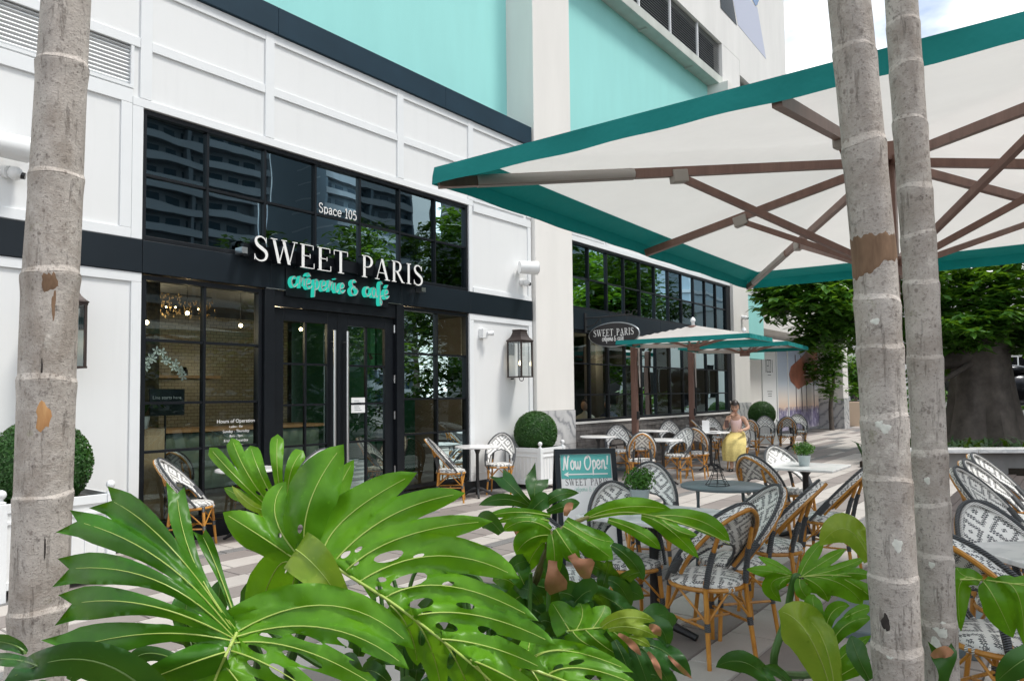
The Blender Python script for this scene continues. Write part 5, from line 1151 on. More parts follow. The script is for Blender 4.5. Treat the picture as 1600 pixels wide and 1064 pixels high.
mc = thing('menu_card', 'white menu card standing on the table in front of the woman', 'card', (13.46, -1.72, .756), R(215)); bx(-.004, .004, -.07, .07, 0, .22).build('card', MT['plastic'], mc); bx(-.0065, -.0045, -.03, .03, .09, .12).build('print', MT['greymetal'], mc)
ph = thing('phone', 'dark phone held by the woman over the table', 'phone', (13.62, -2.08, .83), R(190)); MB().box(-.005, .005, -.04, .04, 0, .15).build('body', plain('brown_phone', (.10, .05, .04), .3), ph, bevel=.005); MB().box(-.0068, -.0052, -.035, .035, .01, .14).build('screen', MT['lens'], ph)
for x, y, l in ((13.38, -1.56, 'clear tumbler left of the menu card'), (13.66, -1.60, 'clear tumbler behind the menu card')):
    g_ = thing('tumbler', l, 'glass', (x, y, .756), 0, 'tumblers on the woman\'s table'); m = MB(); m.lathe([(.03, 0), (.036, .11), (.033, .11), (.028, .01)], 16, caps=False); m.build('glass', MT['lampglass'], g_, smooth=True)
pl_ = thing('plate', 'white plate on the table near the woman', 'plate', (13.42, -1.92, .756)); m = MB(); m.lathe([(.07, 0), (.12, .014), (.118, .018), (.07, .006)], 28); m.build('dish', MT['tabletop'], pl_, smooth=True)
# diners dimly seen through the far window
def diner(x, y, rz, label, shirt):
    d = thing('person', label, 'person', (x, y, 0), rz, 'diners behind the far window')
    skin_body('body', [(0, 0, .55), (0, 0, .8), (.01, 0, 1.0), (.03, 0, 1.1), (.05, 0, 1.16), (.0, .17, 1.0), (.12, .2, .8), (.3, .12, .8), (.0, -.17, 1.0), (.12, -.2, .8), (.3, -.12, .8), (.40, .09, .5), (.40, -.09, .5), (.4, .09, .05), (.4, -.09, .05)], [(0, 1), (1, 2), (2, 3), (3, 4), (2, 5), (5, 6), (6, 7), (2, 8), (8, 9), (9, 10), (0, 11), (0, 12), (11, 13), (12, 14)], [.13, .12, .12, .05, .045, .055, .045, .03, .055, .045, .03, .075, .075, .045, .045], shirt, d, sub=1)
    m = MB(); m.sphere((.07, 0, 1.27), (.092, .076, .115), 16, 12); m.build('head', SKIN, d, smooth=True); m = MB(); m.sphere((.045, 0, 1.30), (.10, .086, .11), 16, 12); m.build('hair', HAIR, d, smooth=True)
diner(13.3, .95, R(200), 'diner in pale top seated behind the far window', plain('pale_shirt', (.55, .54, .5), .8)); diner(14.3, .95, R(190), 'diner in dark blue seated behind the far window', plain('blue_shirt', (.05, .07, .15), .8)); diner(15.9, .95, R(150), 'diner with light top right of the first parasol post', plain('grey_shirt', (.4, .4, .42), .8))
# ------------------------------------------------------------------ palm trunks
def trunk(name_label, pts, rad, rings, seed, scars, torn=None):
    """pts: (x, y, z) up the axis; rad: radius at those; rings: heights of the leaf-scar rings"""
    t = thing('palm_trunk', name_label, 'palm tree', (pts[0][0], pts[0][1], 0))
    o = Vector((pts[0][0], pts[0][1], 0)); P = [Vector(p)-o for p in pts]
    def axis(z):
        for i in range(len(P)-1):
            if z <= P[i+1].z or i == len(P)-2:
                f = (z-P[i].z)/(P[i+1].z-P[i].z); return P[i].lerp(P[i+1], f), rad[i]+(rad[i+1]-rad[i])*f
    rr = random.Random(seed); ph = [rr.uniform(0, 6) for _ in range(6)]
    rt = [(z, rr.uniform(-.012, .012), rr.uniform(0, 6), rr.uniform(.7, 1.3)) for z in rings]
    def prof(z, a):
        e = 0
        for zr, tilt, p0, amp in rt:
            d = z-(zr+tilt*math.cos(a-p0)+.003*math.sin(3*a+p0))
            if d < 0: e += .055*amp*math.exp(-(d/.045)**2)            # swelling under the ring
            else: e += .030*amp*math.exp(-(d/.010)**2) - .006*math.exp(-(d/.08)**2)
        e += .018*math.sin(2*a+ph[0]+z*1.7)+.012*math.sin(3*a+ph[1]-z*2.3)+.008*math.sin(5*a+z*6+ph[2])
        return e
    def surf(z, a, k=1.0):
        c, r = axis(z); r = r*(1+prof(z, a))*k; return Vector((c.x+r*math.cos(a), c.y+r*math.sin(a), z))
    z0, z1 = P[0].z, P[-1].z; zs = [z0+(z1-z0)*i/260 for i in range(261)]
    for zr, *_ in rt: zs += [zr+d for d in (-.012, -.004, .003, .010)]
    zs.sort(); NA = 44; m = MB(); vs = [surf(z, 2*math.pi*k/NA) for z in zs for k in range(NA)]
    m.add(vs, [(i*NA+k, i*NA+(k+1) % NA, (i+1)*NA+(k+1) % NA, (i+1)*NA+k) for i in range(len(zs)-1) for k in range(NA)])
    m.build('trunk', MT['bark'], t, smooth=True)
    for zr, tilt, p0, amp in rt:                                        # pale ring left by a fallen leaf
        m = MB(); hh = rr.uniform(.010, .020); vs = []
        for k in range(NA+1):
            a = 2*math.pi*k/NA; b = zr+tilt*math.cos(a-p0)+.003*math.sin(3*a+p0)
            vs += [surf(b-.001, a, 1.0015), surf(b+hh*(1+.25*math.sin(2*a+p0)), a, 1.002)]
        m.add(vs, [(2*k, 2*k+2, 2*k+3, 2*k+1) for k in range(NA)]); m.build('leaf_scar_ring', MT['ringpale'], t, smooth=True)
    ca = math.atan2(CAM.y-o.y, CAM.x-o.x)
    for z, da, w, h, mt, nm in scars:                                   # scars: height, angle from the side facing the camera, half size
        m = MB(); a0 = ca+da; rad_ = axis(z)[1]; n = 18; ring = []
        for k in range(n):
            q = 2*math.pi*k/n; j = 1+.28*math.sin(3*q+z*40)*.6+rr.uniform(-.15, .15); ring.append((w*math.cos(q)*j, h*math.sin(q)*j))
        vs = [surf(z, a0, 1.005)]
        for f in (.5, .97): vs += [surf(z+y*f, a0+x*f/rad_, 1.004) for x, y in ring]
        vs += [surf(z+y*1.06, a0+x*1.06/rad_, .998) for x, y in ring]
        fs = [(0, 1+k, 1+(k+1) % n) for k in range(n)]
        for L in (0, 1): fs += [(1+L*n+k, 1+(L+1)*n+k, 1+(L+1)*n+(k+1) % n, 1+L*n+(k+1) % n) for k in range(n)]
        m.add(vs, fs); m.build(nm, MT[mt], t, smooth=True)
    if torn:                                                            # a wide strip of bark torn off
        zt_, zb0, zb1 = torn; m = MB(); NU, NV = 40, 14
        def fn(u, v):
            a = ca-1.75+3.5*u; f = 1-u; top = zt_+.004*math.sin(u*31)+.003*math.sin(u*67); sl = min(1, max(0, (f-.30)/.35)); bot = zb0+(zb1-zb0)*sl+.005*math.sin(u*23)+.003*math.sin(u*53)
            z = bot+(top-bot)*v; e = 1.012 if 0 < v < 1 and 0 < u < 1 else .995
            return surf(z, a, e)
        m.grid(fn, NU, NV); m.build('bark_scar', MT['barkscar'], t, smooth=True)
    return t
def zt(py, px, d): return at(px, py, d).z
rl = [zt(y, x, 2.72) for y, x in ((950, 60), (772, 66), (596, 72), (432, 80), (275, 88), (100, 95))]
trunk('pale palm trunk on the left edge, with an orange cut', [(1.02, -4.36, -.1), (1.05, -4.42, .62), (1.05, -4.47, 1.96), (1.07, -4.52, 3.05), (1.08, -4.56, 5.2)], [.099, .094, .095, .082, .072], rl+[3.45, 3.9], 4,
      [(zt(650, 55, 2.7), -.12, .022, .052, 'barkcut', 'bark_cut'), (zt(443, 73, 2.7), -.05, .024, .042, 'barkscar', 'bark_scar'), (zt(480, 92, 2.7), .12, .006, .05, 'barkscar', 'bark_scar'), (zt(575, 50, 2.7), -.2, .003, .03, 'barkdark', 'bark_crack'), (zt(850, 72, 2.7), .1, .003, .04, 'barkdark', 'bark_crack')])
def axis_pts(pxs, d): return [tuple(at(x, y, d)) for x, y in pxs]
K1 = 2.02; a1 = axis_pts([(1420, 1300), (1404, 1064), (1366, 400), (1327, 0), (1250, -700)], K1)
r1 = [zt(y, x, K1) for y, x in ((1010, 1400), (900, 1395), (750, 1385), (655, 1380), (545, 1375), (472, 1372), (230, 1352), (85, 1335))]
trunk('thicker palm trunk on the right with a torn brown bark patch', [(a1[0][0], a1[0][1], -.1)]+a1[1:], [.067, .063, .0570, .0555, .052], r1+[2.9, 3.3], 9,
      [(zt(965, 1370, K1), -.38, .010, .024, 'barkdark', 'bark_knot'), (zt(845, 1415, K1), .3, .012, .017, 'lichen', 'lichen_patch'), (zt(668, 1386, K1), .05, .013, .013, 'lichen', 'lichen_patch'), (zt(660, 1370, K1), -.2, .009, .010, 'lichen', 'lichen_patch'), (zt(1015, 1385, K1), -.25, .010, .008, 'lichen', 'lichen_patch'), (zt(505, 1360, K1), -.1, .011, .008, 'lichen', 'lichen_patch')], (zt(371, 1367, K1), zt(412, 1367, K1), zt(436, 1367, K1)))
K2 = 2.36; a2 = axis_pts([(1480, 1300), (1472, 1064), (1436, 400), (1408, 0), (1350, -700)], K2)
r2 = [zt(y, x, K2) for y, x in ((975, 1465), (870, 1462), (790, 1458), (710, 1455), (560, 1450), (445, 1440), (370, 1436), (300, 1432), (195, 1424), (110, 1416), (40, 1410))]
trunk('slimmer palm trunk close behind the thicker one on the right', [(a2[0][0], a2[0][1], -.1)]+a2[1:], [.055, .053, .0505, .0475, .044], r2+[3.0, 3.3], 14,
      [(zt(975, 1480, K2), .1, .018, .026, 'lichen', 'lichen_patch'), (zt(1000, 1462, K2), -.25, .016, .024, 'lichen', 'lichen_patch'), (zt(748, 1450, K2), -.2, .008, .011, 'lichen', 'lichen_patch'), (zt(878, 1450, K2), -.2, .008, .010, 'lichen', 'lichen_patch')])

# ------------------------------------------------------------------ monstera and philodendron leaves
# A blade is a set of lobes along a midrib; each lobe has a bent centre line, a width and its own rise and droop.
def qbez(a, b, c, t): return a*(1-t)*(1-t)+b*2*t*(1-t)+c*t*t
def lobe_w(t, W, kind):
    if kind == 'p':   q = min(1, max(0, (t-.22)/.62)); s = .40+.60*q*q*(3-2*q) if t < .86 else 1-.22*((t-.86)/.14)               # narrow stalk, flared fishtail end
    elif kind == 'r': q = min(1, t/.75); s = .50+.50*q*q*(3-2*q) if t < .8 else max(0, 1-((t-.8)/.2)**3)**.5          # blunt, rolled end
    elif kind == 'w': s = 1.12-.34*min(1, max(0, (t-.40)/.30)); s *= 1 if t < .6 else max(0, 1-((t-.6)/.4)**2.2)**.75                               # webbed to its neighbours
    else:             s = .45+.75*math.sin(math.pi*min(t/.8, 1)*.5) if t < .55 else (1.15)*max(0, 1-((t-.55)/.45)**1.7)**.8
    return W*s*.5
def leaf(plant, lobes, midrib=None, holes=(), mt='leaf', cell=9, vein=1.0, rnd=0, wav=.012, fold=.10, vr=.0016):
    """lobes: (root, middle, tip, width, (d_root, d_mid, d_tip), kind); image-plane directions measured in the calibrated view, d = distance"""
    rg = random.Random(rnd); P2 = []; polys = []; edges = []; faces = []; LB = []
    for lb in lobes:
        a, b, c, Wd, dd = lb[:5]; kind = lb[5] if len(lb) > 5 else 'l'
        a, b, c = Vector(a), Vector(b), Vector(c); ctrl = b*2-(a+c)*.5; n = 14; Ls = []; Rs = []; cen = []; d = Vector((1, 0))
        j1, j2 = rg.uniform(.85, 1.15), rg.uniform(.85, 1.15)
        for i in range(n+1):
            t = i/n; p = qbez(a, ctrl, c, t); dv = (ctrl-a)*(1-t)+(c-ctrl)*t; d = dv.normalized() if dv.length > 1e-6 else d; nn = Vector((-d.y, d.x)); w = lobe_w(t, Wd, kind); cen.append((p, nn, w, t))
            wob = 1+.05*math.sin(t*9+rg.uniform(0, .5)); Ls.append(p+nn*w*j1*wob); Rs.append(p-nn*w*j2*wob)
        if kind == 'p' and mt != 'leafbrown':
            sg = 1 if d.x*.3+d.y > 0 else -1; A_, B_ = (Ls, Rs) if sg > 0 else (Rs, Ls)
            A_[-1] = A_[-1]+d*Wd*.42+nn*Wd*.10*sg; A_[-2] = A_[-2]+d*Wd*.08; B_[-1] = B_[-1]+d*Wd*.10; c = c-d*Wd*.24
        poly = Ls+[c]+Rs[::-1] if (Ls[-1]-c).length > .5 else Ls+Rs[::-1][1:]
        polys.append(poly); LB.append((cen, dd, Wd, rg.uniform(.5, 1.5), rg.uniform(0, 6.28)))
    off = 0; V = []
    def addpoly(pl):
        nonlocal off
        V.extend(pl); faces.append(list(range(off, off+len(pl)))); off += len(pl)
    for pl in polys: addpoly(pl)
    nl = len(polys)
    for (cx, cy_, rx, ry, rot) in holes:
        cs, sn = math.cos(R(rot)), math.sin(R(rot)); k = 12
        addpoly([Vector((cx+rx*math.cos(2*math.pi*i/k)*(1+.12*math.sin(2*math.pi*i/k+rot))*cs-ry*math.sin(2*math.pi*i/k)*sn, cy_+rx*math.cos(2*math.pi*i/k)*sn+ry*math.sin(2*math.pi*i/k)*cs)) for i in range(k)])
    x0 = min(p.x for p in V); x1 = max(p.x for p in V); y0 = min(p.y for p in V); y1 = max(p.y for p in V)
    yy = y0; row = 0
    while yy < y1:
        xx = x0+(cell/2 if row % 2 else 0)
        while xx < x1: V.append(Vector((xx+rg.uniform(-1, 1), yy+rg.uniform(-1, 1)))); xx += cell
        yy += cell*.87; row += 1
    ov, oe, of, ove, oee, ofe = delaunay_2d_cdt(V, [], faces, 0, 1e-4)
    A_ = np.array([(p.x, p.y) for p in ov]); F_ = np.array([f[:3] for f in of]); ctr = A_[F_].mean(axis=1)
    def inside_of(pl):                                                  # non-zero winding
        wn_ = np.zeros(len(ctr), int)
        for q in range(len(pl)):
            a, b = pl[q], pl[(q+1) % len(pl)]; cr = (b.x-a.x)*(ctr[:, 1]-a.y)-(b.y-a.y)*(ctr[:, 0]-a.x)
            wn_ += ((a.y <= ctr[:, 1]) & (b.y > ctr[:, 1]) & (cr > 0)).astype(int); wn_ -= ((a.y > ctr[:, 1]) & (b.y <= ctr[:, 1]) & (cr < 0)).astype(int)
        return wn_ != 0
    inn = np.zeros(len(ctr), bool)
    for fi in faces[:nl]: inn |= inside_of([V[i] for i in fi])
    for fi in faces[nl:]: inn &= ~inside_of([V[i] for i in fi])
    keep = [f for f, k in zip(of, inn) if k]
    def depth(p):
        sw = 0; sd = 0
        for cen, dd, Wd, fk, fp in LB:
            best = None
            for q, nn, w, t in cen:
                d2 = (p-q).length_squared
                if best is None or d2 < best[0]: best = (d2, q, nn, t, w)
            d2, q, nn, t, w = best; c_ = abs((p-q).dot(nn))/max(Wd*.5, 1)
            dep = dd[0]*(1-t)**2+2*t*(1-t)*(2*dd[1]-.5*(dd[0]+dd[2]))+dd[2]*t*t
            dep += fold*fk*(1+.6*math.sin(t*5+fp))*dd[0]*Wd/CF*min(c_, 1.3)**1.6
            dep += wav*math.sin(t*8+q.x*.05)*min(c_, 1.2)*(1 if (p-q).dot(nn) > 0 else -1)
            wgt = 1/(d2/(Wd*Wd*.1)+.02)**2.0; sw += wgt; sd += wgt*dep
        return sd/sw
    used = sorted({i for f in keep for i in f}); mp_ = {o: n for n, o in enumerate(used)}
    dv_ = np.array([depth(ov[i]) for i in used]); E_ = set()
    for f in keep:
        for q in range(len(f)): a, b = mp_[f[q]], mp_[f[(q+1) % len(f)]]; E_.add((min(a, b), max(a, b)))
    E_ = np.array(sorted(E_)); dg_ = np.zeros(len(used)); np.add.at(dg_, E_[:, 0], 1); np.add.at(dg_, E_[:, 1], 1); dg_ = np.maximum(dg_, 1)
    for _ in range(3):                                                 # relax the blade so that it bends smoothly
        ac = np.zeros(len(used)); np.add.at(ac, E_[:, 0], dv_[E_[:, 1]]); np.add.at(ac, E_[:, 1], dv_[E_[:, 0]]); dv_ = .4*dv_+.6*ac/dg_
    P_ = np.array([(ov[i].x, ov[i].y) for i in used])
    def depth(p):
        d2 = ((P_-np.array((p.x, p.y)))**2).sum(axis=1); j = np.argsort(d2)[:4]; w = 1/(d2[j]+.5); return float((dv_[j]*w).sum()/w.sum())
    par = list(range(len(used)))
    def find(i):
        while par[i] != i: par[i] = par[par[i]]; i = par[i]
        return i
    for a, b in E_: par[find(int(a))] = find(int(b))
    comps = {}
    for f in keep: comps.setdefault(find(mp_[f[0]]), []).append(f)
    first = None; objs = {}
    for root, fs in comps.items():                                      # each separate blade is a leaf of its own
        if len(fs) < 5: continue
        us = sorted({i for f in fs for i in f}); mq = {o: n for n, o in enumerate(us)}
        m = MB(); m.add([at(ov[i].x, ov[i].y, dv_[mp_[i]]) for i in us], [tuple(mq[i] for i in f) for f in fs])
        lo = m.build('leaf', MT[mt], plant, smooth=False, fixn=True); lo.data.polygons.foreach_set('use_smooth', [True]*len(lo.data.polygons)); objs[root] = (lo, MB()); first = first or lo
    if vein and objs:
        def owner(q):
            j = int(np.argmin(((P_-np.array((q.x, q.y)))**2).sum(axis=1))); r_ = find(j); return objs.get(r_) or next(iter(objs.values()))
        for (cen, dd, Wd, fk, fp), lb in zip(LB, lobes):
            pts = [at(q.x, q.y, depth(q)-.0015) for q, nn, w, t in cen if t < .93]
            owner(cen[7][0])[1].tube(pts, [vr*vein*(1.25-.95*i/len(pts)) for i in range(len(pts))], 6)
        if midrib:
            sp_ = smooth_path([(x, y, 0) for x, y in midrib], 8); pts = [at(q.x, q.y, depth(Vector((q.x, q.y)))-.002) for q in sp_]
            owner(sp_[len(sp_)//2])[1].tube(pts, [vr*2.5*vein*(1-.6*i/len(pts)) for i in range(len(pts))], 8)
        for lo, vm in objs.values():
            if vm.v: vm.build('vein', MT['vein'] if mt in ('leaf', 'leaflime', 'leafmid') else MT['veindark'], lo, smooth=True)['kind'] = 'stuff'
    return first
MT['veindark'] = plain('dark_leaf_vein', (.11, .19, .04), .4)
def petiole(plant, pts, r=.009, mt='stem'):
    P = smooth_path([tuple(p) for p in pts], 8); MB().tube(P, [r*(1.25-.4*i/len(P)) for i in range(len(P))], 8).build('petiole', MT[mt], plant, smooth=True)
def plant(label, loc=(0, 0, 0), name='monstera_plant'): return thing(name, label, 'plant', (0, 0, 0))
GROUND = .09
# --- A: big leaf in the middle, lobe over its base with backlight painted in as lime
pa = plant('biggest bright green split leaf plant in the lower middle foreground')
dA = 1.62
leaf(pa, [((503, 868), (545, 805), (652, 738), 66, (1.60, 1.64, 1.66), 'w'), ((520, 880), (610, 806), (727, 770), 62, (1.58, 1.62, 1.60), 'w'), ((540, 892), (632, 838), (770, 814), 52, (1.56, 1.60, 1.55), 'w'), ((562, 908), (685, 868), (812, 904), 66, (1.54, 1.58, 1.46), 'w'), ((600, 934), (705, 916), (842, 970), 52, (1.50, 1.54, 1.40), 'w'), ((645, 962), (750, 962), (870, 1008), 48, (1.46, 1.48, 1.34), 'w'), ((690, 998), (770, 1012), (852, 1046), 44, (1.42, 1.44, 1.32), 'w'), ((735, 1030), (800, 1060), (862, 1100), 40, (1.38, 1.40, 1.3), 'w'),
            ((610, 945), (640, 985), (652, 1040), 44, (1.50, 1.53, 1.58), 'w'), ((650, 970), (676, 1020), (690, 1085), 44, (1.47, 1.50, 1.56), 'w'), ((695, 1004), (722, 1050), (738, 1100), 44, (1.43, 1.46, 1.5), 'w'), ((745, 1040), (765, 1075), (772, 1120), 40, (1.4, 1.42, 1.45), 'w')],
     [(500, 868), (537, 894), (619, 946), (719, 1022), (765, 1062), (800, 1100)], [(609, 869, 24, 8, -15), (642, 906, 30, 10, -14), (596, 905, 8, 4, 0), (592, 918, 6, 3, 0), (660, 942, 20, 8, -8), (668, 957, 9, 3, -8), (699, 979, 18, 7, 12), (659, 996, 6, 13, 0), (586, 945, 10, 3, 0), (700, 912, 10, 4, -10), (556, 880, 5, 3, -30), (540, 866, 9, 4, -35), (560, 858, 7, 3, -35), (728, 946, 15, 5, 10), (705, 1030, 6, 16, 15), (760, 985, 16, 6, 20), (655, 868, 9, 3, -15)], rnd=1, cell=8, fold=.16)
leaf(pa, [((478, 872), (484, 785), (537, 694), 64, (1.62, 1.60, 1.66), 'l'), ((468, 870), (430, 805), (447, 752), 44, (1.64, 1.66, 1.72), 'l'), ((462, 874), (408, 838), (348, 800), 46, (1.64, 1.62, 1.66), 'l'), ((455, 880), (425, 900), (392, 1005), 60, (1.64, 1.70, 1.80), 'l'), ((470, 880), (455, 920), (440, 985), 40, (1.65, 1.72, 1.8), 'l')], None, [(469, 826, 4, 7, 10), (437, 836, 3, 4, 0)], rnd=2, cell=8, fold=.22)
leaf(pa, [((503, 845), (522, 780), (553, 718), 34, (1.80, 1.82, 1.86), 'l'), ((505, 850), (545, 800), (575, 760), 24, (1.86, 1.88, 1.9), 'l'), ((515, 840), (560, 812), (610, 800), 26, (1.9, 1.92, 1.95), 'l')], None, rnd=3, cell=8, mt='leaf')
leaf(pa, [((462, 858), (505, 898), (540, 956), 66, (1.54, 1.46, 1.50), 'w')], None, rnd=4, cell=7, mt='leaflime', vein=.6, fold=-.12)
petiole(pa, [(2.05, -6.9, GROUND), at(520, 1130, 2.0), at(478, 960, 1.78), at(478, 880, 1.66), at(503, 868, 1.60)], .013)
# --- B: big leaf lower left with paddle lobes fanned over the trunk
pb = plant('split leaf plant at lower left with curled paddle lobes over the trunk')
leaf(pb, [((372, 988), (303, 878), (276, 764), 30, (1.32, 1.34, 1.40), 'p'), ((374, 985), (342, 895), (314, 832), 20, (1.34, 1.36, 1.40), 'p'), ((368, 990), (262, 850), (165, 778), 44, (1.31, 1.29, 1.40), 'p'), ((366, 992), (250, 874), (110, 812), 44, (1.30, 1.26, 1.37), 'p'), ((364, 994), (240, 905), (97, 890), 46, (1.28, 1.23, 1.35), 'p'), ((362, 996), (225, 944), (100, 946), 52, (1.26, 1.20, 1.31), 'p'), ((360, 1000), (230, 990), (92, 1018), 50, (1.24, 1.22, 1.26), 'p'),
          ((352, 1018), (260, 1050), (170, 1090), 50, (1.22, 1.2, 1.22), 'w')],
     [(370, 988), (352, 1025), (335, 1064), (325, 1100)], rnd=5, cell=8, fold=.22, vr=.0013, wav=.02, mt='leafmid')
leaf(pb, [((372, 986), (520, 946), (648, 1014), 60, (1.32, 1.33, 1.26), 'w'), ((370, 994), (515, 982), (640, 1046), 52, (1.30, 1.30, 1.22), 'w'), ((366, 1004), (475, 1016), (600, 1080), 50, (1.28, 1.28, 1.2), 'w'), ((360, 1016), (440, 1050), (520, 1110), 50, (1.26, 1.25, 1.2), 'w'), ((350, 1036), (385, 1080), (430, 1130), 50, (1.24, 1.24, 1.2), 'w'), ((345, 1040), (330, 1085), (320, 1130), 60, (1.24, 1.24, 1.2), 'w')],
     [(370, 988), (352, 1025), (335, 1064), (325, 1100)], [(472, 1030, 34, 8, 22), (482, 998, 26, 4, 18), (420, 992, 20, 3, 8), (402, 1014, 16, 5, 22), (440, 1050, 24, 8, 32), (545, 1006, 22, 5, 28), (398, 1038, 12, 5, 30), (560, 1040, 18, 5, 28)], rnd=6, cell=8, fold=.14, vr=.0013)
petiole(pb, [(1.65, -6.4, GROUND), at(420, 1150, 1.8), at(405, 1030, 1.5), at(372, 988, 1.32)], .011)
# --- C: curled upright lobes behind
pc = plant('upright plant with rolled lobe tips in front of the door')
leaf(pc, [((412, 786), (366, 742), (327, 699), 22, (1.95, 1.93, 1.98), 'r'), ((418, 784), (384, 735), (362, 684), 22, (1.95, 1.93, 2.0), 'r'), ((428, 780), (406, 738), (391, 696), 26, (1.95, 1.92, 2.0), 'r'), ((440, 776), (433, 728), (434, 678), 20, (1.94, 1.9, 1.96), 'r'), ((450, 778), (455, 735), (474, 704), 22, (1.94, 1.9, 1.94), 'r'), ((405, 790), (375, 775), (350, 762), 18, (1.95, 1.95, 2.0), 'l'), ((425, 780), (425, 800), (440, 830), 40, (1.95, 1.98, 2.0), 'w')], None, [(403, 770, 5, 2, 40), (418, 766, 5, 2, 40)], rnd=7, cell=6, fold=.35, vr=.0012)
leaf(pc, [((425, 795), (395, 790), (362, 758), 14, (1.9, 1.88, 1.92), 'l'), ((428, 805), (400, 812), (372, 796), 14, (1.9, 1.86, 1.9), 'l'), ((430, 800), (455, 790), (500, 770), 24, (2.0, 2.0, 2.05), 'l')], None, rnd=8, cell=6, mt='leaflime', vr=.001)
petiole(pc, [(2.2, -6.3, GROUND), at(440, 1000, 2.2), at(432, 850, 2.05), at(430, 790, 1.95)], .010)
# --- D: broken, drooping plant with dry tips
pd = plant('drooping torn plant with dry brown leaf tips in front of the easel sign')
leaf(pd, [((836, 796), (806, 766), (781, 742), 26, (2.3, 2.28, 2.35), 'p'), ((842, 795), (835, 768), (843, 743), 34, (2.3, 2.28, 2.34), 'p'), ((850, 794), (868, 775), (905, 770), 18, (2.28, 2.25, 2.3), 'l'), ((855, 800), (884, 790), (906, 785), 18, (2.28, 2.25, 2.3), 'l'), ((836, 796), (793, 780), (748, 789), 20, (2.3, 2.28, 2.3), 'l'), ((845, 805), (825, 812), (800, 815), 18, (2.28, 2.3, 2.3), 'l')], None, rnd=9, cell=6, mt='leafdark', vr=.001)
leaf(pd, [((860, 806), (806, 800), (757, 808), 14, (2.2, 2.16, 2.2), 'l'), ((858, 814), (815, 808), (770, 818), 10, (2.18, 2.16, 2.2), 'l'), ((860, 828), (822, 814), (785, 830), 24, (2.18, 2.14, 2.2), 'l'), ((860, 836), (828, 842), (806, 866), 32, (2.18, 2.14, 2.2), 'l'), ((850, 846), (832, 868), (822, 896), 26, (2.2, 2.2, 2.24), 'l')], None, rnd=10, cell=6, fold=.3, vr=.0013)
lf = leaf(pd, [((862, 834), (866, 862), (868, 905), 24, (2.12, 2.08, 2.12), 'l'), ((868, 826), (888, 856), (905, 880), 26, (2.1, 2.05, 2.1), 'l'), ((880, 822), (920, 846), (958, 874), 36, (2.1, 2.04, 2.1), 'l'), ((884, 812), (925, 838), (960, 846), 24, (2.12, 2.1, 2.12), 'l')], None, rnd=11, cell=6, fold=.3, vr=.0012)
leaf(pd, [((864, 872), (864, 895), (872, 925), 34, (2.10, 2.06, 2.1), 'p'), ((893, 866), (905, 880), (926, 890), 32, (2.06, 2.02, 2.06), 'p'), ((884, 806), (888, 794), (896, 786), 12, (2.1, 2.1, 2.12), 'l')], None, rnd=12, cell=5, mt='leafbrown', vein=0, fold=.4)
leaf(pd, [((915, 810), (975, 792), (1050, 796), 26, (2.5, 2.45, 2.5), 'l'), ((1002, 806), (1042, 824), (1092, 872), 24, (2.5, 2.44, 2.46), 'l'), ((1020, 806), (1090, 812), (1141, 846), 26, (2.5, 2.46, 2.5), 'l'), ((950, 812), (1000, 832), (1032, 858), 22, (2.5, 2.45, 2.48), 'l'), ((1035, 812), (1062, 830), (1090, 836), 14, (2.46, 2.42, 2.44), 'l')], [(915, 810), (975, 800), (1030, 808), (1095, 828), (1140, 850)], rnd=13, cell=6, fold=.3, vr=.0013)
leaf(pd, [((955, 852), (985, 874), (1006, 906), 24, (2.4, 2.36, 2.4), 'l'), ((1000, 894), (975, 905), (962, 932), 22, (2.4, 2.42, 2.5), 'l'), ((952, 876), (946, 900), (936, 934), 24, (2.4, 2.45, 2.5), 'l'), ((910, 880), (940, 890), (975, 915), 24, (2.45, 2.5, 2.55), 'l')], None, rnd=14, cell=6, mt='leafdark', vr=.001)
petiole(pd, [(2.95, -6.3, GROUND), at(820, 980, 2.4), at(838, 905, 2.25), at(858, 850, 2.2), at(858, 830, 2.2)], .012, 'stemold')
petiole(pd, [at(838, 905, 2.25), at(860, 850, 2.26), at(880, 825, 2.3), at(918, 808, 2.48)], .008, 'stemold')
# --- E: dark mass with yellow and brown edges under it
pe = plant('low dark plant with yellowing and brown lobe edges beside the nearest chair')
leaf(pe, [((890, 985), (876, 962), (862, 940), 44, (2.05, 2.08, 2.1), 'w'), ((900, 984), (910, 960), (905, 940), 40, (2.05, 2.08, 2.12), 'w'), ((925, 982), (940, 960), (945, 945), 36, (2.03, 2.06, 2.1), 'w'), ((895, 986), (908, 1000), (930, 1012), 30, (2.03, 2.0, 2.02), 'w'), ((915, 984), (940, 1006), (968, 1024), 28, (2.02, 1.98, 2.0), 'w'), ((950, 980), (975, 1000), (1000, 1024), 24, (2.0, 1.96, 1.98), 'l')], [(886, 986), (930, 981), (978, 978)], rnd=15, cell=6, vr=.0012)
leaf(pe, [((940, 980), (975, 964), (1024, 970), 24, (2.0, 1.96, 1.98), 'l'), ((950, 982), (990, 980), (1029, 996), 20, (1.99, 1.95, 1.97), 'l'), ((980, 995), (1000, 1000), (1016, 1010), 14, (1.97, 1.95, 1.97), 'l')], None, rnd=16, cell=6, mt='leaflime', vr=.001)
leaf(pe, [((985, 972), (1028, 978), (1042, 1012), 28, (2.06, 2.02, 2.06), 'l'), ((1010, 1006), (1045, 1022), (1080, 1058), 26, (2.0, 1.97, 2.0), 'l'), ((1000, 1010), (1025, 1035), (1050, 1075), 26, (1.98, 1.95, 2.0), 'l'), ((985, 1005), (1000, 1035), (1015, 1080), 24, (1.97, 1.95, 1.98), 'l'), ((960, 1000), (975, 1030), (985, 1060), 22, (1.97, 1.95, 1.98), 'l')], None, rnd=17, cell=6, mt='leafdark', vr=.001)
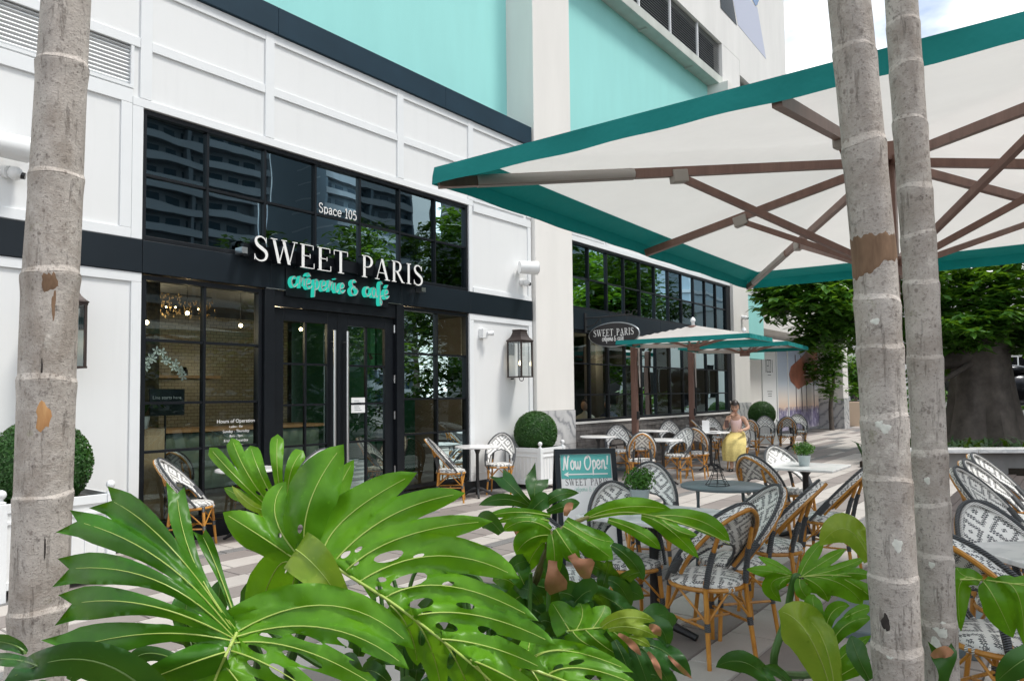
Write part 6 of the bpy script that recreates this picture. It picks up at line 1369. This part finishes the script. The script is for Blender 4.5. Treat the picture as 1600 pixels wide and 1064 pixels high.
leaf(pe, [((830, 912), (880, 925), (930, 935), 36, (2.3, 2.3, 2.35), 'l'), ((900, 915), (950, 935), (990, 962), 32, (2.25, 2.25, 2.3), 'l'), ((870, 920), (880, 950), (885, 985), 50, (2.3, 2.3, 2.3), 'l'), ((905, 930), (920, 950), (930, 985), 50, (2.3, 2.3, 2.3), 'l'), ((960, 940), (980, 955), (1010, 965), 22, (2.2, 2.2, 2.2), 'l')], None, rnd=18, cell=7, mt='leafdark', vr=.001)
leaf(pe, [((966, 990), (985, 1004), (1002, 1024), 10, (1.94, 1.92, 1.94), 'l'), ((1012, 1018), (1024, 1035), (1034, 1062), 9, (1.92, 1.9, 1.92), 'l'), ((1014, 978), (1024, 982), (1032, 994), 14, (1.93, 1.92, 1.94), 'l'), ((1044, 1024), (1062, 1042), (1082, 1060), 7, (1.95, 1.94, 1.95), 'l')], None, rnd=19, cell=4, mt='leafbrown', vein=0)
petiole(pe, [(2.9, -6.6, GROUND), at(900, 1090, 2.2), at(888, 986, 2.05)], .009)
# --- F: yellow-veined leaf at the bottom
pf = plant('glossy leaf with thick yellow veins at the bottom edge, middle')
leaf(pf, [((826, 1040), (880, 1016), (990, 1050), 34, (1.62, 1.62, 1.6), 'w'), ((858, 1052), (915, 1044), (1000, 1072), 34, (1.6, 1.6, 1.58), 'w'), ((822, 1038), (850, 1018), (906, 1014), 22, (1.64, 1.66, 1.68), 'w'), ((820, 1036), (826, 1012), (828, 990), 34, (1.66, 1.7, 1.75), 'w'), ((880, 1064), (930, 1075), (1000, 1100), 34, (1.58, 1.57, 1.55), 'w'), ((830, 1046), (850, 1080), (860, 1110), 40, (1.6, 1.6, 1.6), 'w'), ((815, 1042), (800, 1075), (790, 1110), 50, (1.62, 1.64, 1.66), 'w')], [(820, 1040), (850, 1052), (884, 1064), (920, 1080)], [(900, 1034, 13, 4, -12), (872, 1042, 9, 4, -25), (925, 1058, 14, 4, 8)], rnd=20, cell=7, vr=.0016)
petiole(pf, [(2.4, -6.75, GROUND), at(790, 1150, 1.9), at(806, 1060, 1.72), at(820, 1040, 1.64)], .010)
# --- K: right-hand plants
pk = plant('split leaf on a tall dark stalk left of the thick palm trunk')
leaf(pk, [((1238, 900), (1206, 893), (1166, 889), 18, (2.9, 2.88, 2.92), 'l'), ((1238, 902), (1222, 908), (1217, 922), 16, (2.9, 2.88, 2.9), 'l'), ((1234, 900), (1205, 912), (1221, 940), 24, (2.92, 2.92, 2.98), 'l'), ((1236, 896), (1215, 884), (1184, 869), 12, (2.92, 2.94, 3.0), 'l')], None, rnd=21, cell=5, vr=.001, mt='leaf')
leaf(pk, [((1250, 900), (1264, 872), (1288, 842), 20, (2.9, 2.92, 2.98), 'l'), ((1254, 899), (1288, 877), (1322, 857), 17, (2.9, 2.92, 2.98), 'l'), ((1260, 899), (1307, 889), (1354, 870), 17, (2.9, 2.92, 2.98), 'l'), ((1262, 900), (1314, 912), (1348, 944), 44, (2.88, 2.86, 2.9), 'w'), ((1256, 902), (1282, 918), (1294, 940), 20, (2.88, 2.86, 2.9), 'l'), ((1250, 904), (1252, 920), (1266, 938), 22, (2.88, 2.86, 2.9), 'l'), ((1300, 900), (1330, 895), (1365, 900), 18, (2.86, 2.85, 2.85), 'l'), ((1320, 905), (1345, 920), (1365, 935), 26, (2.86, 2.85, 2.85), 'l')], [(1248, 901), (1290, 898), (1330, 900)], rnd=22, cell=5, vr=.0012)
leaf(pk, [((1360, 876), (1322, 826), (1281, 853), 40, (2.7, 2.66, 2.7), 'l'), ((1358, 858), (1345, 838), (1338, 826), 18, (2.72, 2.7, 2.72), 'l')], None, rnd=23, cell=5, mt='leaflime', vr=.001)  # sunlight on the big lobe is put into its lime colour
petiole(pk, [(4.1, -6.55, GROUND), at(1218, 1051, 2.95), at(1230, 960, 2.92), at(1240, 905, 2.9), at(1250, 900, 2.9)], .014, 'stem')
pm_ = plant('tall upright lime green blade at bottom right')
leaf(pm_, [((1300, 1084), (1262, 990), (1216, 954), 62, (2.5, 2.46, 2.52), 'l'), ((1306, 1090), (1290, 1010), (1264, 968), 40, (2.5, 2.5, 2.56), 'l')], None, rnd=24, cell=6, mt='leaflime', vein=1.6, vr=.0012)  # the blade's lit look is painted in by the lime leaf colour
leaf(pm_, [((1300, 1010), (1274, 955), (1272, 928), 26, (2.75, 2.76, 2.8), 'l'), ((1290, 1000), (1299, 958), (1328, 946), 24, (2.75, 2.74, 2.78), 'l'), ((1296, 1012), (1322, 976), (1362, 965), 28, (2.72, 2.7, 2.74), 'l'), ((1302, 1049), (1318, 1024), (1362, 992), 26, (2.7, 2.68, 2.7), 'l'), ((1306, 1060), (1330, 1045), (1360, 1030), 26, (2.7, 2.68, 2.7), 'l'), ((1320, 965), (1340, 955), (1362, 948), 20, (2.76, 2.75, 2.75), 'l')], None, rnd=25, cell=5, vr=.0012)
leaf(pm_, [((1359, 1062), (1340, 1024), (1330, 992), 30, (2.3, 2.28, 2.34), 'l'), ((1210, 1075), (1165, 1035), (1118, 1042), 36, (2.4, 2.36, 2.4), 'l'), ((1240, 1075), (1215, 1050), (1190, 1044), 16, (2.5, 2.5, 2.5), 'l')], None, rnd=26, cell=6, mt='leafdark', vr=.001)
petiole(pm_, [(3.3, -6.75, GROUND), at(1306, 1130, 2.6), at(1300, 1080, 2.52)], .012)
pp = plant('plant hanging broad blades at the right edge, beside the slim trunk')
leaf(pp, [((1532, 908), (1500, 912), (1502, 986), 34, (2.4, 2.4, 2.42), 'l'), ((1536, 908), (1556, 938), (1583, 996), 44, (2.36, 2.32, 2.36), 'l'), ((1556, 910), (1590, 928), (1600, 1008), 34, (2.34, 2.3, 2.34), 'l'), ((1530, 905), (1505, 898), (1495, 885), 18, (2.4, 2.42, 2.45), 'l'), ((1580, 912), (1630, 925), (1650, 980), 34, (2.32, 2.3, 2.3), 'l')], [(1500, 905), (1540, 906), (1600, 914)], rnd=27, cell=6, fold=.3, vr=.0013)
leaf(pp, [((1660, 1000), (1600, 1030), (1556, 1066), 50, (2.0, 1.95, 2.0), 'l')], None, rnd=28, cell=7, mt='leafdark')
leaf(pp, [((1470, 1080), (1476, 1045), (1472, 1012), 40, (2.1, 2.08, 2.1), 'p')], None, rnd=29, cell=5, mt='leafdark', vein=0); leaf(pp, [((1456, 1026), (1472, 1018), (1492, 1022), 18, (2.09, 2.07, 2.09), 'l')], None, rnd=30, cell=4, mt='leafbrown', vein=0)
petiole(pp, [(3.35, -7.9, GROUND), at(1680, 1050, 2.4), at(1640, 930, 2.38), at(1560, 908, 2.36)], .010)
ph_ = plant('dark leaves in the bottom left corner under the curled lobes')
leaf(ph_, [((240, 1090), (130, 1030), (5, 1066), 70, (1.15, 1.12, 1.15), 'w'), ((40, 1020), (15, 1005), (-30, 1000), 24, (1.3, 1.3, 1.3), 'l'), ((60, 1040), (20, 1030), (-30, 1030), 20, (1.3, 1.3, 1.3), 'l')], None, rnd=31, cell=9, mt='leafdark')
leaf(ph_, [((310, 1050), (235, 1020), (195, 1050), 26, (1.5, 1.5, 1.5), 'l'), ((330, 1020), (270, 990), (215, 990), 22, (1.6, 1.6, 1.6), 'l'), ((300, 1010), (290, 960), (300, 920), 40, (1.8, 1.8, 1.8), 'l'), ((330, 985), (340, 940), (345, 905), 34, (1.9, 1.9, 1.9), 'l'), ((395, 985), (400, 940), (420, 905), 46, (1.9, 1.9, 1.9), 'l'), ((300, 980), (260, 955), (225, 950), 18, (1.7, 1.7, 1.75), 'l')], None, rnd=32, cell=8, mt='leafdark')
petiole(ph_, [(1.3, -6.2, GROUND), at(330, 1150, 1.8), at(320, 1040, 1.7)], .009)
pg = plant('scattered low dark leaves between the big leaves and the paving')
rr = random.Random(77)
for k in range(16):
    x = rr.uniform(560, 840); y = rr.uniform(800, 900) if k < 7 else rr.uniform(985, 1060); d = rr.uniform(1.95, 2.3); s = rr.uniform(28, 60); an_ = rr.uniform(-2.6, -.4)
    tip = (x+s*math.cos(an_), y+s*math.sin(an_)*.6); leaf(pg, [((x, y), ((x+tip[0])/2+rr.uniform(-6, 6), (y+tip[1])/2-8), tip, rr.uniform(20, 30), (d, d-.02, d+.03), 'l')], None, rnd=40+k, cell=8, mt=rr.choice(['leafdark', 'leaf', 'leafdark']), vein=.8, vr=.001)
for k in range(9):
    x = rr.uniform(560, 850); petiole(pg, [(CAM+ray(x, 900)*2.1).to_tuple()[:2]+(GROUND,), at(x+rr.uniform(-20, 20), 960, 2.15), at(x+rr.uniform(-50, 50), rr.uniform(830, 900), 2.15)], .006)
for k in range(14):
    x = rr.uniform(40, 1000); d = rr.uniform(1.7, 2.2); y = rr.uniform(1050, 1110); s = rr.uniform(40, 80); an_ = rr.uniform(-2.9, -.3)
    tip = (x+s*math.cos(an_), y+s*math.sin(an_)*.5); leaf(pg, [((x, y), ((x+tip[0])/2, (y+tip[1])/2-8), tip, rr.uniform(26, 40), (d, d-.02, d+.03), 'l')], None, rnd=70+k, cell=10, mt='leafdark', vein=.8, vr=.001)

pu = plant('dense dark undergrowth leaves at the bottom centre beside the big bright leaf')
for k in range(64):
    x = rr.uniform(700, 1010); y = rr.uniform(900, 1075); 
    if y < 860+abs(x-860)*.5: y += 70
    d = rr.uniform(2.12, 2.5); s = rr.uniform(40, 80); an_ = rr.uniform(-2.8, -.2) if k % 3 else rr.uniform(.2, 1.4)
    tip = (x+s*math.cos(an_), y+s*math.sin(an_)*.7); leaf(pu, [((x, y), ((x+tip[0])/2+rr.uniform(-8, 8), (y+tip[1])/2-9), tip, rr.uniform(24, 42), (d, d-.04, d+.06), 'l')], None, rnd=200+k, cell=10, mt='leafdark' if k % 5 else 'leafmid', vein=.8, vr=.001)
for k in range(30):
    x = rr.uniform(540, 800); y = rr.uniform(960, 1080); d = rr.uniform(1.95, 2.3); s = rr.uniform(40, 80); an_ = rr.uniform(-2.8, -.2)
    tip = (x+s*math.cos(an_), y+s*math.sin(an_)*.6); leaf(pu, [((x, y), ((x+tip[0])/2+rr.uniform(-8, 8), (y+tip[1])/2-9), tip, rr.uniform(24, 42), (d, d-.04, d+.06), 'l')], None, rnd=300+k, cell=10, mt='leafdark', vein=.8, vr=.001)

# ------------------------------------------------------------------ background: bench, trees, sculpture, far buildings
bn = thing('planter_bench', 'long white stone bench edge round the big tree', 'bench', (0, 0, 0))
b0, b1 = Vector((14.55, -5.0, 0)), Vector((17.2, -9.1, 0)); bd_ = (b1-b0).normalized(); nb = Vector((-bd_.y, bd_.x, 0)); nb = nb if nb.x > 0 else -nb
m = MB(); m.obox((b0+b1)/2+nb*.2+Vector((0, 0, .197)), bd_*(b1-b0).length/2, nb*.10, (0, 0, .197)); m.build('base', plain('grey_bench_base', (.24, .235, .23), .8, 0, 4, .15), bn)
for k in range(4):
    a = b0.lerp(b1, k/4+.002); c = b0.lerp(b1, (k+1)/4-.002); m = MB(); m.obox((a+c)/2+nb*.2+Vector((0, 0, .43)), bd_*(c-a).length/2, nb*.24, (0, 0, .035)); m.build('seat_slab', MT['tabletop'], bn, bevel=.006)
tb = bx(15.6, 30, -12, -4.0, -.0, .12).build('tree_bed', MT['soil']); tag(tb, kind='structure')
def crown(m, c, rad, n, size, seed, lean=.35):
    rr = random.Random(seed)
    for k in range(n):
        d = Vector((rr.gauss(0, 1), rr.gauss(0, 1), rr.gauss(0, 1))).normalized(); q = rr.random()**.45; p = Vector(c)+Vector((d.x*rad[0]*q, d.y*rad[1]*q, d.z*rad[2]*q))
        for j in range(rr.choice([4, 5, 6])):                            # a whorl of leaflets
            a = rr.uniform(0, 6.28); t = Vector((math.cos(a), math.sin(a), rr.uniform(-.7, .25))).normalized(); s = size*rr.uniform(.7, 1.25); b = t.cross(Vector((rr.uniform(-.4, .4), rr.uniform(-.4, .4), 1))).normalized(); up = b.cross(t)
            m.add([p, p+t*s*.5+b*s*.20+up*s*.05, p+t*s, p+t*s*.5-b*s*.20+up*s*.05], [(0, 1, 2, 3)])
def limb(m, pts, r0, r1): 
    P = smooth_path(pts, 6); m.tube(P, [r0+(r1-r0)*i/(len(P)-1) for i in range(len(P))], 10)
T0 = at(1538, 690, 17.5); bt = thing('broad_tree', 'broad spreading tree with massive grey trunk behind the bench', 'tree', (T0.x, T0.y, .1))
m = MB(); NA = 36; vs = []; zs = [0, .12, .35, .7, 1.1, 1.6, 2.1, 2.5, 2.9]; rs = [.98, .90, .80, .74, .68, .62, .58, .60, .50]
for z, r in zip(zs, rs):
    for k in range(NA):
        a = 2*math.pi*k/NA; q = r*(1+(.14*math.sin(5*a+1)+.08*math.sin(9*a))*(1.1-z/2.9)+.02*math.sin(14*a+z*3)); vs.append((q*math.cos(a)+.05*math.sin(z*2), q*math.sin(a), z))
m.add(vs, [(i*NA+k, i*NA+(k+1) % NA, (i+1)*NA+(k+1) % NA, (i+1)*NA+k) for i in range(len(zs)-1) for k in range(NA)]); m.build('trunk', MT['treebark'], bt, smooth=True)
def L_(px, py, d): return at(px, py, d)-Vector((T0.x, T0.y, .1))
m = MB()
for pts, r0 in (([(0, 0, 2.3), L_(1430, 560, 17), L_(1340, 500, 16.6), L_(1230, 470, 16.5)], .30), ([(0, .1, 2.4), L_(1480, 500, 18), L_(1450, 430, 19), L_(1420, 300, 19)], .28), ([(0, -.1, 2.4), L_(1590, 520, 17.5), L_(1680, 470, 17), L_(1800, 420, 16.5)], .30), ([(0, 0, 2.4), L_(1560, 470, 16.8), L_(1580, 380, 16), L_(1600, 250, 16)], .26), ([(-.1, 0, 2.2), L_(1480, 590, 16.7), L_(1440, 605, 16.5)], .08)): limb(m, pts, r0, .05)
m.build('limbs', MT['treebark'], bt, smooth=True)
m = MB(); sd = 0
for px, py, d, rad, n in ((1225, 470, 16.6, (.75, .75, .55), 190), (1215, 445, 16.7, (.5, .5, .35), 80), (1270, 440, 16.4, (.8, .8, .6), 190), (1320, 480, 16.6, (.9, .9, .7), 260), (1290, 515, 16.8, (.8, .8, .45), 170), (1265, 532, 16.9, (.45, .45, .3), 50), (1370, 440, 16.9, (1.2, 1.2, .8), 260), (1330, 420, 17.4, (1.2, 1.2, .6), 200), (1380, 520, 17.2, (1.1, 1.1, .6), 180), (1450, 470, 17, (1.2, 1.2, .9), 260), (1500, 440, 16.4, (1.2, 1.2, .8), 280), (1570, 450, 16.5, (1.2, 1.2, .9), 300), (1620, 500, 16.8, (1.0, 1.0, .8), 220), (1510, 520, 16.2, (.9, .9, .45), 190), (1580, 530, 17.5, (.9, .9, .5), 150), (1470, 560, 18.6, (.8, .8, .5), 120), (1440, 585, 16.6, (.35, .35, .3), 40), (1395, 380, 17.5, (1.6, 1.6, 1.0), 240), (1500, 330, 18, (2, 2, 1.3), 300), (1640, 380, 17.5, (1.8, 1.8, 1.2), 260), (1240, 410, 17.2, (.8, .8, .35), 70), (1750, 460, 17, (1.8, 1.8, 1.2), 260)):
    sd += 1; crown(m, L_(px, py, d), rad, int(n*1.05), .28, 100+sd)
m.build('crown', MT['foliage'], bt)
m = MB()
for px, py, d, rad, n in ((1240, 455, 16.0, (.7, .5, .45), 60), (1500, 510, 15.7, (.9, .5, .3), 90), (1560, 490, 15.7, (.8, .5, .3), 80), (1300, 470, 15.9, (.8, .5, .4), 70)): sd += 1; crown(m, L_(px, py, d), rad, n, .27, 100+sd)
m.build('sunlit_sprays', MT['foliage2'], bt)  # a lighter leaf green paints sunlight onto these sprays
# low plants under the tree
rr = random.Random(12)
gc = MB()
for k in range(700):
    p = b0.lerp(b1, rr.random())+nb*rr.uniform(.5, 2.6); h = rr.uniform(.2, .55); a = rr.uniform(0, 6.28); t = Vector((math.cos(a), math.sin(a), 0)); w_ = Vector((-t.y, t.x, 0))*rr.uniform(.02, .045); q = p+Vector((0, 0, .12))
    gc.add([q-w_, q+w_, q+w_*1.1+t*h*.35+Vector((0, 0, h*.7)), q+t*h*.75+Vector((0, 0, h*.85)), q-w_*1.1+t*h*.35+Vector((0, 0, h*.7))], [(0, 1, 2, 3, 4)])
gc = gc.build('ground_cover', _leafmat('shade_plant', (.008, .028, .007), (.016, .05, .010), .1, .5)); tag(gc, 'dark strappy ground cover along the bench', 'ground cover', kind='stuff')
# small flowering tree and pots beyond the last pillar
def small_tree(px, py, d, h, label, flowers, cr, name='flowering_tree', n=420, size=.24, mt='foliage'):
    base = at(px, py, d); base.z = 0; t = thing(name, label, 'tree', base); m = MB(); limb(m, [(0, 0, 0), (.12, .05, h*.3), (.02, -.1, h*.55), (.1, 0, h*.8)], .10, .04); limb(m, [(.08, 0, h*.35), (.4, .2, h*.6), (.5, .25, h*.8)], .06, .03); m.build('trunk', MT['treebark'], t, smooth=True)
    m = MB(); rr = random.Random(int(px)); 
    for k in range(9): crown(m, (rr.uniform(-cr, cr)*.6, rr.uniform(-cr, cr)*.6, h*rr.uniform(.45, 1.0)), (cr*.6, cr*.6, cr*.6), n//9, size, int(px)*10+k)
    m.build('crown', MT[mt], t)
    if flowers:
        m = MB()
        for k in range(flowers):
            c = Vector((rr.uniform(-cr, cr), rr.uniform(-cr, cr), h*rr.uniform(.4, 1.05)))
            for q in range(5): a = q*1.257; m.add([c, c+Vector((.09*math.cos(a-.4), .09*math.sin(a-.4), .03)), c+Vector((.13*math.cos(a), .13*math.sin(a), .02)), c+Vector((.09*math.cos(a+.4), .09*math.sin(a+.4), .03))], [(0, 1, 2, 3)])
        m.build('blossoms', MT['flower'], t)
    return t
small_tree(1300, 672, 28, 3.3, 'white flowering tree behind the last marble pillar', 60, .9)
small_tree(1338, 660, 33, 3.0, 'bright green shrub behind the beige planter pot', 0, .8, 'shrub_tree', mt='foliage2')
pt_ = thing('stone_pot', 'beige square stone pot beyond the flowering tree', 'planter', tuple(at(1327, 662, 31.5))[:2]+(0,), R(20)); m = MB(); vs = [(-.5, -.5, 0), (.5, -.5, 0), (.5, .5, 0), (-.5, .5, 0), (-.56, -.56, 1.05), (.56, -.56, 1.05), (.56, .56, 1.05), (-.56, .56, 1.05)]; m.add(vs, [(0,1,5,4), (1,2,6,5), (2,3,7,6), (3,0,4,7), (4,5,6,7)]); m.build('body', plain('beige_stone', (.60, .46, .34), .8), pt_, bevel=.02); bx(-.5, .5, -.5, .5, 1.051, 1.08).build('soil', MT['soil'], pt_)
# dark bronze sculpture at the right edge
sc_p = at(1592, 640, 24); st = thing('bronze_sculpture', 'dark bronze sculpture with rounded limbs at the right edge', 'sculpture', (sc_p.x, sc_p.y, 0), R(-50))
bx(-1.2, 1.2, -.5, .5, 0, .8).build('plinth', MT['marble'], st, bevel=.01)
m = MB()
for c, r in (((-.75, 0, 1.55), (.42, .22, .17)), ((-.6, -.05, 1.9), (.5, .22, .17)), ((0, 0, 1.5), (.75, .42, .55)), ((.55, 0, 2.1), (.3, .3, .36)), ((-.2, 0, 2.15), (.55, .26, .18)), ((-.85, .05, 1.2), (.4, .24, .20)), ((.7, 0, 1.3), (.5, .35, .4))): m.sphere(c, r, 20, 12)
m.build('figure', plain('dark_polished_bronze', (.018, .019, .023), .22, .6), st, smooth=True)
# far side of the plaza
fb_ = thing('pale_building', 'pale low building far across the plaza', 'building', (0, 0, 0)); bx(46, 54, -26, 6, 0, 7).build('wall', MT['tower'], fb_)
for k in range(8):
    w_ = bx(45.93, 45.99, -24+3.6*k, -22+3.6*k, 1.0, 3.2).build('window', MT['lens'], fb_); bx(45.90, 45.93, -23.03+3.6*k, -22.97+3.6*k, 1.0, 3.2).build('mullion', MT['trim'], w_)
bx(45.9, 54.1, -26.1, 6.1, 7.0, 7.5).build('parapet', MT['trim'], fb_)
hg = thing('hedge', 'clipped green hedge at the far end of the plaza', 'hedge', (41, -6, 0)); m = MB(); rr = random.Random(4)
for k in range(26): crown(m, (rr.uniform(-.6, .6), rr.uniform(-10, 9), rr.uniform(.3, 1.6)), (.9, 1.2, .7), 60, .3, 500+k)
m.build('foliage', MT['foliage2'], hg)
gtw = thing('glass_tower', 'pale glass tower beyond the parasol at top right', 'building', (92, -45, 0)); bx(-9, 9, -16, 16, 0, 110).build('core', plain('pale_blue_glass', (.50, .60, .66), .12), gtw)
for k in range(30): bx(-9.3, 9.3, -16.3, 16.3, 3.5*k+3, 3.5*k+3.35).build('floor_band', MT['trim'], gtw)
# buildings and trees across the street, seen mirrored in the upper windows
def apartment(x, y, w, d, h, label, mt, curved=False):
    t = thing('apartment_tower', label, 'building', (x, y, 0)); bx(-w/2, w/2, -d/2, d/2, 0, h).build('core', mt, t)
    s_ = MB(); n = int(h/3.2); s_.box(-w/2-.02, w/2+.02, 0, d/2+1.6, 0, .28); s_.box(-w/2, w/2, d/2+1.45, d/2+1.5, .28, 1.2); me = s_.mesh('balcony', plain('grey_balcony', (.40, .42, .44), .6) if 'grey_balcony' not in bpy.data.materials else bpy.data.materials['grey_balcony'])
    for k in range(1, n): put('balcony', me, t, (0, 0, 3.2*k))
    g_ = MB()
    for q in range(int(w/3)): g_.box(-w/2+.4+3*q, -w/2+2.4+3*q, d/2, d/2+.05, .4, 2.6)
    me = g_.mesh('window_row', plain('dark_tower_glass', (.03, .06, .08), .1) if 'dark_tower_glass' not in bpy.data.materials else bpy.data.materials['dark_tower_glass'])
    for k in range(n): put('window_row', me, t, (0, 0, 3.2*k))
    for q in (-w/2+.2, 0, w/2-.2): bx(q-.3, q+.3, d/2+.06, d/2+1.4, 0, h).build('fin', mt, t)
apartment(58, -112, 26, 18, 120, 'apartment tower with long balconies mirrored in the left upper panes', plain('grey_tower_wall', (.20, .22, .24), .6)); apartment(96, -112, 24, 18, 140, 'taller apartment tower mirrored in the middle upper panes', plain('blue_grey_tower_wall', (.18, .23, .27), .5)); apartment(134, -100, 26, 18, 110, 'apartment tower mirrored behind the trees in the upper panes', plain('tan_tower_wall', (.22, .22, .21), .6))
hd_ = thing('added_hedge', 'tall dark hedge added to darken the low shop window reflections', 'hedge', (16, -13, 0)); m = MB(); rr = random.Random(8)  # unseen from the camera, added and raised to darken the window reflections
for k in range(95): crown(m, (rr.uniform(-11, 15), rr.uniform(-.6, .6), rr.uniform(.3, 3.4)), (1.1, .8, .8), 34, .36, 900+k)
m.build('foliage', MT['foliage_far'], hd_)
def street_tree(x, y, h, label, sd):
    t = thing('street_tree', label, 'tree', (x, y, 0)); m = MB(); limb(m, [(0, 0, 0), (.1, .1, h*.25), (-.1, 0, h*.45), (0, .1, h*.8)], .25, .08); limb(m, [(0, 0, h*.35), (1.0, .4, h*.55), (1.8, .6, h*.7)], .12, .05); limb(m, [(0, 0, h*.35), (-1.0, -.4, h*.55), (-1.8, .3, h*.75)], .12, .05); m.build('trunk', MT['treebark'], t, smooth=True)
    m = MB(); rr = random.Random(sd)
    for k in range(14): crown(m, (rr.uniform(-2.4, 2.4), rr.uniform(-2.2, 2.2), h*rr.uniform(.45, .98)), (1.5, 1.5, 1.1), 70, .42, sd*50+k)
    m.build('crown', MT['foliage_far'], t)
for k, (x, y, h, l) in enumerate(((24, -14.5, 9.5, 'street tree mirrored right of the unit number'), (31, -18, 11, 'tall street tree mirrored in the last upper panes'), (38, -13, 9, 'street tree mirrored in the far upper windows'), (48, -22, 12, 'tallest street tree mirrored in the far windows'), (19.5, -20, 8, 'small street tree mirrored above the door'), (27, -25, 11, 'dense added back row tree blocking mirrored sky left of the pillar'), (34, -27, 12, 'second added back row tree blocking sky in the mirror image'), (41, -24, 11.5, 'third added back row tree blocking sky in the mirror image'), (49, -29, 12.5, 'fourth added back row tree blocking sky in the mirror image'), (58, -26, 12, 'last added back row tree blocking sky in the mirror image'))): street_tree(x, y, h, l, k+1)  # the back row is added, unseen, to block bright sky in the reflections
